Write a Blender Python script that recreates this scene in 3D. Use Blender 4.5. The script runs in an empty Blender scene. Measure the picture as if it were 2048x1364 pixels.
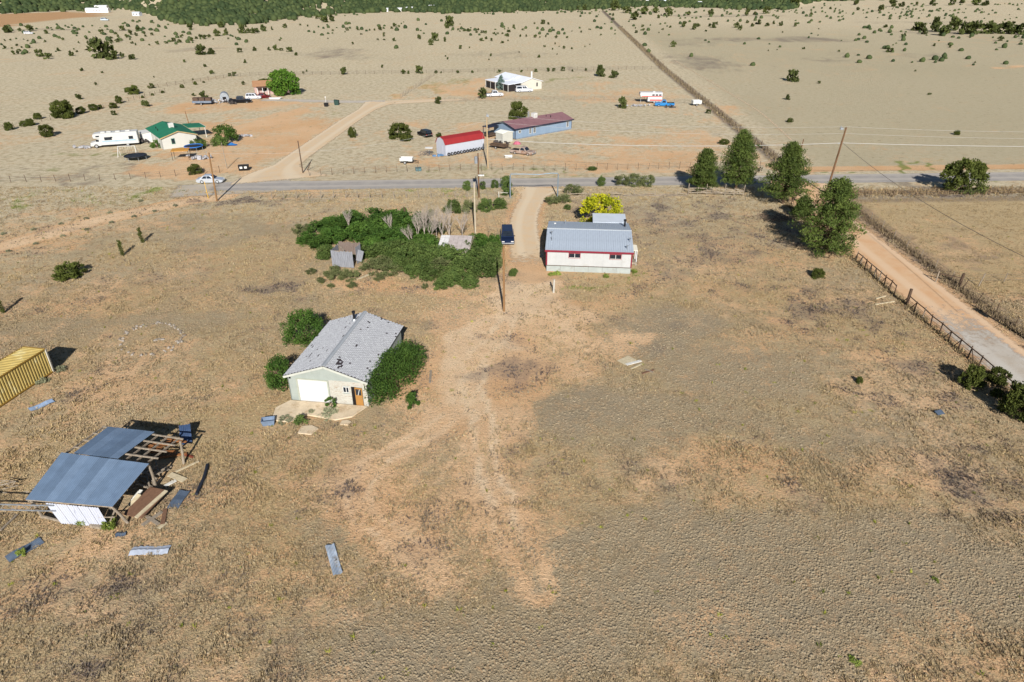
import bpy, math, random
import numpy as np
from mathutils import Vector, Matrix

# ------------------------------------------------------------------ camera, world, sun, exposure
SC = bpy.context.scene
COL = SC.collection
R = math.radians
cam_d = bpy.data.cameras.new('camera'); cam = bpy.data.objects.new('camera', cam_d); COL.objects.link(cam)
cam_d.sensor_width = 36.0; cam_d.lens = 24.0; cam_d.clip_start = 0.5; cam_d.clip_end = 12000
cam.location = (0, 0, 35.0); cam.rotation_euler = (R(90 - 28.5), 0, 0)
SC.camera = cam
SUN_EL, SUN_AZ = 29.0, 5.0          # sun stands behind the camera, shadows run away from it
w = bpy.data.worlds.new('World'); SC.world = w; w.use_nodes = True
nt = w.node_tree; bg = nt.nodes['Background']
sky = nt.nodes.new('ShaderNodeTexSky'); sky.sky_type = 'NISHITA'; sky.sun_disc = False
sky.sun_elevation = R(SUN_EL); sky.sun_rotation = R(180 - SUN_AZ); sky.air_density = 1.0; sky.dust_density = 0.3; sky.altitude = 2000
nt.links.new(sky.outputs[0], bg.inputs[0]); bg.inputs[1].default_value = 0.05
sun_d = bpy.data.lights.new('sun', 'SUN'); sun = bpy.data.objects.new('sun', sun_d); COL.objects.link(sun)
sun_d.energy = 5.0; sun_d.angle = R(0.53); sun_d.color = (1.0, 0.958, 0.9)
sd = Vector((math.sin(R(SUN_AZ)) * math.cos(R(SUN_EL)), -math.cos(R(SUN_AZ)) * math.cos(R(SUN_EL)), math.sin(R(SUN_EL))))
sun.rotation_euler = sd.to_track_quat('Z', 'Y').to_euler(); sun.location = (0, -50, 80)
vs = SC.view_settings; vs.view_transform = 'Standard'; vs.look = 'None'; vs.gamma = 1.0; vs.exposure = 0.48
SC.render.engine = 'CYCLES'; SC.cycles.max_bounces = 4; SC.cycles.diffuse_bounces = 2; SC.cycles.glossy_bounces = 2
SC.cycles.transparent_max_bounces = 6

# ------------------------------------------------------------------ survey: photo measurements to ground metres
F_, H_ = 1365.0, 35.0; SP, CP = math.sin(R(28.5)), math.cos(R(28.5))
def G(x, y, z=0.0):
    u, v = x - 1024.0, y - 682.0
    t = (H_ - z) / (F_ * SP + v * CP)
    return (u * t, (F_ * CP - v * SP) * t)
def mpp(y):                     # metres per photo pixel at a ground row
    return H_ / (F_ * SP + (y - 682.0) * CP)

# ------------------------------------------------------------------ numpy noise
def _hash(ix, iy, s):
    h = (ix.astype(np.int64) * 374761393 + iy.astype(np.int64) * 668265263 + s * 1442695041) & 0x7fffffff
    h = ((h ^ (h >> 13)) * 1274126177) & 0x7fffffff
    return ((h ^ (h >> 16)) & 0xffff) / 65535.0
def vnoise(x, y, s=0):
    ix, iy = np.floor(x), np.floor(y); fx, fy = x - ix, y - iy
    fx = fx * fx * (3 - 2 * fx); fy = fy * fy * (3 - 2 * fy)
    a, b = _hash(ix, iy, s), _hash(ix + 1, iy, s); c, d = _hash(ix, iy + 1, s), _hash(ix + 1, iy + 1, s)
    return (a * (1 - fx) + b * fx) * (1 - fy) + (c * (1 - fx) + d * fx) * fy
def fbm(x, y, s=0, o=4):
    t, a, n = 0, 0.5, 0
    for k in range(o):
        t = t + a * vnoise(x * 2 ** k + 17.3 * k, y * 2 ** k - 9.1 * k, s + k); n += a; a *= 0.55
    return t / n
def sstep(a, b, x):
    t = np.clip((x - a) / (b - a), 0, 1); return t * t * (3 - 2 * t)
def seg_dist(x, y, pts):
    d = np.full(x.shape, 1e9)
    for (ax, ay), (bx, by) in zip(pts[:-1], pts[1:]):
        vx, vy = bx - ax, by - ay; L = vx * vx + vy * vy + 1e-9
        t = np.clip(((x - ax) * vx + (y - ay) * vy) / L, 0, 1)
        d = np.minimum(d, np.hypot(x - ax - t * vx, y - ay - t * vy))
    return d
def in_poly(x, y, pts):
    r = np.zeros(x.shape, bool); n = len(pts)
    for i in range(n):
        (ax, ay), (bx, by) = pts[i], pts[(i + 1) % n]
        if ay == by: continue
        c = ((ay > y) != (by > y)) & (x < (bx - ax) * (y - ay) / (by - ay) + ax); r ^= c
    return r
def GP(*q): return [G(a, b) for a, b in q]
def ell(x, y, e):               # (photo centre, photo half sizes) measured on the ground, soft edge
    cx, cy, rx, ry = e[:4]; X, Y = G(cx, cy); k = mpp(cy)
    ry_m = (G(cx, cy - ry)[1] - G(cx, cy + ry)[1]) / 2
    d = np.sqrt(((x - X) / (rx * k)) ** 2 + ((y - Y) / ry_m) ** 2)
    return 1 - sstep(0.45, 1.25, d)

# ------------------------------------------------------------------ layout of roads and tracks (metres)
ROAD = [(-57, 124.2), (-45, 124.6), (-20, 125.8), (0, 126.7), (30, 128.0), (60, 129.4), (100, 131.3), (170, 134.6), (320, 141)]
ROAD_W = 5.8
GRAVEL = [(-43.5, 127.5), G(545, 350), G(600, 310), G(650, 275), G(700, 240), G(745, 212), G(765, 203)]
GRAVEL_W = 6.2
SPUR_A = [G(770, 203), G(700, 204), G(620, 202), G(560, 199), G(515, 200)]
SPUR_B = [G(765, 206), G(830, 202), G(900, 200), G(960, 198)]
DRIVE = [G(1078, 374), G(1066, 395), G(1050, 425), G(1045, 460), G(1052, 500), G(1060, 530), G(1066, 552)]
DIRT = [(54.0, 127.5), (52.2, 118), (51.4, 108), (51.2, 90), (50.9, 74), (50.6, 60), (50.2, 40), (50.0, 10)]
DIRT_W = 6.6
LTRACK = [G(445, 392), G(390, 398), G(300, 418), G(200, 442), G(100, 468), G(0, 495), G(-300, 580)]
TRACKS = [[G(1062, 552), G(1040, 610), G(1000, 670), G(962, 720), G(950, 770), G(958, 840), G(968, 900), G(985, 980), G(1020, 1060), G(1080, 1180)],
          [G(1075, 560), G(1110, 620), G(1150, 680), G(1160, 740)],
          [G(955, 760), G(910, 830), G(830, 880), G(760, 925), G(725, 975), G(735, 1030), G(790, 1080), G(870, 1150)],
          [G(1000, 680), G(1040, 700), G(1075, 740), G(1040, 800), G(1000, 860)]]
SOIL = [(1000, 660, 150, 70, .5), (880, 780, 110, 80, .45), (800, 980, 260, 120, .34), (1050, 1050, 200, 120, .2), (1230, 700, 120, 60, .3), (950, 1150, 160, 80, .16),
        (700, 1180, 240, 90, .25), (300, 760, 220, 90, .30), (120, 600, 200, 50, .35), (60, 430, 90, 30, .35), (250, 490, 300, 30, .2), (130, 1180, 180, 90, .35),
        (1280, 730, 80, 35, .35), (1790, 770, 120, 60, .38), (1500, 950, 240, 60, .2), (1800, 900, 200, 60, .18), (1450, 650, 120, 60, .1),
        (420, 1000, 120, 90, .3), (600, 900, 120, 80, .3), (800, 590, 220, 22, .5), (1180, 600, 140, 30, .35), (520, 270, 150, 55, .75), (400, 335, 170, 28, .75), (330, 300, 140, 16, .6), (480, 208, 180, 16, .7), (600, 250, 60, 40, .5), (900, 300, 120, 20, .5), (1000, 310, 120, 20, .5), (640, 380, 200, 8, .4), (200, 450, 260, 30, .45),
        (1150, 320, 330, 26, .6), (1250, 190, 140, 30, .45), (930, 180, 120, 28, .6), (480, 215, 140, 14, .5), (1420, 225, 50, 40, .5), (1530, 330, 80, 30, .5),
        (100, 270, 160, 30, .35), (250, 205, 160, 16, .3), (800, 250, 140, 40, .25), (1990, 132, 60, 3, .9), (1850, 470, 160, 60, .22), (960, 330, 220, 18, .3), (1100, 1300, 260, 80, .22), (1450, 1250, 200, 80, .2),
        (560, 210, 60, 8, .4), (1400, 135, 120, 10, .15), (700, 330, 100, 20, .2), (1300, 290, 200, 30, .5), (900, 260, 160, 30, .5)]
WEED = [(1010, 755, 45, 40, .6), (1060, 680, 40, 25, .25), (1340, 450, 130, 60, .35), (1290, 405, 80, 20, .45), (1480, 440, 60, 50, .4), (580, 540, 60, 60, .45), (560, 590, 70, 30, .3),
        (1650, 630, 120, 60, .35), (1850, 780, 120, 70, .35), (930, 970, 70, 40, .4), (1000, 930, 90, 50, .35), (650, 1000, 80, 50, .4), (840, 1010, 60, 40, .35), (490, 408, 80, 9, .8),
        (200, 345, 220, 8, .6), (1370, 690, 40, 25, .5), (1440, 880, 90, 40, .3), (200, 1250, 200, 120, .45), (700, 1200, 160, 60, .2), (1250, 640, 60, 20, .3), (1960, 960, 120, 70, .45), (1100, 950, 120, 50, .3),
        (660, 105, 110, 12, .55), (720, 118, 90, 8, .4), (1000, 110, 120, 6, .4), (600, 145, 70, 10, .35), (1400, 125, 80, 22, .55), (1560, 80, 220, 7, .6), (1380, 85, 60, 10, .4), (1650, 120, 60, 4, .5), (1880, 110, 80, 4, .5),
        (1700, 110, 160, 6, .25), (1500, 300, 40, 50, .3), (1150, 415, 40, 20, .4), (700, 80, 200, 6, .25), (420, 100, 120, 4, .4), (140, 60, 200, 2.5, .6), (1130, 135, 60, 6, .4), (1900, 500, 140, 60, .25), (1900, 378, 160, 8, .7),
        (1900, 65, 120, 5, .5), (1820, 45, 200, 3, .4), (1450, 32, 150, 3, .5), (400, 180, 60, 6, .2), (1080, 300, 70, 12, .3), (870, 325, 60, 5, .3), (680, 335, 60, 8, .3)]
GREEN = [(140, 314, 140, 5, .75), (60, 318, 60, 6, .6), (320, 385, 70, 8, .6), (60, 400, 50, 8, .5), (1180, 552, 85, 6, .4), (1130, 350, 400, 2.2, .6), (1800, 342, 250, 2.4, .9), (870, 172, 40, 20, .45), (1130, 160, 45, 6, .6), (660, 220, 60, 3, .4), (200, 385, 200, 12, .3),
         (600, 352, 60, 4, .4), (430, 205, 60, 3, .6), (900, 382, 150, 4, .4), (870, 305, 60, 5, .3), (1000, 152, 40, 6, .2), (930, 620, 60, 60, .14), (1040, 580, 40, 40, .12), (970, 385, 60, 10, .25)]
MAT = [(1370, 680, 130, 70, 1.), (1180, 840, 140, 60, 1.), (1500, 740, 200, 70, .8), (1450, 850, 300, 60, .7), (1500, 1180, 560, 150, 1.), (950, 1290, 420, 110, 1.), (1900, 1150, 260, 150, 1.), (1250, 1060, 200, 60, .9), (700, 1280, 160, 80, .6), (940, 640, 60, 40, .8), (600, 1090, 90, 30, .5),
       (560, 460, 120, 30, .6), (330, 470, 160, 30, .5), (150, 650, 160, 50, .5), (350, 640, 120, 40, .6)]

def road_mask(x, y):
    m = 1 - sstep(ROAD_W / 2 - .2, ROAD_W / 2 + .5, seg_dist(x, y, ROAD))
    m = np.maximum(m, 1 - sstep(GRAVEL_W / 2 - .6, GRAVEL_W / 2 + .8, seg_dist(x, y, GRAVEL)))
    m = np.maximum(m, 1 - sstep(1.6, 3.0, seg_dist(x, y, SPUR_A))); m = np.maximum(m, 1 - sstep(1.8, 3.4, seg_dist(x, y, SPUR_B)))
    m = np.maximum(m, 1 - sstep(1.9, 3.0, seg_dist(x, y, DRIVE)))
    m = np.maximum(m, 1 - sstep(DIRT_W / 2 - .7, DIRT_W / 2 + .6, seg_dist(x, y, DIRT)))
    return m
PATHS = [(TRACKS[0], .9, .85), (TRACKS[1], .45, .8), (TRACKS[2], .65, .8), ([G(1030, 630), G(965, 660), G(930, 690), G(905, 740), G(880, 790)], .3, 1.1), ([G(975, 940), G(1000, 1010), G(1060, 1090), G(1150, 1180), G(1230, 1300)], .3, .8), ([G(940, 820), G(900, 900), G(850, 960), G(830, 1020), G(880, 1100)], .35, .8)]
DUST = [(955, 690, 80, 80, .7), (1040, 600, 80, 60, .72), (935, 780, 60, 80, .55), (840, 830, 90, 60, .4), (1110, 650, 100, 60, .5), (1200, 690, 80, 40, .35), (770, 960, 90, 60, .25), (980, 860, 40, 80, .35), (900, 640, 90, 40, .3)]
def path_mask(x, y):
    n = fbm(x * .7, y * .7, 19, 4); wx = (fbm(x * .2, y * .2, 27, 3) - .5) * 5; m = 0 * x
    for e in DUST: m = np.maximum(m, e[4] * ell(x + wx * 2, y + wx, e))
    for p, a, hw in PATHS:
        d = seg_dist(x + wx * .5, y, p); m = np.maximum(m, a * (.72 + .5 * n) * (1 - sstep(.12, .55, np.abs(d - hw)))); m = np.maximum(m, a * .36 * (1 - sstep(hw * .8, hw * 3.2, d)))
    m = m * sstep(25, 42, y)
    m = np.maximum(m, .62 * (1 - sstep(1.2, 3.0, seg_dist(x, y + wx * .4, LTRACK))))
    return np.clip(m * (.5 + 1.0 * n), 0, 1)
BUILT = [  # footprints kept free of grass (metres)
    [(4.3, 83.2), (15.9, 83.2), (16.8, 97.5), (5.3, 97.5)], [(-21, 49.5), (-12.6, 49.5), (-10, 62.5), (-18.5, 64)], [(-34, 37.2), (-27.6, 36.8), (-26.5, 44), (-33.5, 45.5)],
    [(-45.2, 58), (-47.8, 58.4), (-50, 46), (-47.6, 45.6)]]
def masks(x, y):
    n1 = fbm(x * .9, y * .9, 3, 4); n2 = fbm(x * .16, y * .16, 11, 4); n3 = fbm(x * .035, y * .035, 23, 3)
    wx = (fbm(x * .11, y * .11, 51, 4) - .5) * 15 + (n1 - .5) * 3; wy = (fbm(x * .11, y * .11, 61, 4) - .5) * 15; fr = np.clip(y / 60, .5, 3); x0, y0 = x, y; x, y = x + wx * fr, y + wy * fr
    soil = 0.10 + 0 * x; weed = 0.0 * x; green = 0.0 * x; mat = 0.0 * x
    for e in SOIL: soil = np.maximum(soil, e[4] * ell(x, y, e))
    for e in WEED: weed = np.maximum(weed, e[4] * ell(x, y, e))
    for e in GREEN: green = np.maximum(green, e[4] * ell(x, y, e))
    for e in MAT: mat = np.maximum(mat, e[4] * ell(x, y, e))
    x, y = x0, y0
    soil = soil * .85 + (n2 - .5) * .5 + (n1 - .5) * .5 + (n3 - .5) * .25
    trk = 0 * x
    for i, t in enumerate(TRACKS):
        d = seg_dist(x, y, t)
        d2 = np.minimum(np.abs(d - .85), 9)
        trk = np.maximum(trk, (.55 if i != 1 else .35) * (1 - sstep(.25, .75, d2))); soil = soil + .20 * (1 - sstep(1.2, 3.6, d))
    d = seg_dist(x, y, LTRACK); lt = (1 - sstep(1.7, 3.6, d))
    soil = np.maximum(soil, .95 * lt * (.75 + .5 * n2)); soil = np.maximum(soil, trk + .15 * n2)
    soil = soil - mat * .18; soil = np.maximum(soil, path_mask(x, y) * 1.05)
    rm = road_mask(x, y)
    near_dirt = (1 - sstep(3.2, 5.2, seg_dist(x, y, DIRT))); soil = np.maximum(soil, .55 * near_dirt)
    soil = np.maximum(soil, .5 * (1 - sstep(2.2, 4.2, seg_dist(x, y, DRIVE))))
    berm = seg_dist(x, y, [(58, 136.6), (90, 138), (170, 141.5), (320, 148)]); soil = np.maximum(soil, 1.0 * (1 - sstep(1.1, 2.6, berm)))
    n5 = fbm(x * .32, y * .32, 83, 4); weed = weed * (.25 + 1.5 * n5) + (n2 - .55) * .5 * (1 - mat) * (y < 140) + (n3 - .5) * .25 + np.clip((n5 - .53) * 2.2, 0, .5) * (1 - .8 * mat) * (y < 118)
    return np.clip(soil, 0, 1.2), np.clip(weed, 0, 1), np.clip(green + (n1 - .55) * .35 * (green > .02), 0, 1), np.clip(mat + (n2 - .5) * .3, 0, 1), rm

# far forest edge (metres) read along the foot of the hill
FE = [(-60, 28), (0, 27), (90, 23), (170, 20), (240, 17), (300, 30), (350, 46), (420, 49), (520, 43), (620, 33), (720, 26), (790, 22), (900, 26), (1000, 24), (1100, 20), (1200, 18), (1290, 12), (1400, 15), (1490, 18), (1580, 20), (1640, 2), (1800, 0), (2100, -4)]
FEW = [G(a, b) for a, b in FE]
_fa = np.array([math.atan2(p[0], p[1]) for p in FEW]); _fr = np.array([math.hypot(*p) for p in FEW])
def forest_edge(x, y):
    return np.interp(np.arctan2(x, y), _fa, _fr)
def hill(x, y):
    r = np.hypot(x, y); e = forest_edge(x, y)
    return np.clip(r - e - 10, 0, 900) * .11 * sstep(0, 160, r - e - 10) * (y > 100)
def gz(x, y): return float(hill(np.array([x]), np.array([y]))[0])

# ------------------------------------------------------------------ materials
def new_mat(name):
    m = bpy.data.materials.new(name); m.use_nodes = True; n = m.node_tree.nodes; b = n['Principled BSDF']
    b.inputs['Specular IOR Level'].default_value = 0.25
    return m, n, m.node_tree.links, b
def N(n, t, **k):
    o = n.new(t)
    for a, v in k.items(): setattr(o, a, v)
    return o
def noise(n, l, scale, detail=4, rough=.6, vec=None):
    t = N(n, 'ShaderNodeTexNoise'); t.inputs['Scale'].default_value = scale; t.inputs['Detail'].default_value = detail; t.inputs['Roughness'].default_value = rough
    if vec is not None: l.new(vec, t.inputs['Vector'])
    return t.outputs['Fac']
def ramp(n, l, fac, a, b):
    t = N(n, 'ShaderNodeMapRange'); t.interpolation_type = 'SMOOTHSTEP'; l.new(fac, t.inputs[0]); t.inputs[1].default_value = a; t.inputs[2].default_value = b
    return t.outputs[0]
def mix(n, l, fac, a, b, mode='MIX'):
    t = N(n, 'ShaderNodeMix', data_type='RGBA', blend_type=mode)
    for s, v in ((t.inputs[0], fac), (t.inputs[6], a), (t.inputs[7], b)):
        if hasattr(v, 'links') or hasattr(v, 'is_linked'): l.new(v, s)
        elif isinstance(v, (int, float)): s.default_value = v
        else: s.default_value = (*v, 1)
    return t.outputs[2]
def math_(n, l, op, a, b):
    t = N(n, 'ShaderNodeMath', operation=op)
    for s, v in ((t.inputs[0], a), (t.inputs[1], b)):
        if isinstance(v, (int, float)): s.default_value = v
        else: l.new(v, s)
    return t.outputs[0]
def srgb(r, g, b):
    f = lambda c: (c / 255 / 12.92) if c / 255 <= .04045 else ((c / 255 + .055) / 1.055) ** 2.4
    return (f(r), f(g), f(b))
MATS = {}
def pm(name, c, rough=.8, var=.25, scale=2.0, metal=0.0, bump=0.0, bscale=20, c2=None, amt=.5, stretch=None, wear=None, wear_amt=.6):
    """plain procedural material: base colour with soft blotches, fine grain, optional second colour and wear"""
    if name in MATS: return MATS[name]
    m, n, l, b = new_mat(name)
    tc = N(n, 'ShaderNodeTexCoord').outputs['Object']
    if stretch:
        mp = N(n, 'ShaderNodeMapping'); mp.inputs['Scale'].default_value = stretch; l.new(tc, mp.inputs[0]); tc = mp.outputs[0]
    f1 = noise(n, l, scale, 5, .65, tc); f2 = noise(n, l, scale * 7, 3, .6, tc)
    lo = tuple(v * (1 - var) for v in c); hi = tuple(min(1, v * (1 + var * .6)) for v in c)
    col = mix(n, l, ramp(n, l, f1, .3, .7), lo, hi)
    col = mix(n, l, math_(n, l, 'MULTIPLY', ramp(n, l, f2, .35, .75), .35), col, lo)
    if c2: col = mix(n, l, ramp(n, l, noise(n, l, scale * .8, 6, .7, tc), 1 - amt - .1, 1 - amt + .1), col, c2)
    if wear: col = mix(n, l, ramp(n, l, noise(n, l, scale * 2.3, 8, .75, tc), .5 + (1 - wear_amt) * .3, .56 + (1 - wear_amt) * .3), col, wear)
    l.new(col, b.inputs['Base Color']); b.inputs['Roughness'].default_value = rough; b.inputs['Metallic'].default_value = metal
    if bump:
        bp = N(n, 'ShaderNodeBump'); bp.inputs['Strength'].default_value = bump; bp.inputs['Distance'].default_value = .03
        l.new(noise(n, l, bscale, 4, .6, tc), bp.inputs['Height']); l.new(bp.outputs[0], b.inputs['Normal'])
    MATS[name] = m; return m
def leaf_mat(name, c1, c2, rough=.75):
    if name in MATS: return MATS[name]
    m, n, l, b = new_mat(name)
    at = N(n, 'ShaderNodeAttribute', attribute_name='tint')
    oi = N(n, 'ShaderNodeObjectInfo')
    col = mix(n, l, at.outputs['Fac'], c1, c2)
    hs = N(n, 'ShaderNodeHueSaturation'); l.new(col, hs.inputs['Color'])
    v = N(n, 'ShaderNodeMapRange'); l.new(oi.outputs['Random'], v.inputs[0]); v.inputs[3].default_value = .75; v.inputs[4].default_value = 1.2; l.new(v.outputs[0], hs.inputs['Value'])
    l.new(hs.outputs[0], b.inputs['Base Color']); b.inputs['Roughness'].default_value = rough; b.inputs['Specular IOR Level'].default_value = .15
    tr = N(n, 'ShaderNodeBsdfTranslucent'); l.new(hs.outputs[0], tr.inputs[0])
    mx = N(n, 'ShaderNodeMixShader'); mx.inputs[0].default_value = .1; l.new(b.outputs[0], mx.inputs[1]); l.new(tr.outputs[0], mx.inputs[2])
    l.new(mx.outputs[0], n['Material Output'].inputs['Surface'])
    MATS[name] = m; return m

# ------------------------------------------------------------------ mesh helpers
class MB:
    def __init__(s): s.v = []; s.f = []
    def add(s, vs, fs):
        k = len(s.v); s.v += [tuple(p) for p in vs]; s.f += [tuple(i + k for i in f) for f in fs]; return s
    def box(s, c, d, rz=0, rx=0, ry=0):
        M = Matrix.Translation(c) @ Matrix.Rotation(rz, 4, 'Z') @ Matrix.Rotation(ry, 4, 'Y') @ Matrix.Rotation(rx, 4, 'X')
        x, y, z = d[0] / 2, d[1] / 2, d[2] / 2
        return s.add([M @ Vector(p) for p in ((-x, -y, -z), (x, -y, -z), (x, y, -z), (-x, y, -z), (-x, -y, z), (x, -y, z), (x, y, z), (-x, y, z))],
                     [(0, 3, 2, 1), (4, 5, 6, 7), (0, 1, 5, 4), (1, 2, 6, 5), (2, 3, 7, 6), (3, 0, 4, 7)])
    def bar(s, a, b, wd, th=None, up=(0, 0, 1)):       # squared timber between two points
        th = th or wd; a, b = Vector(a), Vector(b); d = (b - a).normalized(); u = Vector(up)
        if abs(d.dot(u)) > .97: u = Vector((0, 1, 0))
        r = d.cross(u).normalized() * wd / 2; u = r.cross(d).normalized() * th / 2
        return s.add([a - r - u, a + r - u, a + r + u, a - r + u, b - r - u, b + r - u, b + r + u, b - r + u],
                     [(0, 3, 2, 1), (4, 5, 6, 7), (0, 1, 5, 4), (1, 2, 6, 5), (2, 3, 7, 6), (3, 0, 4, 7)])
    def tube(s, pts, rad, n=8, cap=True):
        pts = [Vector(p) for p in pts]; rad = rad if isinstance(rad, (list, tuple)) else [rad] * len(pts); vs = []; fs = []
        for i, p in enumerate(pts):
            d = (pts[min(i + 1, len(pts) - 1)] - pts[max(i - 1, 0)]).normalized(); u = Vector((0, 0, 1)) if abs(d.z) < .95 else Vector((1, 0, 0))
            r = d.cross(u).normalized(); u = r.cross(d)
            vs += [p + (r * math.cos(2 * math.pi * k / n) + u * math.sin(2 * math.pi * k / n)) * rad[i] for k in range(n)]
        for i in range(len(pts) - 1):
            fs += [(i * n + k, i * n + (k + 1) % n, (i + 1) * n + (k + 1) % n, (i + 1) * n + k) for k in range(n)]
        if cap: fs += [tuple(range(n - 1, -1, -1)), tuple((len(pts) - 1) * n + k for k in range(n))]
        return s.add(vs, fs)
    def slab(s, q, th):                                # four corners, thickened downwards along the normal
        q = [Vector(p) for p in q]; nn = (q[1] - q[0]).cross(q[-1] - q[0]).normalized() * th; k = len(q)
        return s.add(q + [p - nn for p in q], [tuple(range(k)), tuple(range(2 * k - 1, k - 1, -1))] + [(i, i + k, (i + 1) % k + k, (i + 1) % k) for i in range(k)])
    def prism(s, prof, y0, y1, axis='y'):              # outline in x,z pulled along y
        k = len(prof); P = lambda a, b, t: (a, t, b) if axis == 'y' else (t, a, b)
        return s.add([P(a, b, y0) for a, b in prof] + [P(a, b, y1) for a, b in prof], [tuple(range(k)), tuple(range(2 * k - 1, k - 1, -1))] + [(i, i + k, (i + 1) % k + k, (i + 1) % k) for i in range(k)])
    def mesh(s, name, mat, smooth=False):
        me = bpy.data.meshes.new(name); me.from_pydata(s.v, [], s.f); me.update()
        import bmesh
        bm = bmesh.new(); bm.from_mesh(me); bmesh.ops.recalc_face_normals(bm, faces=bm.faces); bm.to_mesh(me); bm.free()
        if mat: me.materials.append(mat)
        if smooth: me.polygons.foreach_set('use_smooth', [True] * len(me.polygons))
        return me
    def build(s, name, mat, parent=None, smooth=False):
        return obj(name, s.mesh(name, mat, smooth), parent)
def obj(name, me, parent=None, loc=None, rz=0):
    o = bpy.data.objects.new(name, me); COL.objects.link(o)
    if parent is not None: o.parent = parent
    if loc: o.location = loc
    if rz: o.rotation_euler = (0, 0, rz)
    return o
def tag(o, label=None, cat=None, group=None, kind=None):
    for k, v in (('label', label), ('category', cat), ('group', group), ('kind', kind)):
        if v: o[k] = v
    return o
def thing(name, label, cat, loc=(0, 0, 0), rz=0, group=None):
    o = bpy.data.objects.new(name, None); COL.objects.link(o); o.empty_display_size = .3; o.location = loc; o.rotation_euler = (0, 0, rz)
    return tag(o, label, cat, group)
def copy_tree(o, parent=None):
    c = o.copy(); COL.objects.link(c); c.parent = parent
    for ch in list(o.children): copy_tree(ch, c)
    return c
def np_mesh(name, V, Fq, mat, attrs=None):
    """V (n,3), Fq (m,k) index arrays -> mesh"""
    me = bpy.data.meshes.new(name); n, m, k = len(V), len(Fq), Fq.shape[1]
    me.vertices.add(n); me.vertices.foreach_set('co', np.ascontiguousarray(V, dtype=np.float32).ravel())
    me.loops.add(m * k); me.loops.foreach_set('vertex_index', np.ascontiguousarray(Fq, dtype=np.int32).ravel())
    me.polygons.add(m); me.polygons.foreach_set('loop_start', np.arange(0, m * k, k, dtype=np.int32)); me.polygons.foreach_set('loop_total', np.full(m, k, dtype=np.int32))
    for an, (tp, arr) in (attrs or {}).items():
        a = me.attributes.new(an, tp, 'POINT'); a.data.foreach_set('color' if tp == 'FLOAT_COLOR' else 'value', np.ascontiguousarray(arr, dtype=np.float32).ravel())
    me.update(calc_edges=True); me.validate()
    if mat: me.materials.append(mat)
    return me

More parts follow.
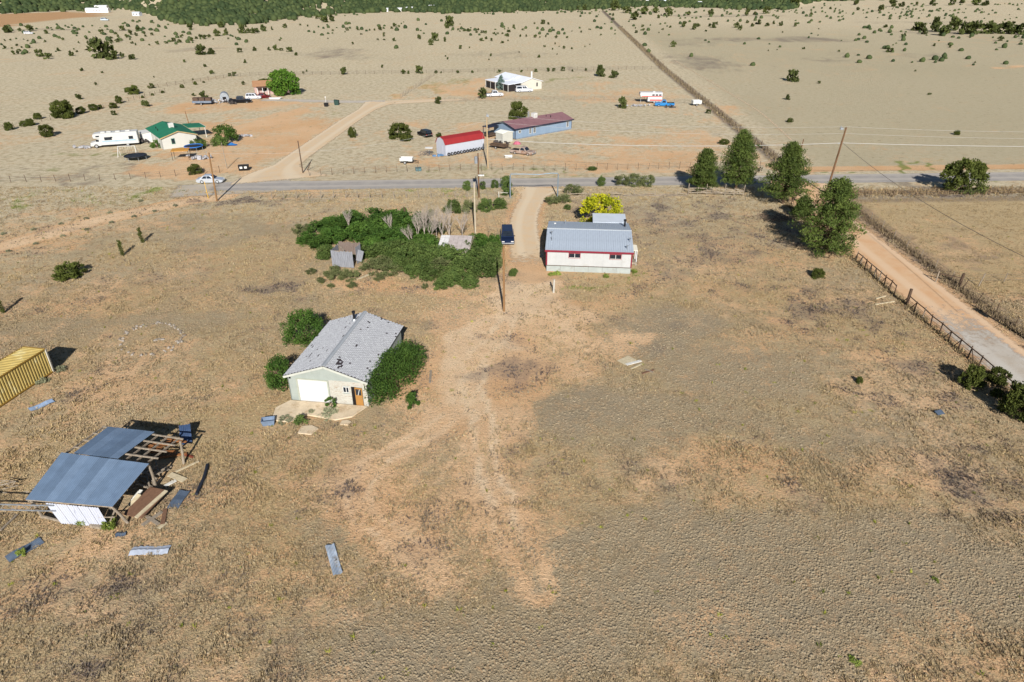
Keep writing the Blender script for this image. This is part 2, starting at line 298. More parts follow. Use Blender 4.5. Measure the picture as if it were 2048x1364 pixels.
# ------------------------------------------------------------------ the ground: one sheet out past the horizon
C_GRASS = srgb(168, 152, 124); C_STRAW = srgb(180, 158, 118); C_DRY = srgb(144, 127, 98); C_SOIL = srgb(216, 181, 142); C_SOIL2 = srgb(206, 163, 120)
C_WEED = srgb(114, 103, 97); C_MATG = srgb(158, 144, 120); C_GREENG = srgb(118, 130, 62)
def ground_mat():
    m, n, l, b = new_mat('dry_grassland')
    pos = N(n, 'ShaderNodeNewGeometry').outputs['Position']
    a1 = N(n, 'ShaderNodeAttribute', attribute_name='cover'); sp = N(n, 'ShaderNodeSeparateColor'); l.new(a1.outputs['Color'], sp.inputs[0])
    soil, weed, green = sp.outputs[0], sp.outputs[1], sp.outputs[2]; matt = a1.outputs['Alpha']
    far = N(n, 'ShaderNodeAttribute', attribute_name='field'); fs = N(n, 'ShaderNodeSeparateColor'); l.new(far.outputs['Color'], fs.inputs[0])
    fs_near = far.outputs['Alpha']
    n_f = noise(n, l, 3.6, 6, .7, pos); n_m = noise(n, l, .8, 6, .65, pos); n_l = noise(n, l, .07, 5, .6, pos); n_t = noise(n, l, 11, 3, .6, pos); n_x = noise(n, l, .018, 5, .6, pos)
    col = mix(n, l, ramp(n, l, n_l, .35, .65), C_GRASS, C_STRAW)
    col = mix(n, l, math_(n, l, 'MULTIPLY', ramp(n, l, n_x, .42, .62), .45), col, srgb(196, 176, 138))
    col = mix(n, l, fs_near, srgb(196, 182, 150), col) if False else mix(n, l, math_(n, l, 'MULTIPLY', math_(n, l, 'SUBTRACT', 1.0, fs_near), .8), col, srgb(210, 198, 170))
    col = mix(n, l, math_(n, l, 'MULTIPLY', ramp(n, l, n_m, .42, .66), .6), col, C_DRY)
    col = mix(n, l, matt, col, mix(n, l, ramp(n, l, n_m, .35, .7), C_MATG, srgb(152, 136, 110)))
    col = mix(n, l, fs.outputs[0], col, srgb(176, 165, 137))               # greyer pasture
    col = mix(n, l, fs.outputs[1], col, srgb(184, 160, 120))                # mown golden paddock
    col = mix(n, l, fs.outputs[2], col, srgb(178, 138, 98))                # ploughed strip
    s = math_(n, l, 'ADD', soil, math_(n, l, 'MULTIPLY', math_(n, l, 'SUBTRACT', n_f, .5), 1.1)); s = math_(n, l, 'ADD', s, math_(n, l, 'MULTIPLY', math_(n, l, 'SUBTRACT', n_m, .5), .8))
    s = math_(n, l, 'ADD', s, math_(n, l, 'MULTIPLY', fs_near, .22)); sf = ramp(n, l, s, .16, .66)
    soilc = mix(n, l, ramp(n, l, n_l, .3, .7), C_SOIL, C_SOIL2); soilc = mix(n, l, math_(n, l, 'MULTIPLY', ramp(n, l, n_t, .4, .8), .35), soilc, srgb(228, 196, 158))
    col = mix(n, l, sf, col, soilc)
    trk = N(n, 'ShaderNodeAttribute', attribute_name='track').outputs['Fac']; col = mix(n, l, ramp(n, l, math_(n, l, 'ADD', trk, math_(n, l, 'MULTIPLY', math_(n, l, 'SUBTRACT', n_f, .5), .7)), .05, 1.05), col, srgb(226, 199, 164))
    wf = math_(n, l, 'ADD', weed, math_(n, l, 'MULTIPLY', math_(n, l, 'SUBTRACT', n_f, .55), 1.2)); wf = math_(n, l, 'MULTIPLY', ramp(n, l, wf, .1, .95), math_(n, l, 'SUBTRACT', .75, math_(n, l, 'MULTIPLY', fs_near, .3)))
    col = mix(n, l, wf, col, C_WEED)
    gf = math_(n, l, 'ADD', green, math_(n, l, 'MULTIPLY', math_(n, l, 'SUBTRACT', n_m, .55), .9))
    col = mix(n, l, math_(n, l, 'MULTIPLY', ramp(n, l, gf, .15, .8), .8), col, C_GREENG)
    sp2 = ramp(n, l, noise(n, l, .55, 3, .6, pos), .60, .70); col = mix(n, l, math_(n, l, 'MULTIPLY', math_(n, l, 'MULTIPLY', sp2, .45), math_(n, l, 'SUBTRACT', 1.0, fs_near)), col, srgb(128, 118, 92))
    spk = ramp(n, l, noise(n, l, 7, 2, .5, pos), .56, .70)                  # scattered dead stalks and droppings
    col = mix(n, l, math_(n, l, 'MULTIPLY', spk, .5), col, srgb(112, 98, 80))
    l.new(col, b.inputs['Base Color']); b.inputs['Roughness'].default_value = 1.0; b.inputs['Specular IOR Level'].default_value = .05
    h = math_(n, l, 'ADD', n_f, math_(n, l, 'MULTIPLY', n_t, .6)); bp = N(n, 'ShaderNodeBump'); bp.inputs['Strength'].default_value = 1.0; bp.inputs['Distance'].default_value = .16
    l.new(h, bp.inputs['Height']); l.new(bp.outputs[0], b.inputs['Normal'])
    return m
def axis(dense0, dense1, step, lo, hi, g):
    a = list(np.arange(dense0, dense1 + .01, step)); d = step
    while a[-1] < hi: d *= g; a.append(a[-1] + d)
    d = step; f = [dense0]
    while f[-1] > lo: d *= g; f.append(f[-1] - d)
    return np.array(f[:0:-1] + a)
gx = axis(-62, 62, .46, -3800, 3800, 1.034); gy = axis(18, 112, .46, -120, 5200, 1.024)
X, Y = np.meshgrid(gx, gy); X = X.ravel(); Y = Y.ravel()
S_, W_, G_, M_, RM_ = masks(X, Y)
flat = np.clip(RM_, 0, 1)
relief = ((fbm(X * .5, Y * .5, 5, 4) - .5) * .16 + (fbm(X * .05, Y * .05, 31, 3) - .5) * .35) * (1 - sstep(150, 220, np.hypot(X, Y)))
for d_ in (ROAD, GRAVEL, SPUR_A, SPUR_B, DRIVE, DIRT): relief *= sstep(4.2, 8, seg_dist(X, Y, d_))
for b_ in ((10, 90, 11), (-15.5, 57.5, 11), (-30, 41, 7), (-47, 53, 9), (-24, 92, 3)): relief *= sstep(b_[2] * .8, b_[2] * 1.25, np.hypot(X - b_[0], Y - b_[1]))
RELX, RELY, RELZ = gx, gy, relief.reshape(len(gy), len(gx))
def rel(x, y):
    i = np.clip(np.searchsorted(gx, x) - 1, 0, len(gx) - 2); j = np.clip(np.searchsorted(gy, y) - 1, 0, len(gy) - 2)
    fx = (x - gx[i]) / (gx[i + 1] - gx[i]); fy = (y - gy[j]) / (gy[j + 1] - gy[j])
    return (RELZ[j, i] * (1 - fx) + RELZ[j, i + 1] * fx) * (1 - fy) + (RELZ[j + 1, i] * (1 - fx) + RELZ[j + 1, i + 1] * fx) * fy
def gh(x, y): return float(rel(np.array([x]), np.array([y]))[0]) + gz(x, y)
Zg = relief + hill(X, Y)
grey = np.clip(sstep(58, 66, X - (Y - 142) * .06) * sstep(136, 140, Y) * (1 - sstep(420, 600, Y)) * .75 + (fbm(X * .012, Y * .012, 41, 3) - .5) * .5, 0, 1)
gold = in_poly(X, Y, [(57.6, 116), (300, 128), (300, 77), (56.8, 77)]) * .75
plough = in_poly(X, Y, GP((-200, 30), (0, 29), (120, 24), (200, 26), (215, 31), (130, 38), (0, 54), (-200, 64))) * .9
verge = (1 - sstep(1.2, 3.2, seg_dist(X, Y, [(57.2, 40), (56.6, 60), (56.6, 80), (57, 100), (58, 116), (120, 118.5), (300, 126)]))); W_ = np.maximum(W_, verge * .75)
fl = seg_dist(X, Y, [(55.5, 142), (61.2, 291.6), (75, 520), (89, 743)]); W_ = np.maximum(W_, .95 * (1 - sstep(.8, 3.0 , fl)))
nx, ny = len(gx), len(gy); ii = np.arange(nx * ny).reshape(ny, nx)
Fq = np.stack([ii[:-1, :-1], ii[:-1, 1:], ii[1:, 1:], ii[1:, :-1]], -1).reshape(-1, 4)
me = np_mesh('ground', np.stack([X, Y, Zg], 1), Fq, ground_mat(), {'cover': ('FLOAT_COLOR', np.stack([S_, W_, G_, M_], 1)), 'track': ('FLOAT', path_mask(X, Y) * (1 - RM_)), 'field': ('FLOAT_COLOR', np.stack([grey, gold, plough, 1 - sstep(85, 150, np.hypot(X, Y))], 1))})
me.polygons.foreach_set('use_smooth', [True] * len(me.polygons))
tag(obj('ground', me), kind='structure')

# ------------------------------------------------------------------ roads as sheets with ragged edges
def road_mat(name, c1, c2, edge_noise, patch=None, fine=6):
    m, n, l, b = new_mat(name); pos = N(n, 'ShaderNodeNewGeometry').outputs['Position']
    at = N(n, 'ShaderNodeAttribute', attribute_name='edge').outputs['Fac']; ac = N(n, 'ShaderNodeAttribute', attribute_name='across').outputs['Fac']
    nm = noise(n, l, .5, 6, .65, pos); nf = noise(n, l, fine, 4, .7, pos)
    col = mix(n, l, ramp(n, l, nm, .35, .68), c1, c2); col = mix(n, l, math_(n, l, 'MULTIPLY', ramp(n, l, nf, .4, .75), .35), col, tuple(v * .72 for v in c1))
    if patch:                                        # paler or rustier wheel lanes
        wv = N(n, 'ShaderNodeMath', operation='SINE'); l.new(math_(n, l, 'MULTIPLY', ac, 4 * math.pi), wv.inputs[0])
        col = mix(n, l, math_(n, l, 'MULTIPLY', ramp(n, l, math_(n, l, 'ADD', wv.outputs[0], math_(n, l, 'MULTIPLY', nm, 1.0)), .4, 1.5), .6), col, patch)
    l.new(col, b.inputs['Base Color']); b.inputs['Roughness'].default_value = .95; b.inputs['Specular IOR Level'].default_value = .1
    bp = N(n, 'ShaderNodeBump'); bp.inputs['Strength'].default_value = .5; bp.inputs['Distance'].default_value = .03; l.new(nf, bp.inputs['Height']); l.new(bp.outputs[0], b.inputs['Normal'])
    al = math_(n, l, 'ADD', at, math_(n, l, 'MULTIPLY', math_(n, l, 'SUBTRACT', noise(n, l, 1.3, 5, .7, pos), .5), edge_noise))
    l.new(ramp(n, l, al, .18, .5), b.inputs['Alpha'])
    return m
def resample(pts, step):
    out = [Vector(pts[0]).to_2d()]
    P = [Vector(p).to_2d() for p in pts]
    for a, b in zip(P[:-1], P[1:]):
        k = max(1, int((b - a).length / step)); out += [a + (b - a) * (i / k) for i in range(1, k + 1)]
    for _ in range(12): out = [out[0]] + [(out[i - 1] + out[i] * 2 + out[i + 1]) / 4 for i in range(1, len(out) - 1)] + [out[-1]]
    return out
def ribbon(name, pts, width, z, mat, step=1.5, fade=1.4, ends=(0, 0)):
    P = resample(pts, step); us = [-.5, -.42, -.34, -.2, 0, .2, .34, .42, .5]; V = []; E = []; A = []; n = len(P)
    for i, p in enumerate(P):
        d = (P[min(i + 1, n - 1)] - P[max(i - 1, 0)]).normalized(); r = Vector((d.y, -d.x)); wd = width(i / (n - 1)) if callable(width) else width
        for u in us:
            q = p + r * u * wd; V.append((q.x, q.y, z)); e = min(1, (.5 - abs(u)) * wd / fade)
            if ends[0]: e = min(e, i * step / ends[0])
            if ends[1]: e = min(e, (n - 1 - i) * step / ends[1])
            E.append(e); A.append(u + .5)
    k = len(us); Fq = np.array([(i * k + j, i * k + j + 1, (i + 1) * k + j + 1, (i + 1) * k + j) for i in range(n - 1) for j in range(k - 1)])
    return tag(obj(name, np_mesh(name, np.array(V), Fq, mat, {'edge': ('FLOAT', np.array(E)), 'across': ('FLOAT', np.array(A))})), kind='structure')
asph = road_mat('old_asphalt', srgb(152, 147, 142), srgb(166, 160, 152), .25, srgb(180, 172, 162), 5)
tan = road_mat('tan_gravel', srgb(204, 184, 156), srgb(208, 180, 144), .9, srgb(212, 196, 170))
red = road_mat('red_dirt', srgb(208, 174, 138), srgb(204, 162, 122), .9, srgb(214, 188, 158))
grav = road_mat('white_gravel', srgb(186, 178, 166), srgb(176, 164, 148), .9, srgb(192, 186, 176))
ribbon('road', ROAD, ROAD_W + .5, .012, asph, 2, .35, (7, 0))
ribbon('gravel_road', GRAVEL, lambda t: 6.4 + 15 * max(0, .13 - t) / .13 + 5 * max(0, t - .85) / .15, .022, tan, 2, 1.8, (3, 2))
ribbon('farm_track', SPUR_A, 5.0, .018, grav, 2, 1.6, (0, 4)); ribbon('farm_track', SPUR_B, lambda t: 9 - 5 * t, .016, tan, 2, 2.2, (0, 12))
ribbon('gravel_apron', [(-62, 120.8), (-56, 122.0), (-48, 123.6), (-40, 125.6)], 9.5, .009, road_mat('grey_gravel', srgb(172, 164, 152), srgb(184, 170, 150), .9), 1.5, 2.6, (3, 3))
ribbon('driveway', DRIVE, lambda t: 5.6 + 6 * max(0, .15 - t) / .15 + .6 * t, .02, tan, 1, 2.2, (.8, 14))
ribbon('dirt_road', DIRT, lambda t: 7.4 + 5 * max(0, .08 - t) / .08, .024, red, 1.5, 1.7, (1, 0))
ribbon('dirt_road', [(50.2, 78), (50.3, 66), (50.0, 50), (49.7, 30), (49.6, 10)], 6.6, .032, grav, 1.5, 2.6, (30, 0))
ribbon('farm_track', [(62, 141), (66, 165), (70, 200), (71, 260), (72, 330)], 2.2, .014, tan, 3, 2.6, (4, 20))

# ------------------------------------------------------------------ grass: tufts that nobody could count
def tuft_mat(name='grass_blades'):
    m, n, l, b = new_mat(name)
    at = N(n, 'ShaderNodeAttribute', attribute_name='col'); l.new(at.outputs['Color'], b.inputs['Base Color']); b.inputs['Roughness'].default_value = 1; b.inputs['Specular IOR Level'].default_value = .05
    tr = N(n, 'ShaderNodeBsdfTranslucent'); l.new(at.outputs['Color'], tr.inputs[0]); mx = N(n, 'ShaderNodeMixShader'); mx.inputs[0].default_value = .1
    l.new(b.outputs[0], mx.inputs[1]); l.new(tr.outputs[0], mx.inputs[2]); l.new(mx.outputs[0], n['Material Output'].inputs['Surface'])
    return m
rng = np.random.default_rng(7)
def scatter(n, y0, y1, slope=.86, pad=4):
    y = rng.uniform(y0, y1, n * 2); hw = slope * np.hypot(y, 35) * .93 + pad; keep = rng.random(n * 2) < hw / hw.max(); y = y[keep][:n]; hw = hw[keep][:n]
    return rng.uniform(-1, 1, len(y)) * hw, y
def outside_built(x, y):
    k = np.ones(x.shape, bool)
    for p in BUILT: k &= ~in_poly(x, y, p)
    return k
def blades(x, y, h, r, nb, col, wd, lean):
    """nb leaning triangular blades round every tuft"""
    n = len(x); z = rel(x, y); a = rng.uniform(0, 6.283, (n, nb)); q = rng.uniform(.35, 1, (n, nb))
    bx = x[:, None] + np.cos(a) * r[:, None] * q * .45; by = y[:, None] + np.sin(a) * r[:, None] * q * .45
    tx = x[:, None] + np.cos(a) * r[:, None] * q * (1 + lean); ty = y[:, None] + np.sin(a) * r[:, None] * q * (1 + lean); tz = z[:, None] + h[:, None] * rng.uniform(.55, 1.1, (n, nb)) * (1.15 - .5 * q)
    ta = a + 1.571 + rng.normal(0, .5, (n, nb)); ww = wd[:, None] * rng.uniform(.7, 1.3, (n, nb)) / 2
    zz = np.repeat(z[:, None], nb, 1) - .02
    V = np.stack([np.stack([bx - np.cos(ta) * ww, by - np.sin(ta) * ww, zz], -1), np.stack([bx + np.cos(ta) * ww, by + np.sin(ta) * ww, zz], -1), np.stack([tx, ty, tz], -1)], 2).reshape(-1, 3)
    C = np.repeat(col, nb * 3, 0) * np.repeat(rng.uniform(.82, 1.18, n * nb), 3)[:, None]
    return V, np.clip(C, 0, 1)
def domes(x, y, h, r, col):
    """low grass cushions: a wobbly ring and a raised crown"""
    n = len(x); z = rel(x, y); k = 6; a = np.arange(k) * 6.2832 / k + rng.uniform(0, 1, (n, 1)); q = rng.uniform(.75, 1.25, (n, k)) * r[:, None]
    rx, ry = x[:, None] + np.cos(a) * q, y[:, None] + np.sin(a) * q
    ring = np.stack([rx, ry, np.repeat(z[:, None] - .03, k, 1)], -1)
    top = np.stack([x[:, None] + np.cos(a) * q * .6, y[:, None] + np.sin(a) * q * .6, z[:, None] + h[:, None] * rng.uniform(.6, 1, (n, k))], -1)
    ap = np.stack([x, y, z + h * 1.05], -1)[:, None, :]
    V = np.concatenate([ring, top, ap], 1); o = (np.arange(n) * (2 * k + 1))[:, None]
    Fs = []
    for i in range(k):
        j = (i + 1) % k; Fs += [np.concatenate([o + i, o + j, o + k + j], 1), np.concatenate([o + i, o + k + j, o + k + i], 1), np.concatenate([o + k + i, o + k + j, o + 2 * k], 1)]
    return V.reshape(-1, 3), np.concatenate(Fs), np.repeat(col, 2 * k + 1, 0)
def grass_field():
    Vs, Cs, Fs = [], [], []; off = 0
    for (n, y0, y1, hs, ws, nb) in ((112000, 17, 46, 1.0, 1.0, 5), (110000, 46, 80, 1.1, 1.2, 4), (80000, 80, 124, 1.2, 1.6, 4)):
        x, y = scatter(n, y0, y1); s, wd, g, mt, rm = masks(x, y)
        f = fbm(x * .8, y * .8, 77, 4); big = fbm(x * .2, y * .2, 71, 3)
        p = np.clip(1.0 - np.clip(s + (f - .5) * 2.6 + (big - .5) * .6, 0, 1.2), .16, 1) * (1 - rm); p *= np.clip(1.15 - mt * .65, .4, 1); k = (rng.random(len(x)) < p) & outside_built(x, y)
        x, y, s, wd, g, mt, f, big = x[k], y[k], s[k], wd[k], g[k], mt[k], f[k], big[k]; n = len(x)
        tall = np.clip(1 - mt, 0, 1) * (.45 + 1.1 * np.clip(fbm(x * .3, y * .3, 91, 3), 0, 1))
        h = (.05 + .165 * tall * rng.uniform(.3, 1.4, n) * np.clip(1.7 - 2 * f, .4, 1.3)) * hs; gp = in_poly(x, y, [(57.6, 116), (300, 128), (300, 77), (56.8, 77)]); h = np.where(gp, h * .6, h); r = (.06 + .08 * rng.random(n)) * ws
        t = np.clip(big * 1.6 - .3 + rng.normal(0, .25, n), 0, 1)[:, None]; c = np.array(C_GRASS) * (1 - t) + np.array(C_STRAW) * t
        c = c * (1 - mt[:, None]) + np.array(C_MATG) * mt[:, None]
        wk = np.clip((wd + np.clip(s, 0, .8) * .35 + rng.normal(0, .17, n) - .2) * 2, 0, 1)[:, None]; c = c * (1 - wk) + np.array(C_WEED) * rng.uniform(.75, 1.1, (n, 1)) * wk
        gk = (np.clip(g + rng.normal(0, .12, n), 0, 1) > .34)[:, None]; c = np.where(gk, np.array(srgb(132, 142, 78)), c)
        c = np.where(gp[:, None], np.array(srgb(168, 148, 112)), c); c = c * rng.uniform(.62, 1.15, (n, 1))
        V, C = blades(x, y, h, r, nb, c, .045 * ws + .04 * r / .2, .5); Vs.append(V); Cs.append(C); Fs.append(np.arange(len(V)).reshape(-1, 3) + off); off += len(V)
    for (n, y0, y1, ws) in ((92000, 17, 46, 1.0), (44000, 46, 82, 1.25)):
        x, y = scatter(n, y0, y1); s, wd, g, mt, rm = masks(x, y); f = fbm(x * .9, y * .9, 78, 4)
        k = (rng.random(len(x)) < np.clip(mt * 1.3 - .15 + (f - .5), .04, .95) * (1 - rm) * (s + (f - .5) * 2.4 + rng.normal(0, .12, len(x)) < .42)) & outside_built(x, y); x, y = x[k], y[k]; n = len(x)
        if not n: continue
        t = rng.random(n)[:, None]; c = (np.array(C_MATG) * (1 - t) + np.array(srgb(150, 134, 108)) * t) * rng.uniform(.86, 1.06, (n, 1)); r = rng.uniform(.045, .115, n) * ws
        V, Fq, C = domes(x, y, r * rng.uniform(.3, .6, n), r, c); Vs.append(V); Cs.append(C); Fs.append(Fq + off); off += len(V)
    V = np.concatenate(Vs); C = np.concatenate(Cs); C = np.concatenate([C, np.ones((len(C), 1))], 1)
    me = np_mesh('dry_grass', V, np.concatenate(Fs), tuft_mat(), {'col': ('FLOAT_COLOR', C)})
    tag(obj('dry_grass', me), 'dry tan and grey grass tufts covering the lots on both sides of the driveway', 'grass', kind='stuff'); print('grass tris', len(me.polygons))
grass_field()

# ------------------------------------------------------------------ common materials
M_WOODG = pm('weathered_wood', srgb(150, 138, 122), .9, .35, 6, stretch=(1, 1, .25), c2=srgb(112, 100, 88), amt=.4)
M_WOODD = pm('dark_wood', srgb(92, 74, 60), .9, .35, 6, c2=srgb(66, 54, 46), amt=.4)
M_POLE = pm('pole_wood', srgb(138, 106, 72), .9, .3, 4, stretch=(4, 4, .3), c2=srgb(108, 82, 56), amt=.4)
M_POLEP = pm('pale_pole_wood', srgb(172, 150, 118), .9, .25, 4, stretch=(4, 4, .3))
M_POLEB = pm('brown_pole_wood', srgb(112, 84, 60), .9, .3, 4, stretch=(4, 4, .3))
M_GALV = pm('galvanized_steel', srgb(158, 164, 170), .5, .2, 3, metal=.5)
M_STEELB = pm('blue_grey_sheet', srgb(108, 128, 152), .5, .14, .8, metal=.1, c2=srgb(96, 114, 138), amt=.35)
M_ROOFM = pm('grey_metal_roof', srgb(170, 180, 192), .5, .08, .7, metal=.08)
M_WHITE = pm('white_paint', srgb(200, 200, 196), .6, .06, 1.5)
M_WHITEM = pm('white_metal', srgb(196, 200, 204), .45, .06, 1.0)
M_BLACK = pm('black_plastic', srgb(28, 28, 30), .5, .2, 3)
M_TYRE = pm('tyre_rubber', srgb(34, 33, 33), .85, .2, 6)
M_RIM = pm('wheel_rim', srgb(190, 192, 195), .35, .1, 3, metal=.6)
M_DARKIN = pm('dark_interior', srgb(30, 26, 24), .95, .3, 2)
M_CONC = pm('pale_concrete', srgb(206, 188, 160), .9, .15, 1.6, c2=srgb(176, 154, 124), amt=.42)
M_WIRE = pm('bright_wire', srgb(176, 176, 172), .6, .05, 1); M_WIRED = pm('dark_wire', srgb(104, 98, 92), .7, .1, 1)
def glass_mat():
    m, n, l, b = new_mat('window_glass'); b.inputs['Base Color'].default_value = (*srgb(26, 32, 40), 1); b.inputs['Roughness'].default_value = .08; b.inputs['Specular IOR Level'].default_value = .6
    f = noise(n, l, 3, 2, .5); c = mix(n, l, f, srgb(16, 20, 26), srgb(46, 54, 64)); l.new(c, b.inputs['Base Color']); return m
M_GLASS = glass_mat()
L_JUN = leaf_mat('juniper_green', srgb(58, 66, 30), srgb(92, 100, 44)); L_JUNF = leaf_mat('juniper_far', srgb(62, 70, 38), srgb(88, 96, 50)); L_PINE = leaf_mat('pine_green', srgb(54, 72, 34), srgb(102, 116, 54)); L_SHRUB = leaf_mat('shrub_green', srgb(60, 80, 38), srgb(98, 114, 58))
L_OLIVE = leaf_mat('olive_shrub', srgb(80, 90, 54), srgb(116, 120, 78)); L_ELM = leaf_mat('elm_green', srgb(46, 74, 28), srgb(82, 108, 44)); L_YEL = leaf_mat('yellow_leaf', srgb(92, 110, 18), srgb(184, 176, 34)); L_BRIGHT = leaf_mat('bright_green', srgb(52, 86, 26), srgb(90, 118, 42))
L_BLUEG = leaf_mat('blue_spruce', srgb(92, 116, 108), srgb(130, 152, 142)); L_FOREST = leaf_mat('forest_green', srgb(58, 74, 46), srgb(88, 100, 60)); L_GRASSG = leaf_mat('green_weed', srgb(110, 130, 52), srgb(150, 160, 80)); L_SAGE = leaf_mat('sage', srgb(120, 122, 96), srgb(146, 146, 116)); L_DEADW = pm('dead_branches', srgb(168, 156, 146), .9, .25, 4); L_BARK = pm('bark', srgb(96, 78, 62), .95, .3, 6)

# ------------------------------------------------------------------ plants
def leaf_cloud(clumps, per, llen, lwid, rs, up=.25, flat=0.0, tint_lo=0, out=.55):
    """diamond leaves over a set of clumps (centre, radius); returns V, F, tint"""
    P, D, T = [], [], []
    for (c, rd) in clumps:
        k = max(3, int(per * rs.uniform(.8, 1.2))); d = rs.normal(0, 1, (k, 3)); d /= np.linalg.norm(d, axis=1)[:, None] + 1e-9
        rr = rd if np.ndim(rd) else np.array([rd, rd, rd * (1 - flat)])
        P.append(np.array(c) + d * rr * rs.uniform(.45, 1.0, (k, 1))); dd = d * out + rs.normal(0, .5, (k, 3)); dd[:, 2] += up; D.append(dd)
        T.append(np.clip(np.full(k, rs.uniform(tint_lo, 1)) * .6 + rs.uniform(0, .4, k), 0, 1))
    P, D, T = np.concatenate(P), np.concatenate(D), np.concatenate(T); D /= np.linalg.norm(D, axis=1)[:, None]
    s = np.cross(D, rs.normal(0, 1, D.shape)); s /= np.linalg.norm(s, axis=1)[:, None] + 1e-9
    n = len(P); L = llen * rs.uniform(.7, 1.3, (n, 1)); W = lwid * rs.uniform(.7, 1.3, (n, 1)) / 2
    V = np.stack([P - D * L * .5, P + s * W, P + D * L * .5, P - s * W], 1).reshape(-1, 3)
    return V, np.arange(4 * n).reshape(-1, 4), np.repeat(T, 4)
def cloud_mesh(name, cl, mat, *a, **k):
    V, Fq, T = leaf_cloud(cl, *a, **k); return np_mesh(name, V, Fq, mat, {'tint': ('FLOAT', T)})
def round_clumps(rs, n, rx, ry, h, base=.0, rc=.32, top=1.0):
    """clump centres filling a dome of half widths rx, ry and height h"""
    out = []
    for i in range(n):
        a = rs.uniform(0, 6.283); t = rs.uniform(0, 1) ** .8; z = base + (h - base) * t * .92; env = math.sqrt(max(.04, 1 - (abs(t - .38) / .66) ** 2.2)) if top else 1
        q = rs.uniform(.25, 1) ** .5 * env * (1 - rc * .6); out.append(((math.cos(a) * rx * q, math.sin(a) * ry * q, max(z, h * rc * .4)), max(rx, ry) * rc * rs.uniform(.75, 1.2)))
    return out
def juniper_mesh(seed, far):
    rs = np.random.default_rng(seed); asp = rs.uniform(.85, 1.15)
    if far: cl = round_clumps(rs, 9, .47, .47 * asp, .8, 0, .42); return cloud_mesh('juniper_bush', cl, L_JUNF, 24, .24, .15, rs, up=.5)
    cl = round_clumps(rs, 46, .48, .48 * asp, .82, 0, .24); cl += [((0, 0, .35), .3)]; return cloud_mesh('juniper_bush', cl, L_JUN, 85, .085, .036, rs, up=.8)
JF = [juniper_mesh(100 + i, True) for i in range(6)]; JN = [juniper_mesh(200 + i, False) for i in range(4)]
PR = random.Random(5)
def juniper(px, py, wpx, label, group, near=False, squash=1.0, name='juniper_bush'):
    x, y = G(px, py); s = wpx * mpp(py) * (1 + 0.02); y += s * .35
    o = obj(name, PR.choice(JN if near else JF), None, (x, y, gh(x, y) - .03 * s), PR.uniform(0, 6.28)); o.scale = (s, s * PR.uniform(.75, 1.2), s * PR.uniform(.68, 1.12) * squash)
    return tag(o, label, 'bush', group)
Z1 = [(300,450,70),(362,468,55),(385,448,45),(448,405,44),(580,392,18),(603,412,24),(100,432,34),(137,428,28),(148,408,26),(32,388,30),(130,364,25),(93,385,18),(170,378,22),(350,334,26),(492,318,26),(620,342,18),(682,312,24),(690,338,28),(740,326,30),(786,342,28),(870,338,34),(865,308,24),(880,302,20),(918,335,44),(910,272,26),(930,294,24),(985,280,18),(998,298,26),(1022,275,40),(1070,285,30),(1085,246,40),(1022,316,24),(1037,346,30),(1068,358,20),(1135,270,26),(1145,290,22),(1193,280,28),(1218,247,20),(1175,360,16),(1235,352,30),(1310,345,26),(1365,330,42),(1405,338,38),(1425,298,26),(1510,325,40),(1545,308,28),(1580,296,34),(1610,310,36),(1640,296,36),(1705,288,60),(1770,280,50),(1855,305,22),(1798,310,16),(1490,235,55),(1490,270,26),(1435,285,20),(955,242,50),(1778,242,26),(1900,265,80),(1960,262,50),(2020,255,40),(1940,332,28),(795,272,42),(225,248,60),(150,248,34),(35,262,70),(355,268,40),(215,326,18),(80,320,18),(36,325,18),(1730,220,60),(1930,215,30),
      (610,786,52),(755,672,28),(640,562,40),(800,577,24),(1210,612,18),(1885,416,48),(560,442,44),(1665,585,40),(1613,530,32),(1932,498,32),(1448,493,30),(1035,472,64),(958,450,40)]
Z2 = [(30,265,60),(100,248,55),(168,238,30),(270,222,40),(120,188,24),(62,180,30),(348,165,24),(393,202,24),(575,178,80),(640,170,60),(530,150,40),(453,210,20),(652,246,22),(762,242,30),(850,240,28),(875,275,22),(1020,240,38),(1053,290,24),(1140,212,36),(1115,228,30),(1170,216,20),(1055,270,20),(942,243,18),(980,243,18),(1570,212,90),(1550,225,40),(1640,240,26),(1718,250,40),(1685,248,22),(1800,240,24),(1830,262,30),(1855,265,26),(1920,270,28),(1950,270,24),(1990,268,18),(2030,285,30),(2035,255,25),(1785,260,24),(1330,310,36),(1457,325,72),(1530,330,38),(1425,358,48),(1135,326,30),(1005,318,20),(1058,318,20),(1825,325,40),(1857,310,26),(1903,325,28),(1988,342,28),(1655,386,38),(1730,380,14),(1897,445,26),(1882,475,14),(1040,535,26),(1557,470,22),(1540,448,16),(200,398,45),(245,402,34),(305,410,60),(362,438,40),(150,400,36),(38,402,40),(235,322,18),(612,308,14),(808,352,24),(447,566,26),(420,580,18)]
Z2F = [(168,600,34),(737,592,60),(1207,583,42),(1247,583,26),(1333,583,70),(1463,580,40),(1507,578,20),(1635,578,34),(1750,575,32),(1960,573,40)]
Z3 = [(60,290,26),(108,222,30),(182,240,26),(70,255,28),(18,270,20),(207,290,20),(160,292,20),(278,298,36),(315,298,18),(362,295,20),(440,302,28),(530,302,26),(340,192,40),(380,195,26),(272,190,18),(315,270,16),(15,342,30),(65,325,16),(350,372,26),(432,350,16),(312,455,32),(567,388,24),(505,385,24),(465,370,12),(415,393,14),(668,372,14),(708,355,12),(793,280,22),(640,258,18),(700,235,14),(150,418,14),(450,432,14)]
Z3F = [(170,570,28),(282,568,40),(380,566,38),(425,565,36),(498,562,40),(568,565,26),(678,560,28)]
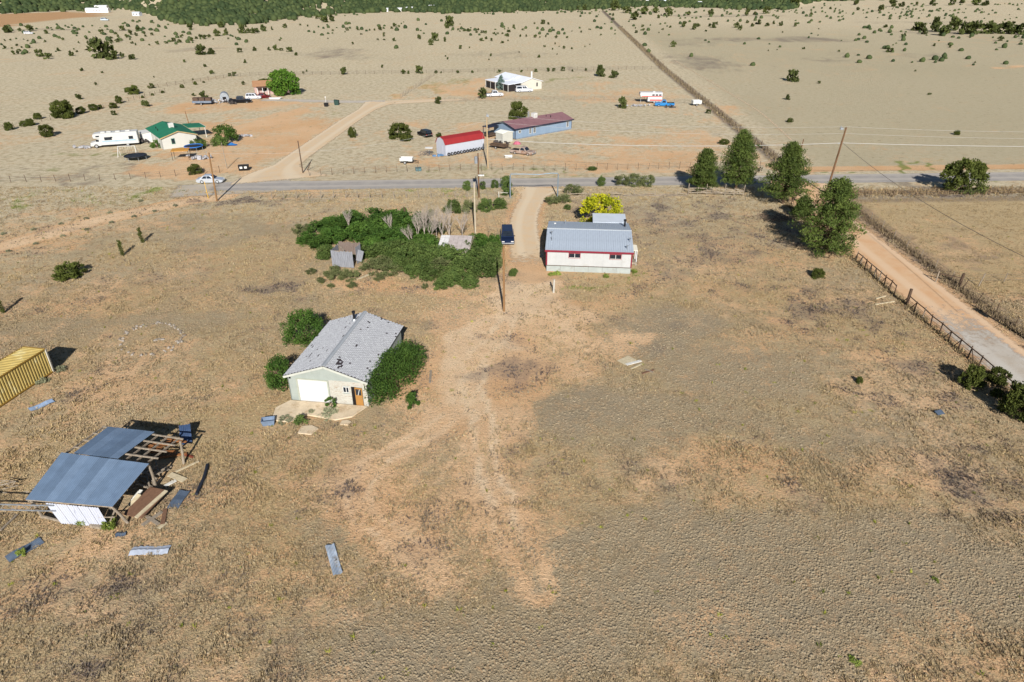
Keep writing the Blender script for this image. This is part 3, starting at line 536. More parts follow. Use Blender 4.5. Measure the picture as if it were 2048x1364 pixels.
Z3R = [(1065,160,75),(1125,215,28),(1075,262,30),(1132,242,26),(1066,228,16),(1252,262,14),(1282,238,24),(1343,220,28),(1450,215,48),(1532,235,54),(1562,213,40),(1657,210,36),(1678,222,48),(1707,195,28),(1622,250,20),(1863,220,48),(1893,240,42),(1952,183,30),(1990,210,34),(1372,372,52),(890,128,26),(1248,145,36),(1330,130,80),(1140,115,80),(1225,105,60),(1000,105,80),(1487,122,46),(1660,118,60),(1950,125,60),(2010,118,30),(665,82,50),(615,78,40),(910,85,80)]
Z4 = [(20,200,32),(70,185,40),(128,198,40),(175,182,28),(232,195,36),(340,200,34),(243,245,16),(515,220,12),(462,122,32),(1018,208,38),(1152,275,42),(402,370,28),(665,390,20),(137,382,14),(203,375,12),(1380,346,26),(1500,357,26),(1885,308,48),(1925,312,18),(2030,312,16),(1685,472,20),(1237,536,16),(985,85,50),(808,78,30),(800,38,45),(1070,52,65),(1140,52,55),(1375,45,55),(1520,42,60),(1590,25,55),(1700,42,75),(1770,45,60),(1250,42,30),(600,70,26),(640,75,18),(130,105,60),(340,60,80),(40,112,34)]
def many(lst, ox, sc, label, group, **k):
    for a, b, c_ in lst: juniper(ox + a / sc, b / sc, c_ / sc, label, group, **k)
many(Z1, 0, 3.938, 'small dark juniper dotted over the far pasture behind the green roofed house', 'junipers on the far left pasture')
many(Z2, 500, 3.938, 'small dark juniper dotted over the pale pasture behind the pink house and white barn', 'junipers on the far middle pasture')
many(Z2F + [(a + (1000 - 500) * 3.938, b, c_) for a, b, c_ in Z3F], 500, 3.938, 'round juniper standing along the far wire fence behind the white roofed house', 'junipers on the far fence')
many(Z3, 1000, 3.938, 'small dark juniper left of the long weedy fence line on the far pasture', 'junipers left of the far fence line')
many(Z3R, 1000, 3.938, 'dark juniper right of the long weedy fence line near the far wood', 'junipers right of the far fence line')
many(Z4, 1500, 3.737, 'small juniper scattered over the grey pasture at upper right', 'junipers on the right pasture')
for a, b, c_ in [(1280,235,110),(1310,260,60),(1395,240,110),(1470,270,90),(1540,230,110),(1620,260,110),(1700,260,130),(1790,255,120),(1860,255,110),(1930,255,110),(2000,260,110),(2060,262,110)]:
    juniper(1500 + a / 3.737, b / 3.737, c_ / 3.737, 'dark tree of the dense row at the upper right edge of the pasture', 'row of dark trees', name='juniper_tree')
ORD = 'first second third fourth fifth sixth seventh eighth ninth tenth eleventh twelfth thirteenth fourteenth fifteenth sixteenth seventeenth eighteenth nineteenth twentieth twenty-first twenty-second'.split()
for i_, (a, b, c_) in enumerate(sorted([(340,1085,150),(470,940,180),(530,925,90),(285,945,70),(180,1000,80),(225,995,75),(60,1030,75),(625,900,90),(720,875,85),(785,860,40),(885,858,75),(930,820,65),(1040,748,90),(1000,730,60),(1185,698,55),(1120,775,30),(1197,755,30),(1278,735,32),(1430,695,38),(1535,670,30),(1602,655,24),(1518,632,14)])):
    juniper(a / 3.938, b / 3.938, c_ / 3.938, ORD[i_] + ' juniper from the left in the line running behind the motorhome', 'junipers of the left fence line', near=True)
for a, b, c_, lb in [(790,465,190,'broad dark juniper clump alone on the far left pasture'),(860,472,120,'lower half of the broad juniper clump on the far left pasture'),(1580,435,110,'larger of two grey green bushes touching on the far pasture'),(1665,430,75,'smaller of two grey green bushes touching on the far pasture')]:
    juniper(a / 3.938, b / 3.938, c_ / 3.938, lb, None)
for px, py, wd, lb in [(226, 231, 11, 'tiny round juniper alone on the pasture beyond the motorhome'), (288, 214.6, 18, 'round juniper alone between the motorhome and the trailer yard'), (406, 196, 16, 'green juniper beside the trailer yard of the pink house'), (387, 192.5, 9, 'grey small juniper left of the green one by the trailers'), (468, 152.5, 10, 'dark round juniper beside a grey one behind the trailer yard'), (459, 153, 8, 'grey bush touching a round juniper behind the trailer yard'), (485, 170, 8, 'small round juniper just behind the pink house'),
                       (876.6, 208, 19, 'round juniper at the bend of the track below the white roofed house'), (968.5, 198, 27, 'large juniper hiding the tail of a white pickup'), (703, 275.5, 21.6, 'small spreading bush on the right verge of the gravel road'), (877.6, 274.8, 13, 'small juniper behind the red roofed shed'), (1200.6, 154, 25, 'larger of two junipers side by side right of the white roofed house'), (1227.8, 157, 20, 'smaller of two junipers side by side right of the white roofed house'), (1243.8, 218.4, 24, 'round juniper in the bare yard left of the red striped camper'),
                       (1417.7, 228, 11, 'small juniper beside the weedy fence below the stock trailer'), (1449.5, 289.5, 19, 'yellowish juniper just behind the tallest pine'), (1587, 164, 27, 'largest lone juniper on the grey right pasture'), (1638.6, 167.5, 8, 'small juniper right of the largest lone one on the grey pasture'), (1575.7, 200.2, 13, 'round juniper standing below the largest lone one on the pasture'), (1860, 190.5, 7, 'tiny dark juniper on the open middle of the right pasture'), (1915.6, 271, 13, 'small juniper on the right pasture beyond the round roadside tree'), (1581.6, 245.6, 15, 'grey sage bush among dead weeds beside the sandy track'), (1781, 105.5, 13, 'upright juniper with a smaller top on the upper right pasture'),
                       (385, 351, 33, 'round juniper behind the silver car by the paved road'), (1952, 782, 58, 'round juniper bush left of the rail fence by the gravel road'), (2002, 775, 40, 'upper of two small junipers against the rail fence'), (1999, 797, 27, 'lower of two small junipers against the rail fence'), (2062, 848, 90, 'big juniper cut off by the right edge under the rail fence'), (1720, 768, 15, 'tiny juniper alone in the grass right of the boards'), (1639.5, 558, 30, 'round juniper alone in the grass below the big pine')]:
    juniper(px, py, wd, lb, None, near=py > 240)
# broad low bush left of the black car and bush behind the blue house
for px, py, wd, sq, lb in [(797, 284, 62, .75, 'broad low green bush left of the parked black car'), (1036, 241, 43, .95, 'round green bush behind the blue house'), (526, 168, 26, .6, 'clipped green hedge behind the pink house'), (127, 562, 68, .62, 'spreading dark juniper with bare stem alone in the left field')]:
    juniper(px, py, wd, lb, None, near=True, squash=sq)
# dense round roadside tree on the right
def tree_thing(name, label, cat, x, y, h, trunk_h, trunk_r, crown_me, cs, rz=0, limbs=4, bark=None, seed=1, group=None):
    t = thing(name, label, cat, (x, y, gh(x, y)), rz, group); rs = random.Random(seed); m = MB(); m.tube([(0, 0, -.1), (.03, .02, trunk_h * .5), (0, 0, trunk_h)], [trunk_r, trunk_r * .8, trunk_r * .5])
    for i in range(limbs):
        a = rs.uniform(0, 6.28); z0 = trunk_h * rs.uniform(.3, .8); L = h * rs.uniform(.15, .28); m.tube([(0, 0, z0), (math.cos(a) * L * .6, math.sin(a) * L * .6, z0 + L * .4), (math.cos(a) * L, math.sin(a) * L, z0 + L * .9)], [trunk_r * .45, trunk_r * .3, trunk_r * .12], 5)
    m.build('trunk', bark or L_BARK, t); c = obj('crown', crown_me, t); c.scale = cs; return t
rs = np.random.default_rng(31); cl = round_clumps(rs, 70, .5, .5, .66, .02, .2)
tree_thing('juniper_tree', 'dense dome shaped evergreen on the near verge of the paved road at right', 'tree', *G(1931, 387)[:1], G(1931, 387)[1] + 1.5, 5, 1.6, .22, cloud_mesh('crown', cl, L_JUN, 80, .05, .03, rs, up=.5), (8.6, 8.2, 8.4), seed=3)

def pine(seed, h, rad, x, y, label, bare=.12):
    rs = np.random.default_rng(seed); rr = random.Random(seed); t = thing('pine_tree', label, 'tree', (x, y, gh(x, y)), rr.uniform(0, 6.28), 'pines beside the dirt road corner')
    m = MB(); m.tube([(0, 0, -.1), (.1, .05, h * .5), (0, 0, h * .97)], [.24, .16, .03]); cl = []; br = MB()
    levels = int(h * 2.3)
    for i in range(levels):
        f = min(.99, max(.01, bare + (1 - bare) * (i + rr.uniform(-.3, .3)) / levels)); z = max(.5, h * f); env = rad * (min(1, .62 + f * 1.6) * (1 - f ** 1.9) + .09) * rr.uniform(.75, 1.12); k = rr.randint(4, 6); a0 = rr.uniform(0, 6.28)
        for j in range(k):
            a = a0 + j * 6.283 / k + rr.uniform(-.35, .35); L = env * rr.uniform(.6, 1.1); ex, ey, ez = math.cos(a) * L, math.sin(a) * L, z + L * rr.uniform(.0, .35) - .2
            br.tube([(0, 0, z), (ex * .5, ey * .5, z + L * .06), (ex, ey, ez)], [.06, .045, .015], 4, False)
            for q in (1.0, .72, .45):
                if q * L > .35: cl.append(((ex * q + rr.uniform(-.25, .25), ey * q + rr.uniform(-.25, .25), z + (ez - z) * q + .15 + rr.uniform(-.1, .15)), np.array([.78, .78, .5]) * rr.uniform(.75, 1.25) * (.75 + .25 * rad / 3)))
    cl.append(((0, 0, h), .3)); m.build('trunk', L_BARK, t); br.build('branches', L_BARK, t); obj('crown', cloud_mesh('crown', cl, L_PINE, 62, .36, .11, rs, up=.4), t); return t
pine(11, 7.4, 2.7, 34.3, 121.2, 'smallest of the roadside pines, behind the fallen rail fence')
pine(12, 10.4, 3.6, 40.6, 122.0, 'tall dense pine second from the left of the roadside row')
pine(13, 10.2, 3.9, 46.2, 113.6, 'tall pine with open crown right of the rail fence end', .14)
pine(14, 10.4, 4.5, 44.2, 90.6, 'nearest and broadest pine, standing where the wooden rail fence begins', .06)
pine(15, 3.4, 1.8, 46.6, 106.0, 'short young pine between the two nearest tall pines', .04)

def leafy(name, label, cat, cl, mat, per, ll, lw, seed, x, y, h, tr=.14, up=.2, rz=0, group=None, limbs=4):
    rs = np.random.default_rng(seed); return tree_thing(name, label, cat, x, y, h, h * .55, tr, cloud_mesh('crown', cl(rs), mat, per, ll, lw, rs, up=up), (1, 1, 1), rz, seed=seed, group=group, limbs=limbs)
leafy('yellow_tree', 'bright yellow leaved tree behind the house with the grey metal roof', 'tree', lambda r: round_clumps(r, 95, 3.7, 2.6, 4.9, .6, .17), L_YEL, 46, .34, .2, 41, 13.6, 102.4, 4.9, .18, .15)
leafy('leafy_tree', 'leafy green tree behind the left eave of the shingled garage', 'tree', lambda r: round_clumps(r, 80, 2.5, 2.2, 3.9, .2, .2), L_ELM, 80, .2, .1, 42, -22.0, 63.8, 3.9)
leafy('leafy_tree', 'small green tree against the left wall of the shingled garage', 'tree', lambda r: round_clumps(r, 55, 1.5, 1.9, 3.0, .1, .24), L_ELM, 80, .19, .1, 43, -21.9, 55.5, 3.0)
leafy('leafy_tree', 'large green elm bush leaning over the right side of the shingled garage', 'tree', lambda r: [((c[0] + c[1] * .42, c[1], c[2]), q) for c, q in round_clumps(r, 150, 1.45, 4.5, 3.9, .1, .17)], L_ELM, 78, .2, .1, 44, -11.0, 55.2, 3.9, .16)
leafy('leafy_bush', 'small green bush beside the big elm at the garage', 'bush', lambda r: round_clumps(r, 22, .75, .7, 1.5, .05, .3), L_ELM, 40, .2, .12, 45, -9.0, 51.8, 1.4, .05)
leafy('leafy_bush', 'thin green sapling growing in front of the white garage door', 'bush', lambda r: round_clumps(r, 14, .6, .4, 1.2, .05, .26), L_ELM, 26, .2, .11, 46, -16.4, 51.6, 1.3, .04)
leafy('leafy_bush', 'green weedy bush on the edge of the garage slab', 'bush', lambda r: round_clumps(r, 16, .75, .6, .8, .02, .3), L_SHRUB, 26, .2, .1, 47, -18.4, 49.2, .7, .04)
leafy('big_tree', 'large bright green tree beside the pink house', 'tree', lambda r: round_clumps(r, 140, 5.4, 4.6, 7.6, .3, .17), L_BRIGHT, 50, .55, .34, 48, -72.6, 229.5, 7.6, .3)
leafy('big_tree', 'green tree shading the porch end of the green roofed house', 'tree', lambda r: round_clumps(r, 70, 3.2, 2.4, 3.8, .2, .2), L_ELM, 32, .36, .2, 49, -66.2, 161, 3.8, .15)
leafy('leafy_bush', 'low dark green bush in the yard right of the green roofed house', 'bush', lambda r: round_clumps(r, 34, 2.3, 1.8, 1.9, .1, .26), L_SHRUB, 34, .34, .18, 50, -66.0, 157.2, 1.9, .08)
leafy('leafy_bush', 'dark bush against the front wall of the green roofed house', 'bush', lambda r: round_clumps(r, 34, 2.3, 1.1, 1.7, .05, .26), L_SHRUB, 34, .3, .16, 51, -70.3, 155.8, 1.7, .06)
leafy('leafy_bush', 'bright green bush at the left wall of the green roofed house', 'bush', lambda r: round_clumps(r, 26, 1.3, 1.9, 1.4, .02, .3), L_BRIGHT, 32, .3, .16, 52, -79.8, 156.0, 1.3, .06)
leafy('spruce_tree', 'blue spruce in front of the shaded porch of the white roofed house', 'tree', lambda r: [((math.cos(a) * (1.9 * (1 - f)), math.sin(a) * (1.9 * (1 - f)), .4 + 4.0 * f), .45) for f in np.linspace(0, .97, 14) for a in r.uniform(0, 6.28, 5)], L_BLUEG, 20, .4, .16, 53, -3.6, 240.0, 4.4, .1, .1)
for i, (px, py, hh, lb) in enumerate([(246, 511.5, 2.2, 'left one of two slim columnar cypresses in the left field'), (285, 486.5, 2.2, 'right one of two slim columnar cypresses in the left field'), (6, 626, 2.2, 'slim columnar cypress at the left edge of the field')]):
    x, y = G(px, py); leafy('cypress', lb, 'tree', lambda r: [((r.uniform(-.1, .1), r.uniform(-.1, .1), z), .32 * (1.05 - .75 * abs(z / hh - .35))) for z in np.linspace(.15, hh, 16)], L_JUN, 34, .22, .08, 60 + i, x, y, hh, .05, .8, group='columnar cypresses', limbs=0)

# thicket round the two ruins and shrubs along the driveway
def shrub_mesh(seed, mat, n=26, per=30, ll=.24, lw=.11, up=.35, sz=.5, h=.8):
    rs = np.random.default_rng(seed); return cloud_mesh('shrub', round_clumps(rs, n, sz, sz * rs.uniform(.85, 1.1), h, 0, .3), mat, per, ll, lw, rs, up=up)
SH = [shrub_mesh(300 + i, L_SHRUB, 36, 80, .085, .034) for i in range(4)]; SE = [shrub_mesh(310 + i, L_ELM, 38, 80, .08, .036) for i in range(3)]; SO = [shrub_mesh(320 + i, L_OLIVE, 26, 60, .11, .028, .8) for i in range(3)]; SG = [shrub_mesh(330 + i, L_GRASSG, 14, 26, .3, .06, 1.2, h=.55) for i in range(2)]; SS = [shrub_mesh(340 + i, L_SAGE, 14, 26, .26, .06, .8, h=.6) for i in range(2)]
def shrub(px, py, wpx, hm, pool, label, group=None, name='shrub', dy=.3):
    x, y = G(px, py); s = wpx * mpp(py); o = obj(name, PR.choice(pool), None, (x, y + s * dy, gh(x, y) - .04), PR.uniform(0, 6.28)); o.scale = (s, s, hm * 1.35); return tag(o, label, 'bush', group)
TH = [(640,475,60,2.0),(690,470,70,2.4),(735,462,75,2.5),(790,465,75,2.5),(840,470,60,2.4),(640,505,60,1.9),(745,495,70,2.3),(800,500,75,2.4),(850,510,70,2.4),(760,525,60,2.1),(815,535,65,2.2),(870,535,65,2.2),(740,548,55,1.5),(905,545,70,2.1),(960,535,65,2.2),(955,505,60,2.2),(985,515,45,2.0),(860,560,60,1.6),(915,572,62,1.5),(965,560,60,1.8),(990,545,36,1.6),(650,520,50,1.7),(612,492,50,1.5),(830,555,55,1.4),(780,552,45,1.3),(885,580,44,1.2),(940,580,40,1.1),(700,455,60,2.1),(770,445,50,1.8),(870,470,40,1.6),(665,490,60,2.0),(715,488,60,2.2),(770,480,70,2.3),(720,520,50,1.9),(790,520,60,2.1),(840,528,60,2.1),(880,555,60,1.8),(930,555,62,1.9),(985,532,50,2.0),(940,520,50,2.0),(765,505,60,2.2),(820,480,60,2.3),(665,462,50,1.8),(735,480,60,2.3),(990,500,34,1.8),(850,545,55,1.8),(905,562,50,1.5),(745,510,50,2.0),(690,485,50,2.0),(800,545,50,1.7),(835,515,55,2.1),(890,528,50,2.0),(760,540,50,1.6),(975,548,50,1.8),(925,535,50,2.0),(800,455,50,2.0),(830,500,50,2.1)]
for i_, (px, py, wd, hm) in enumerate(TH): shrub(px, py, wd * PR.uniform(.95, 1.15), hm * PR.uniform(.85, 1.15), SO if (py > 515 and i_ % 4 == 0) else (SE if py < 512 else SH), 'dark green leafy shrub of the dense thicket around the two grey ruins', 'shrubs of the thicket')
shrub(603, 470, 46, 1.3, SO, 'separate olive shrub at the left end of the thicket')
for px, py, wd, hm in [(655,555,24,.9),(672,560,34,1.2),(690,562,34,1.3),(708,558,26,1.0),(640,566,20,.7),(757,562,22,.9),(660,575,18,.5),(703,575,24,.7),(620,548,26,.6),(668,545,24,.9),(850,578,16,.7)]: shrub(px, py, wd, hm, SO, 'thin olive shrub on the bare front edge of the thicket', 'thin shrubs before the thicket')
for px, py, wd, hm, lb in [(938,428,34,1.9,'olive green shrub left of the white pole'),(972,424,36,1.8,'green shrub right of the white pole'),(1000,420,34,1.6,'green shrub right beside the driveway, below the pipe gate'),(905,430,40,2.0,'leggy green shrub left of the tall white pole near bare trees'),(933,382,18,1.6,'small dark tree shrub on the near road verge left of the brown pole'),(990,378,18,1.5,'small green shrub on the road verge left of the gate'),(1012,380,26,2.2,'green shrub tree behind the left gate post'),(1014,393,24,1.2,'green shrub in front of the left gate post'),(965,380,14,1.4,'slim shrub right of the brown utility pole'),(861,434,18,1.2,'small olive shrub behind the bare trees'),(808,440,18,1.8,'thin shrub on the dead stump behind the thicket'),(1147,392,44,1.6,'olive shrub just right of the right gate post'),(1105,412,36,1.4,'olive shrub right of the driveway bend'),(1128,408,36,1.3,'second olive shrub right of the driveway bend'),(1135,420,16,.8,'small dark shrub below the two shrubs at the driveway bend'),
                           (1203,373,20,1.6,'small round shrub on the road verge left of a long hedge'),(1185,342,22,.7,'low bright green weed on the far road verge'),(1244,374,38,1.8,'left clump of the olive hedge on the near road verge'),(1270,374,40,1.9,'middle clump of the olive hedge on the near road verge'),(1297,375,36,1.9,'right clump of the olive hedge on the near road verge'),(1027,553,24,.9,'green bush at the foot of the tan pole by the driveway')]: shrub(px, py, wd, hm, SO if wd > 17 and 'olive' in lb else SH, lb)
for px, py, wd, lb in [(1112,552,22,'bright green weed clump at the left end of the house front'),(1102,553,14,'smaller green weed at the house corner by the driveway'),(1212,556,14,'green weed standing below the right window of the house'),(1268,547,14,'yellow green weed at the right corner of the house'),(40,1113,22,'small green weed beside the dark metal sheet'),(165,1052,24,'green weed under the white siding of the collapsed shed'),(215,1060,34,'tall green weed at the corner of the collapsed shed'),(1715,1330,32,'yellow green sprawling weed near the bottom right'),(1872,1165,18,'small dark yellow weed in the grey turf at right')]: shrub(px, py, wd, (.22 if px > 1600 else .4 + wd * .01), SG, lb, name='weed_clump')
for px, py, wd, lb in [(570,848,36,'pale sage bush beside the garage slab near the blue trough'),(622,830,16,'small pale sage tuft on the slab edge'),(655,838,50,'brown dead weeds at the front of the garage slab'),(118,745,26,'olive weed at the right end of the yellow container'),(80,770,30,'olive weed along the side of the yellow container')]: shrub(px, py, wd, .5, SS, lb, name='weed_clump')
for px, py in [(15,505),(70,490),(125,475),(173,462),(222,448),(267,436),(65,461),(120,450),(172,440),(218,428),(308,425),(350,414),(5,470),(280,404)]: shrub(px, py, 11, .45, SS, 'tiny withered shrub planted along the orange dirt track', 'withered shrubs along the dirt track', name='withered_shrub')
# bare grey trees
def dead_tree(seed, x, y, h, label, group='bare grey trees', lean=0):
    rr = random.Random(seed); m = MB()
    def grow(p, d, L, r, lv):
        q = p + d * L; m.tube([p, p + d * L * .5 + Vector((rr.uniform(-.05, .05), rr.uniform(-.05, .05), 0)) * L, q], [r, r * .8, r * .6], 5, False)
        if lv == 0: return
        for i in range(rr.randint(2, 4) if lv < 3 else 4):
            nd = (d + Vector((rr.uniform(-.6, .6), rr.uniform(-.6, .6), rr.uniform(.1, .6)))).normalized(); grow(p + d * L * rr.uniform(.6, 1), nd, L * rr.uniform(.6, .92), r * .58, lv - 1)
    grow(Vector((0, 0, -.05)), Vector((lean, rr.uniform(-.1, .1), 1)).normalized(), h * .46, .075, 4); o = m.build('bare_tree', L_DEADW); o.location = (x, y, 0); return tag(o, label, 'tree', group)
for i, (px, py, h, lb, ln) in enumerate([(838,490,4.2,'left tall bare grey tree above the thicket',-.1),(848,487,4.4,'bare grey tree in the middle of the leafless group',.1),(862,492,3.8,'low forked bare tree above the thicket centre',0),(885,488,4.6,'tallest bare grey tree left of the broken roof',0),(897,486,4.4,'bare grey tree right behind the broken roof',.1),(925,482,3.6,'bare grey tree standing alone by the white pole',0),(875,482,3.8,'thin bare tree behind the others in the leafless group',-.05),(833,497,2.8,'fallen leaning bare tree over the thicket',-.7),(700,470,3.0,'bare grey branches sticking out of the thicket above the left ruin',0),(785,478,2.8,'bare stems in the middle top of the thicket',0),(922,535,1.8,'bare pale branches in front of the broken roof',.3)]):
    x, y = G(px, py); dead_tree(80 + i, x, y, h, lb, None, ln)
def stump():
    x, y = G(811, 443); o = MB().tube([(0, 0, -.1), (.05, 0, 1.4), (-.1, 0, 2.4)], [.2, .17, .1]).build('tree_stump', M_WOODD); o.location = (x, y, 0); tag(o, 'dark dead tree trunk standing behind the thicket', 'stump')
stump()
# brush pile under the nearest pines
def brush():
    rr = random.Random(9); m = MB()
    for i in range(170):
        a = Vector((rr.gauss(0, 2.6), rr.gauss(0, .9), rr.uniform(0, .6))); d = Vector((rr.uniform(-1, 1), rr.uniform(-.6, .6), rr.uniform(-.1, .4))) * rr.uniform(.6, 1.6); m.tube([a, a + d * .5, a + d], [.04, .03, .015], 4, False)
    o = m.build('brush_pile', pm('brush_wood', srgb(116, 98, 84), .95, .3, 4)); o['kind'] = 'stuff'; o.location = (*G(1560, 440), .05); tag(o, 'heap of dead branches lying left of the nearest pine', 'brush pile')
brush()

# far wood on the hill and scrub too small to tell apart: one mass each
def blob_mass(name, X, Y, R_, label, mat, hsc=(.7, 1.15), seed=4):
    rs = np.random.default_rng(seed); n = len(X); k = 7; z0 = hill(X, Y); a = np.arange(k) * 6.2832 / k; V = []; q = rs.uniform(.8, 1.2, (n, k, 1)); h = R_ * rs.uniform(*hsc, n) * 1.5
    def ring(f, zf): return np.stack([X[:, None] + np.cos(a) * R_[:, None] * f * q[..., 0], Y[:, None] + np.sin(a) * R_[:, None] * f * q[..., 0], z0[:, None] + (h * zf)[:, None] * rs.uniform(.8, 1.2, (n, k))], -1)
    V = np.concatenate([ring(.7, -.02), ring(1.0, .38), ring(.62, .8), np.stack([X, Y, z0 + h], -1)[:, None]], 1); o = (np.arange(n) * (3 * k + 1))[:, None]; Fs = []
    for i in range(k):
        j = (i + 1) % k
        for b in (0, k): Fs += [np.concatenate([o + b + i, o + b + j, o + b + k + j], 1), np.concatenate([o + b + i, o + b + k + j, o + b + k + i], 1)]
        Fs.append(np.concatenate([o + 2 * k + i, o + 2 * k + j, o + 3 * k], 1))
    me = np_mesh(name, V.reshape(-1, 3), np.concatenate(Fs), mat, {'tint': ('FLOAT', np.repeat(rs.random(n), 3 * k + 1))}); tag(obj(name, me), label, 'trees', kind='stuff')
rg = np.random.default_rng(12); n = 56000; ang = rg.uniform(-.78, .72, n); e = np.interp(ang, _fa, _fr); rad = e + rg.uniform(-25, 210, n); fx, fy = np.sin(ang) * rad, np.cos(ang) * rad
cl_ = fbm(fx * .022, fy * .022, 8, 4); dens = np.where(rad < e, .10, .85) * np.where(ang > .42, .35, 1) * np.where(ang > .15, .8, 1); k = rg.random(n) < dens * np.clip((cl_ - .26) * 5, .06, 1); k &= rg.random(n) < .5
blob_mass('far_wood', fx[k], fy[k], rg.uniform(1.6, 3.4, k.sum()), 'dark green juniper wood covering the far hillside along the top', L_FOREST)
n = 5200; sx = rg.uniform(-420, 640, n); sy = rg.uniform(300, 900, n); d_ = fbm(sx * .012, sy * .012, 14, 4); k = (rg.random(n) < np.clip((d_ - .42) * 5, 0, 1) * .6) & (np.abs(sx) < sy * .8 + 10) & (np.hypot(sx, sy) < forest_edge(sx, sy)) & ~in_poly(sx, sy, GP((-200, 30), (0, 29), (120, 24), (200, 26), (215, 31), (130, 38), (0, 54), (-200, 64)))
blob_mass('far_scrub', sx[k], sy[k], rg.uniform(.5, 1.5, k.sum()), 'tiny dark bushes speckling the distant pasture below the wood', L_FOREST, seed=5)

# ------------------------------------------------------------------ buildings
def wquad(side, u, z, off, lx, ly):
    """a point on a wall: side f (y=0), b (y=ly), l (x=0), r (x=lx)"""
    return {'f': (u, -off, z), 'b': (u, ly + off, z), 'l': (-off, u, z), 'r': (lx + off, u, z)}[side]
def wbox(m, side, u0, u1, z0, z1, o0, o1, lx, ly):
    a = Vector(wquad(side, u0, z0, o0, lx, ly)); b = Vector(wquad(side, u1, z1, o1, lx, ly)); c = (a + b) / 2; d = b - a
    return m.box(c, (abs(d.x), abs(d.y), abs(d.z)))
def window(t, side, u, z, w, h, lx, ly, fmat, panes=2, fw=.07, name='window', pane_mat=None, label=None):
    m = MB(); wbox(m, side, u, u + w, z, z + fw, 0, .06, lx, ly); wbox(m, side, u, u + w, z + h - fw, z + h, 0, .06, lx, ly); wbox(m, side, u, u + fw, z + fw, z + h - fw, 0, .055, lx, ly); wbox(m, side, u + w - fw, u + w, z + fw, z + h - fw, 0, .055, lx, ly)
    f = m.build(name, fmat, t); k = (w - 2 * fw) / panes
    for i in range(panes):
        wbox(MB(), side, 0, 0, 0, 0, 0, 0, lx, ly); p = MB(); wbox(p, side, u + fw + i * k + (.03 if i else 0), u + fw + (i + 1) * k, z + fw, z + h - fw, .008, .022, lx, ly); p.build('pane', pane_mat or M_GLASS, f)
    if panes > 1:
        p = MB(); wbox(p, side, u + fw + k - .01, u + fw + k + .05, z + fw, z + h - fw, .025, .05, lx, ly); p.build('mullion', M_WHITE, f)
    return f
def gable(t, lx, ly, ez, rz, ridge, wm, rm, over=.3, th=.12, z0=0, gm=None, rname='roof', skip=()):
    """four walls and two roof slopes; ridge runs along local x or y"""
    if ridge == 'x': P = {'f': [(0, 0, z0), (lx, 0, z0), (lx, 0, ez), (0, 0, ez)], 'b': [(lx, ly, z0), (0, ly, z0), (0, ly, ez), (lx, ly, ez)], 'l': [(0, ly, z0), (0, 0, z0), (0, 0, ez), (0, ly / 2, rz), (0, ly, ez)], 'r': [(lx, 0, z0), (lx, ly, z0), (lx, ly, ez), (lx, ly / 2, rz), (lx, 0, ez)]}
    else: P = {'f': [(0, 0, z0), (lx, 0, z0), (lx, 0, ez), (lx / 2, 0, rz), (0, 0, ez)], 'b': [(lx, ly, z0), (0, ly, z0), (0, ly, ez), (lx / 2, ly, rz), (lx, ly, ez)], 'l': [(0, ly, z0), (0, 0, z0), (0, 0, ez), (0, ly, ez)], 'r': [(lx, 0, z0), (lx, ly, z0), (lx, ly, ez), (lx, 0, ez)]}
    for k, q in P.items():
        if k not in skip: MB().slab(q, .1).build('wall', (gm if gm and len(q) == 5 else wm), t)
    up = th + .02; o = []
    if ridge == 'x':
        s = (rz - ez) / (ly / 2); e = ez - over * s
        Q = [[(-over, -over, e + up), (lx + over, -over, e + up), (lx + over, ly / 2, rz + up), (-over, ly / 2, rz + up)], [(lx + over, ly + over, e + up), (-over, ly + over, e + up), (-over, ly / 2, rz + up), (lx + over, ly / 2, rz + up)]]
    else:
        s = (rz - ez) / (lx / 2); e = ez - over * s
        Q = [[(-over, ly + over, e + up), (-over, -over, e + up), (lx / 2, -over, rz + up), (lx / 2, ly + over, rz + up)], [(lx + over, -over, e + up), (lx + over, ly + over, e + up), (lx / 2, ly + over, rz + up), (lx / 2, -over, rz + up)]]
    if rm:
        for q in Q: o.append(MB().slab(q, th).build(rname, rm, t))
    return Q, o
def lerp(a, b, t): return Vector(a) + (Vector(b) - Vector(a)) * t

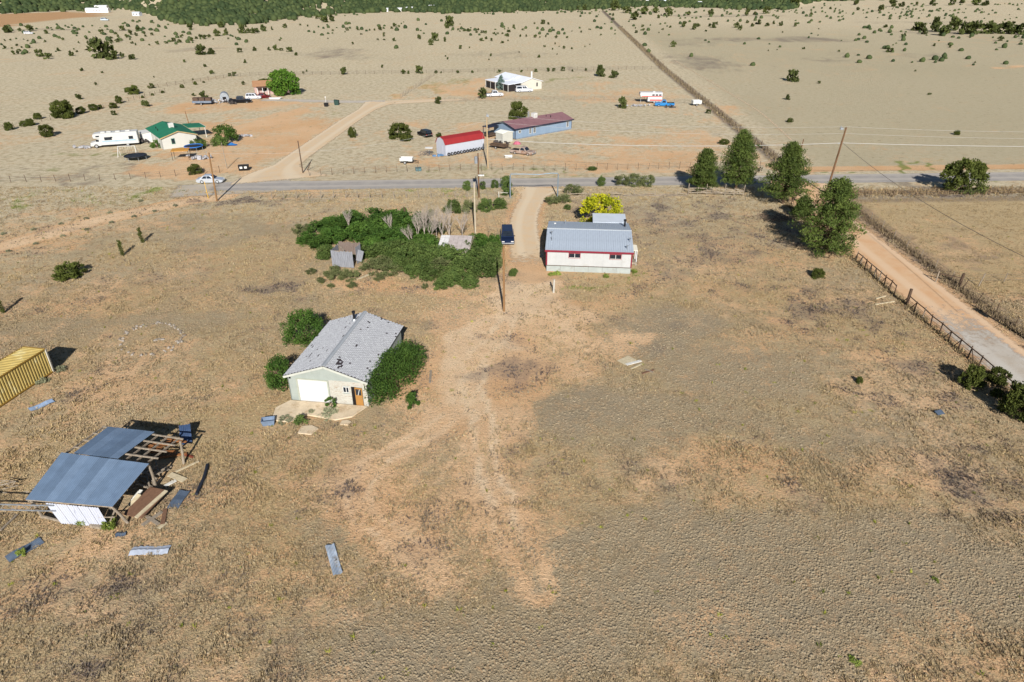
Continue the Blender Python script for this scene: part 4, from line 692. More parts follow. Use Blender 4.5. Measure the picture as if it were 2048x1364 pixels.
# ---- the house with the grey metal roof beside the driveway
def white_house():
    t = thing('white_house', 'white house with grey ribbed metal roof and red trim beside the driveway', 'house', (4.55, 83.9, 0), R(-5)); lx, ly = 11.0, 11.2; ez, rz = 2.95, 3.85
    sid = pm('white_siding', srgb(176, 177, 176), .7, .07, .8, c2=srgb(162, 160, 154), amt=.36); sk = pm('grey_white_skirting', srgb(158, 164, 160), .7, .1, 1.2, c2=srgb(140, 140, 132), amt=.35); redm = pm('red_trim', srgb(124, 38, 52), .6, .15, 2)
    Q, _ = gable(t, lx, ly, ez, rz, 'x', sid, None, over=.22, z0=.85)
    k = 9                                                          # siding panels with seams, and skirting panels below
    for i in range(k): m = MB(); wbox(m, 'f', lx * i / k + .012, lx * (i + 1) / k - .012, .88, ez - .02, .005, .035, lx, ly); m.build('siding_panel', sid, t)
    for i in range(6): m = MB(); wbox(m, 'f', lx * i / 6 + .01, lx * (i + 1) / 6 - .01, 0, .80, -.12, -.02, lx, ly); m.build('skirting_panel', sk, t)
    MB().box((.05, ly / 2, .4), (.08, ly - .3, .8)).build('skirting', sk, t); MB().box((lx - .05, ly / 2, .4), (.08, ly - .3, .8)).build('skirting', sk, t)
    m = MB(); wbox(m, 'f', -.02, lx + .02, .80, .87, -.05, .06, lx, ly); m.build('sill_trim', M_WOODD, t)
    for u in (-.03, lx - .07): m = MB(); wbox(m, 'f', u, u + .12, .87, ez, .036, .07, lx, ly); m.build('corner_trim', redm, t)
    MB().box((-.07, .06, 1.9), (.06, .16, 2.05)).build('corner_trim', redm, t); MB().box((lx + .07, .06, 1.9), (.06, .16, 2.05)).build('corner_trim', redm, t)
    MB().slab([(-.25, -.26, ez - .16), (lx + .25, -.26, ez - .16), (lx + .25, -.26, ez + .1), (-.25, -.26, ez + .1)], .06).build('fascia', redm, t)
    n = 13                                                         # ribbed roof sheets
    for q in Q:
        w_ = (Vector(q[1]) - Vector(q[0])).length / n; d = (Vector(q[1]) - Vector(q[0])).normalized(); up = (Vector(q[3]) - Vector(q[0])); nn = d.cross(up.normalized())
        m = MB(); m.slab([Vector((0, 0, 0)), d * (w_ - .004), d * (w_ - .004) + up, up], .03)
        for r_ in (.04, .36, .68):
            a = d * (w_ * r_ + .03); m.add([a, a + nn * .035 + d * .02, a + nn * .035 + d * .05, a + d * .07, a + up, a + up + nn * .035 + d * .02, a + up + nn * .035 + d * .05, a + up + d * .07], [(0, 1, 5, 4), (1, 2, 6, 5), (2, 3, 7, 6), (0, 3, 2, 1)])
        me = m.mesh('roof_sheet', M_ROOFM)
        for i in range(n): obj('roof_sheet', me, t, Vector(q[0]) + d * (w_ * i))
    MB().slab([(-.24, ly / 2 - .16, rz + .15), (lx + .24, ly / 2 - .16, rz + .15), (lx + .24, ly / 2, rz + .19), (-.24, ly / 2, rz + .19)], .03).slab([(lx + .24, ly / 2 + .16, rz + .15), (-.24, ly / 2 + .16, rz + .15), (-.24, ly / 2, rz + .19), (lx + .24, ly / 2, rz + .19)], .03).build('ridge_cap', pm('pale_ridge', srgb(196, 202, 206), .5, .05, 1, metal=.2), t)
    rf = pm('red_window_frame', srgb(150, 66, 72), .6, .1, 2)
    for u in (2.85, 8.15):
        o = window(t, 'f', u, 1.95, 1.55, .72, lx + 0, ly, rf, 2, .06); o.location = (0, -.036, 0)
        m = MB(); wbox(m, 'f', u + .06, u + 1.49, 2.01, 2.06, .06, .075, lx, ly); m.build('sill', M_WHITE, o)
    # annex at the back, its pale roof higher than the back eave
    M_AN = pm('pale_annex_roof', srgb(214, 222, 230), .45, .06, 1, metal=.25)
    MB().box((8.6, 13.0, 1.5), (4.4, 3.2, 3.0)).build('annex', sid, t); MB().slab([(6.15, 11.35, 3.12), (10.95, 11.35, 3.12), (10.95, 15.1, 3.25), (6.15, 15.1, 3.25)], .08).build('annex_roof', M_AN, t)
    MB().slab([(1.2, 11.5, 2.8), (2.9, 11.5, 2.8), (2.9, 12.2, 2.72), (1.2, 12.2, 2.72)], .06).build('rear_canopy', pm('cream_roof', srgb(226, 220, 190), .7), t)
    # side porch on the right
    MB().slab([(lx + .12, 3.0, 2.2), (lx + 1.05, 3.0, 2.1), (lx + 1.05, 5.2, 2.1), (lx + .12, 5.2, 2.2)], .07).build('porch_roof', pm('cream_porch', srgb(228, 222, 204), .7, .1), t)
    for y in (3.1, 5.1): MB().box((lx + .95, y, 1.03), (.1, .1, 2.06)).build('porch_post', M_WHITEM, t)
    MB().box((lx + .55, 3.4, .35), (.9, 1.2, .3)).build('porch_step', M_WOODG, t); MB().box((lx + .1, 4.2, 1.5), (.06, .9, 2.0)).build('door', M_WHITE, t)
    # flue, vents, satellite dish
    zb = lambda y: rz + .16 - abs(y - ly / 2) * (rz - ez) / (ly / 2)
    MB().tube([(10.5, 8.6, zb(8.6) - .1), (10.5, 8.6, zb(8.6) + .75)], .13, 10).tube([(10.5, 8.6, zb(8.6) + .8), (10.5, 8.6, zb(8.6) + 1.0)], .2, 10).build('flue', M_BLACK, t)
    MB().tube([(2.2, 9.6, zb(9.6) - .1), (2.2, 9.6, zb(9.6) + .55)], .05, 8).build('vent_pipe', M_GALV, t); MB().tube([(.55, 2.2, zb(2.2) - .1), (.55, 2.2, zb(2.2) + .6)], .05, 8).build('vent_pipe', M_GALV, t); MB().tube([(.75, 9.3, zb(9.3)), (.75, 9.3, zb(9.3) + .12)], .16, 10).build('roof_vent', M_WHITE, t)
    for (x, y, a) in ((10.4, .45, .5), (.5, 3.6, -.6), (10.85, 2.4, .3)): MB().tube([(x, y, zb(y)), (x, y, zb(y) + .45)], .03, 6).tube([(x, y, zb(y) + .45), (x + .3 * math.cos(a), y - .16, zb(y) + .75), ], .025, 6).tube([(x, y, zb(y) + .45), (x - .2, y + .1, zb(y) + .6)], [.16, .02], 10).build('antenna', M_GALV, t)
white_house()

# ---- the shingled garage
def garage():
    t = thing('garage', 'old pale green garage with worn grey shingle roof and white overhead door', 'garage', (-20.45, 53.05, 0), R(-8.6)); lx, ly = 7.45, 10.7; ez, rz = 2.68, 3.95
    gr = pm('pale_green_wall', srgb(150, 157, 151), .8, .08, 1.1, c2=srgb(138, 144, 136), amt=.35); lap = pm('peeling_white_boards', srgb(178, 176, 166), .85, .08, 2.0, stretch=(.5, 1, 5), wear=srgb(134, 100, 68), wear_amt=.84)
    deck = pm('roof_felt', srgb(66, 60, 62), .95, .3, 2)
    Q, roofs = gable(t, lx, ly, ez, rz, 'y', gr, deck, over=.25, th=.1)
    # shingles: courses of short tabs with gaps where they blew off
    shm = pm('grey_shingles', srgb(204, 206, 208), .9, .08, 6, c2=srgb(194, 195, 199), amt=.45); shd = pm('grey_shingles_worn', srgb(190, 191, 195), .9, .1, 6)
    rr = random.Random(3)
    for q, ro in zip(Q, roofs):
        A, B, Cc = Vector(q[0]), Vector(q[1]), Vector(q[3]); al = B - A; up = Cc - A; nn = al.cross(up).normalized(); rows = 26; cols = 52; m = MB(); mi = []; a1 = al / cols; u1 = up / rows; left = al.y < 0
        patches = [(rr.random(), rr.random(), rr.uniform(.008, .02)) for _ in range(9)] + ([(.13, .76, .05), (.08, .68, .035), (.17, .82, .03)] if not left else [])
        for r_ in range(rows):
            run = 0
            for c in range(cols):
                f, g = (c + .5) / cols, (r_ + .5) / rows
                if run > 0: run -= 1; continue
                if any(abs(f - p[0]) < p[2] * 1.0 and abs(g - p[1]) < p[2] for p in patches) and rr.random() < .75: continue
                if rr.random() < (.010 if left else .004): run = rr.choice([0, 0, 1, 2, 3]) if left else 0; continue
                b = A + a1 * (c + (.5 if r_ % 2 else 0) * .9) + u1 * r_ + nn * .012; j = nn * rr.uniform(.02, .05)
                if (c + 1.4) > cols and r_ % 2: continue
                m.add([b + j + a1 * .07, b + j + a1 * .93, b + a1 * .93 + u1 * .97, b + a1 * .07 + u1 * .97, b + a1 * .07, b + a1 * .93], [(0, 1, 2, 3), (4, 5, 1, 0)]); q_ = 1 if ((c + r_ // 2) % 2 == r_ % 2 and rr.random() < .8) or rr.random() < .08 else 0; mi += [q_, 1]
        me = bpy.data.meshes.new('shingles'); me.from_pydata(m.v, [], m.f); me.materials.append(shm); me.materials.append(shd); me.polygons.foreach_set('material_index', mi); o = obj('shingles', me, ro); o['kind'] = 'stuff'
    MB().slab([(lx / 2 - .2, -.27, rz + .12), (lx / 2, -.27, rz + .19), (lx / 2, ly + .27, rz + .19), (lx / 2 - .2, ly + .27, rz + .12)][::-1], .03).slab([(lx / 2, -.27, rz + .19), (lx / 2 + .2, -.27, rz + .12), (lx / 2 + .2, ly + .27, rz + .12), (lx / 2, ly + .27, rz + .19)][::-1], .03).build('ridge_cap', pm('ridge_metal', srgb(176, 180, 184), .6, .1, 2, metal=.3), t)
    s = (rz - ez) / (lx / 2)
    for sg in (0, 1):                                             # white barge boards on the front gable
        a = (-.25, -.29, ez - .25 * s + .02) if not sg else (lx + .25, -.29, ez - .25 * s + .02); m = MB(); m.bar(a, (lx / 2, -.29, rz + .02), .05, .2); m.build('barge_board', pm('barge_paint', srgb(180, 182, 172), .7, .1, 2), t)
    # overhead door of four sections in two halves
    for i in range(4):
        m = MB(); wbox(m, 'f', .95, 3.75, .04 + i * .58, .04 + i * .58 + .565, .0, .05, lx, ly); o = m.build('door_section', pm('white_door', srgb(198, 197, 194), .6, .05, 1.5), t)
        for u in (1.02, 2.4): mm = MB(); wbox(mm, 'f', u, u + 1.28, .04 + i * .58 + .06, .04 + i * .58 + .5, .05, .062, lx, ly); mm.build('door_panel', pm('white_door', (1, 1, 1)), o)
    m = MB(); wbox(m, 'f', .80, .94, 0, 2.45, 0, .07, lx, ly); wbox(m, 'f', 3.76, 3.9, 0, 2.45, 0, .07, lx, ly); wbox(m, 'f', .94, 3.76, 2.36, 2.47, 0, .068, lx, ly); m.build('door_frame', pm('frame_green', srgb(160, 164, 150), .8, .1, 2), t)
    # lap boards right of the door
    for i in range(15):
        z = .04 + i * .165; segs = [(3.92, 5.35), (5.98, 5.99)] if False else ([(3.92, 5.98), (7.0, lx + .02)] if z < 1.95 else [(3.92, lx + .02)])
        if 1.2 < z + .08 < 1.95: segs = [(3.92, 5.2), (5.78, 5.98), (7.0, lx + .02)]
        for u0, u1 in segs: m = MB(); wbox(m, 'f', u0, u1, z, z + .16, .002 + (i % 3) * .001, .03 + rr.uniform(0, .006), lx, ly); m.build('board', lap, t)
    window(t, 'f', 5.2, 1.33, .58, .62, lx, ly, M_WHITE, 2, .05)
    m = MB(); wbox(m, 'f', 5.99, 6.42, .02, 2.05, .003, .012, lx, ly); m.build('doorway', M_DARKIN, t)
    dr = MB().box((.36, 0, 1.0), (.72, .045, 2.0)).build('door', pm('ochre_door', srgb(160, 116, 62), .7, .1, 2), t); dr.location = (6.36, -.12, .03); dr.rotation_euler = (0, 0, R(-7))
    MB().box((.36, -.03, 1.55), (.54, .02, .62)).build('pane', M_GLASS, dr); MB().box((.4, -.045, 1.55), (.05, .02, .66), ry=.3).build('broken_bar', M_WHITE, dr); MB().tube([(.64, -.03, .95), (.64, -.1, .95)], .03, 8).build('handle', M_GALV, dr)
    MB().tube([(lx / 2 - .55, 9.2, rz - .2), (lx / 2 - .55, 9.2, rz + .75)], .12, 10).tube([(lx / 2 - .55, 9.2, rz + .8), (lx / 2 - .55, 9.2, rz + .98)], .17, 10).build('flue', M_BLACK, t); MB().tube([(lx / 2 - .55, 9.2, rz - .1), (lx / 2 - .55, 9.2, rz + .15)], [.3, .16], 10).build('flue_flashing', M_GALV, t)
    MB().box((.25, -.06, 2.45), (.14, .1, .12)).build('lamp', M_BLACK, t)
garage()
def slab():
    pts = [(-20.4, 52.7), (-13.2, 51.7), (-14.2, 50.1), (-15.6, 49.6), (-18.3, 50.4), (-19.6, 49.3), (-21.2, 49.6), (-21.4, 51.5)]
    m = MB(); m.slab([(x, y, .07) for x, y in pts], .14); o = m.build('concrete_slab', M_CONC); tag(o, 'cracked pale concrete apron in front of the garage door', 'slab')
    for i, (c, rz, d, lb) in enumerate([((-17.6, 48.2, .06), .3, (1.6, 1.3, .12), 'broken off concrete block left of the dead weeds'), ((-14.6, 49.3, .05), -.5, (.9, .7, .1), 'small broken concrete piece beside the garage apron')]): tag(MB().slab([Vector((x * d[0] / 2, y * d[1] / 2, .07)) for x, y in ((-1, -.7), (.5, -1), (1, .3), (.2, 1), (-.9, .8))], .12).build('concrete_piece', M_CONC), lb, 'concrete').location = c
slab()

# ---- collapsed pole shed lower left
M_STEELB2 = pm('blue_grey_sheet_pale', srgb(116, 136, 160), .5, .14, .8, metal=.12, c2=srgb(102, 121, 144), amt=.35); M_STEELB3 = pm('blue_grey_sheet_dull', srgb(102, 121, 144), .5, .14, .8, metal=.12)
def pole_shed():
    t = thing('pole_shed', 'collapsing open pole shed with blue grey sheet roof at lower left', 'shed', (-31, 39.5, 0)); o = Vector((-31, 39.5, 0)); P = lambda x, y, z: Vector((x, y, z)) - o
    FL, FR, BR, BL = P(-34.55, 37.2, 2.0), P(-28.0, 36.45, 2.0), P(-26.95, 40.15, 2.85), P(-34.2, 41.5, 2.85)
    RFL, RFR, RBR, RBL = P(-33.35, 41.5, 2.75), P(-29.65, 40.85, 2.75), P(-28.75, 44.75, 2.4), P(-32.85, 45.45, 2.4)
    for (a, b, c, d, n) in ((FL, FR, BR, BL, 9), (RFL, RFR, RBR, RBL, 5)):
        nn = (b - a).cross(d - a).normalized()
        for i in range(n):
            f0, f1 = i / n, (i + 1) / n; q0, q1, q2, q3 = lerp(a, b, f0), lerp(a, b, f1), lerp(d, c, f1), lerp(d, c, f0); lift = nn * (.012 * (i % 2)); k = 10; V = []; Fs = []
            for j in range(k + 1):
                z = nn * (.018 if j % 2 else 0) + lift; V += [lerp(q0, q1, j / k * 1.03) + z, lerp(q3, q2, j / k * 1.03) + z]
            Fs = [(2 * j, 2 * j + 2, 2 * j + 3, 2 * j + 1) for j in range(k)]; m = MB(); m.add(V, Fs); m.build('roof_sheet', [M_STEELB, M_STEELB2, M_STEELB3, M_STEELB, M_STEELB, M_STEELB3, M_STEELB, M_STEELB2, M_STEELB][(i * 5 + n) % 9], t)
    dn = Vector((0, 0, -.09)); 
    for f in np.linspace(.02, .98, 6): MB().bar(lerp(FL, BL, f) + dn, lerp(FR, BR, f) + dn, .09, .09).build('purlin', M_WOODG, t)
    E0, E1 = P(-34.2, 41.6, 2.62), P(-27.0, 40.25, 2.62); E2, E3 = P(-26.1, 43.9, 2.3), P(-33.4, 45.6, 2.3)
    for f in (0, .25, .5, .75, 1): MB().bar(lerp(E0, E3, f), lerp(E1, E2, f), .1, .1).build('purlin', M_WOODG, t)
    for f in (.0, .12, .3, .55, .68, .8, .93): MB().bar(lerp(E0, E1, f) + dn * 1.2, lerp(E3, E2, f) + dn * 1.2, .09, .12).build('rafter', M_WOODG, t)
    for f in (.03, .35, .66, .97): MB().bar(lerp(FL, FR, f) + dn * 2.2, lerp(BL, BR, f) + dn * 2.2, .1, .12).build('rafter', M_WOODG, t)
    for a, b in ((P(-34.1, 37.5, 0), P(-34.3, 37.3, 1.9)), (P(-27.7, 37.0, 0), P(-28.15, 36.6, 1.9)), (P(-27.4, 40.8, 0), P(-27.1, 40.35, 2.65)), (P(-26.5, 43.7, 0), P(-26.3, 43.75, 2.2)), (P(-33.4, 45.3, 0), P(-33.3, 45.4, 2.2)), (P(-34.0, 41.5, 0), P(-34.1, 41.5, 2.6)), (P(-31, 41, 0), P(-31, 41, 2.6)), (P(-30, 44.8, 0), P(-30, 44.8, 2.2))): MB().tube([a, (a + b) / 2 + Vector((.03, .02, 0)), b], [.11, .1, .09], 8).build('post', M_WOODG, t)
    # white sheets hung on the front, corrugated
    a, b, c, d = P(-32.45, 36.9, .05), P(-28.75, 36.55, .02), P(-29.05, 36.55, 1.85), P(-33.1, 37.05, 1.85); wm = pm('chalky_white_sheet', srgb(176, 180, 192), .6, .05, 1.5, stretch=(7, 1, .3), c2=srgb(96, 100, 110), amt=.33)
    for i in range(5):
        f0, f1 = i / 5, (i + .97) / 5; k = 8; V = []
        for j in range(k + 1):
            g = f0 + (f1 - f0) * j / k; z = Vector((0, -.05 if j % 2 else 0, 0)); V += [lerp(a, b, g) + z, lerp(d, c, g) + z]
        MB().add(V, [(2 * j, 2 * j + 2, 2 * j + 3, 2 * j + 1) for j in range(k)]).build('siding_sheet', wm, t)
    MB().bar(P(-28.9, 36.75, .1), P(-28.35, 37.2, 1.2), .08).build('brace', M_WOODG, t); MB().bar(P(-34.0, 37.3, .35), P(-32.4, 36.98, .15), .1, .16).build('brace', M_WOODG, t); MB().bar(P(-29.3, 36.6, .9), P(-28.1, 36.5, 1.0), .06).build('brace', M_WOODG, t)
    return t
pole_shed()
def truss():
    m = MB(); z = [1.25, 1.75]; n = 14; x0, x1 = -39.5, -32.4
    for zz in z: m.bar((x0, 37.1 - .0, zz), (x1, 36.85, zz), .07)
    for i in range(n):
        a, b = x0 + (x1 - x0) * i / n, x0 + (x1 - x0) * (i + 1) / n; m.bar((a, 37.05, z[i % 2]), (b, 37.0, z[1 - i % 2]), .025)
    o = m.build('steel_joist', M_GALV); tag(o, 'rusty steel lattice joist sticking out left of the collapsed shed', 'joist')
    rr = random.Random(8); m = MB()
    for i in range(18):
        a = Vector((rr.uniform(-2, 1.2), rr.uniform(-1, 1), rr.uniform(.1, .6))); m.tube([a, a + Vector((rr.uniform(-1.3, .6), rr.uniform(-.4, .4), rr.uniform(-.1, .25)))], [.045, .02], 4, False)
    o = m.build('brush_pile', M_WOODG); o['kind'] = 'stuff'; o.location = (-37.6, 40.4, 0); tag(o, 'grey dead branches piled left of the collapsed shed', 'brush pile')
truss()

# ---- yellow shipping container
def container():
    t = thing('shipping_container', 'yellow corrugated shipping container with rust streaks at the left edge', 'container', (-45.4, 57.95, 0), R(0)); yel = pm('faded_yellow', srgb(178, 156, 92), .65, .12, 1.2, c2=srgb(196, 184, 134), amt=.4, wear=srgb(120, 78, 44), wear_amt=.55); fr = pm('yellow_rail', srgb(150, 118, 52), .7, .2, 2, wear=srgb(110, 70, 40), wear_amt=.6)
    d = Vector((-1.17, -6.08, 0)).normalized(); w_ = Vector((d.y, -d.x, 0)).normalized() * 2.42; w_ = w_ if w_.x < 0 else -w_; L, h = 12.1, 2.59; A = Vector((0, 0, .15)); nrm = -w_.normalized()
    def corr(p0, along, up, n, out, name):
        V = []; Fs = []; pat = [(0, 0), (.35, 0), (.5, 1), (.85, 1)]; k = 0
        for i in range(n):
            for f, hh in pat: q = p0 + along * ((i + f) / n) - out * (.05 * hh); V += [q, q + up]; k += 1
        V += [p0 + along, p0 + along + up]; MB().add(V, [(2 * j, 2 * j + 2, 2 * j + 3, 2 * j + 1) for j in range(k)]).build(name, yel, t)
    up = Vector((0, 0, h - .25))
    corr(A + d * .1 + Vector((0, 0, .05)), d * (L - .2), up, 40, nrm, 'side_panel'); corr(A + w_ + d * .1 + Vector((0, 0, .05)), d * (L - .2), up, 40, -nrm, 'side_panel')
    corr(A + d * .1 + Vector((0, 0, h - .06)), d * (L - .2), w_, 44, Vector((0, 0, 1)), 'roof_panel'); corr(A + w_ * .02, w_ * .96, up, 9, -d, 'end_panel'); corr(A + d * L, w_, up, 9, d, 'door_panel')
    for q in (A, A + w_, A + d * L, A + w_ + d * L): MB().bar(q - Vector((0, 0, .05)), q + Vector((0, 0, h - .1)), .17).build('corner_post', pm('grey_corner', srgb(176, 172, 160), .7, .1, 2), t)
    for q in (A, A + w_): MB().bar(q + Vector((0, 0, h - .1)), q + d * L + Vector((0, 0, h - .1)), .1).build('rail', fr, t); MB().bar(q, q + d * L, .12).build('rail', fr, t)
    for q in (A, A + d * L): MB().bar(q + Vector((0, 0, h - .1)), q + w_ + Vector((0, 0, h - .1)), .1).build('rail', fr, t)
container()

# ---- the two grey ruins in the thicket
def ruins():
    bw = pm('bare_grey_boards', srgb(136, 138, 144), .95, .25, 3, stretch=(4, 4, .4), c2=srgb(104, 104, 110), amt=.4); br = pm('brown_boards', srgb(118, 104, 96), .95, .25, 3, stretch=(4, 4, .4)); x, y = G(668, 534)
    t = thing('roofless_outhouse', 'roofless grey board shack leaning in the left of the thicket', 'ruin', (x - .2, y + .2, 0), R(-6)); rr = random.Random(6)
    def wall(p0, p1, h, mat, n):
        p0, p1 = Vector(p0), Vector(p1)
        for i in range(n):
            a, b = lerp(p0, p1, (i + .03) / n), lerp(p0, p1, (i + .97) / n); hh = h + rr.uniform(-.12, .08); nn = Vector((0, 0, 1)).cross(b - a).normalized() * .03; m = MB()
            m.slab([a, b, b + Vector((0, 0, hh)), a + Vector((0, 0, hh))], .03); m.build('board', mat, t)
    wall((0, 0, 0), (3.0, -.2, 0), 2.25, bw, 12); wall((0, 0, 0), (.15, 2.6, 0), 2.3, bw, 9); wall((.2, 2.6, 0), (3.3, 2.4, 0), 2.6, br, 12); wall((3.0, 1.2, 0), (3.3, 2.4, 0), 2.4, bw, 5)
    MB().bar((.4, 1.6, 2.6), (1.7, .4, 2.2), .1).build('fallen_rafter', M_WOODG, t); MB().bar((.05, .05, 2.25), (3.0, -.15, 2.2), .08).build('top_plate', M_WOODG, t); MB().box((3.5, 1.2, 1.2), (.8, .06, 1.6), ry=.3).build('loose_sheet', bw, t)
    x, y = G(880, 520); t2 = thing('sunken_shack', 'sunken shack with pale board roof in the right of the thicket', 'ruin', (x, y, 0), R(-4)); lx, ly, ez = 3.9, 3.0, 1.75
    for q in ([(0, 0, 0), (lx, 0, 0), (lx, 0, ez), (0, 0, ez)], [(lx, 0, 0), (lx, ly, 0), (lx, ly, ez + .6), (lx, 0, ez)], [(0, ly, 0), (0, 0, 0), (0, 0, ez), (0, ly, ez + .6)], [(lx, ly, 0), (0, ly, 0), (0, ly, ez + .6), (lx, ly, ez + .6)]): MB().slab(q, .06).build('wall', bw, t2)
    pr = pm('pale_grey_roof', srgb(176, 166, 162), .9, .12, 2, c2=srgb(150, 140, 134), amt=.4)
    for i in range(7):
        a, b = -.2 + (lx + .5) * i / 7, -.2 + (lx + .5) * (i + .97) / 7; MB().slab([(a, -.2, ez + .05 + rr.uniform(0, .02)), (b, -.2, ez + .05), (b, ly + .2, ez + .72), (a, ly + .2, ez + .72)], .04).build('roof_board', pr if i > 1 else pm('white_flaked_roof', srgb(206, 204, 202), .9, .2, 3, wear=srgb(170, 130, 92), wear_amt=.7), t2)
    MB().bar((lx + .3, -.3, ez), (lx + .5, ly + .3, ez + .7), .1).build('rafter', M_WOODG, t2)
ruins()

# ---- green roofed house
def cooler(t, x, y, z, s=.9):
    o = MB().box((x, y, z + s / 2), (s, s, s)).build('swamp_cooler', M_WHITE, t); m = MB()
    for i in range(4): m.box((x, y - s / 2 - .01, z + .18 + i * .18), (s * .8, .03, .07))
    m.build('louvre', pm('cooler_grey', srgb(170, 168, 160), .7), o)
def green_house():
    t = thing('green_roof_house', 'cream house with bright green roof at the left of the gravel road', 'house', (-77.4, 153.5, 0), R(37)); lx, ly = 7.4, 13.5; gr = pm('green_roofing', srgb(38, 112, 84), .7, .12, .8, c2=srgb(30, 92, 70), amt=.3); cr = pm('cream_wall', srgb(186, 185, 178), .75, .05, 1)
    gable(t, lx, ly, 2.45, 3.55, 'y', cr, gr, over=.3)
    m = MB(); s = 1.1 / 3.7
    for sg in (-1, 1): MB().bar((lx / 2 + sg * (lx / 2 + .3), -.33, 2.45 - .09 + .02), (lx / 2, -.33, 3.55 + .02), .05, .2).build('barge_board', pm('tan_barge', srgb(176, 152, 112), .8), t)
    window(t, 'f', 2.0, .95, .75, 1.2, lx, ly, pm('green_frame', srgb(60, 110, 90), .7), 1, .1); window(t, 'l', 3, 1.0, 1.2, 1, lx, ly, M_WHITE, 2); window(t, 'l', 7, 1.0, 1.2, 1, lx, ly, M_WHITE, 2)
    cooler(t, lx * .5, 5.4, 3.5, 1.0)
    MB().slab([(lx + .3, 7.5, 2.75), (lx + 4.2, 7.5, 2.5), (lx + 4.2, 13, 2.5), (lx + .3, 13, 2.75)], .14).build('porch_roof', gr, t); MB().box((lx + 4.22, 10.2, 2.44), (.06, 5.5, .24)).build('fascia', M_WHITE, t)
    for y in (7.7, 12.8): MB().box((lx + 4.0, y, 1.2), (.12, .12, 2.4)).build('porch_post', M_WHITE, t)
    MB().box((-1.0, 11.5, 1.1), (1.9, 3.5, 2.2)).build('lean_to', M_WHITE, t); MB().slab([(-2.1, 9.6, 2.2), (-.35, 9.6, 2.35), (-.35, 13.4, 2.35), (-2.1, 13.4, 2.2)], .06).build('lean_to_roof', M_WHITE, t)
    for (x, y) in ((1.2, 9.5), (1.0, 7)): MB().tube([(x, y, 2.8), (x, y, 3.35)], .08, 8).build('vent_pipe', M_BLACK, t)
green_house()
# ---- blue house
def blue_house():
    t = thing('blue_house', 'long pale blue manufactured house with maroon shingle roof', 'house', (.75, 163.6, 0), R(40)); lx, ly = 18.4, 8.0; bl = pm('blue_siding', srgb(122, 141, 162), .75, .06, 1, stretch=(1, 1, .3)); mr = pm('maroon_roof', srgb(130, 96, 100), .85, .1, 1.2, c2=srgb(116, 84, 90), amt=.4); dk = pm('dark_blue_trim', srgb(40, 44, 62), .7)
    gable(t, lx, ly, 2.5, 3.55, 'x', bl, mr, over=.4, z0=.2); MB().box((lx / 2, -.42, 2.42), (lx + .8, .05, .26)).build('fascia', dk, t); MB().box((lx / 2, .02, .12), (lx - .1, .1, .24)).build('skirting', pm('skirt_grey', srgb(120, 130, 142), .8), t)
    for sg in (0, 1): MB().bar((-.43, -.4 if not sg else ly + .4, 2.42), (-.43, ly / 2, 3.58), .05, .24).build('barge_board', dk, t)
    for i in range(15): m = MB(); wbox(m, 'f', lx * i / 15 + .012, lx * (i + 1) / 15 - .012, .26, 2.44, .004, .022, lx, ly); m.build('siding_panel', bl, t)
    for u, w_, z, h in ((1.0, .75, 1.35, .7), (4.3, .7, .8, 1.35), (5.6, .8, .8, 1.35), (16.6, .75, .8, 1.35)): o = window(t, 'f', u, z, w_, h, lx, ly, M_WHITE, 2, .08); o.location = (0, -.022, 0)
    for x in (-.02, lx - .08): m = MB(); wbox(m, 'f', x, x + .1, .2, 2.45, .023, .05, lx, ly); m.build('corner_trim', dk, t)
    cooler(t, 9.2, 3.7, 3.45, 1.1); 
    for (x, y) in ((12.5, 3), (13.3, 2.2)): MB().tube([(x, y, 3.2), (x, y, 3.75)], .08, 8).build('vent_pipe', M_BLACK, t)
    for dx in (0, .28): MB().tube([(7.9 + dx, 4.5, 3.4), (7.9 + dx, 4.5, 4.9)], .08, 8).build('stove_pipe', M_GALV, t)
    MB().box((-2.0, 6.6, .5), (3.0, 2.2, .25)).build('porch_deck', M_WOODD, t); MB().slab([(-3.6, 5.4, 2.4), (-.45, 5.4, 2.55), (-.45, 8, 2.55), (-3.6, 8, 2.4)], .1).build('porch_roof', dk, t)
    for y in (5.6, 7.8): MB().box((-3.4, y, 1.2), (.12, .12, 2.4)).build('porch_post', dk, t)
blue_house()
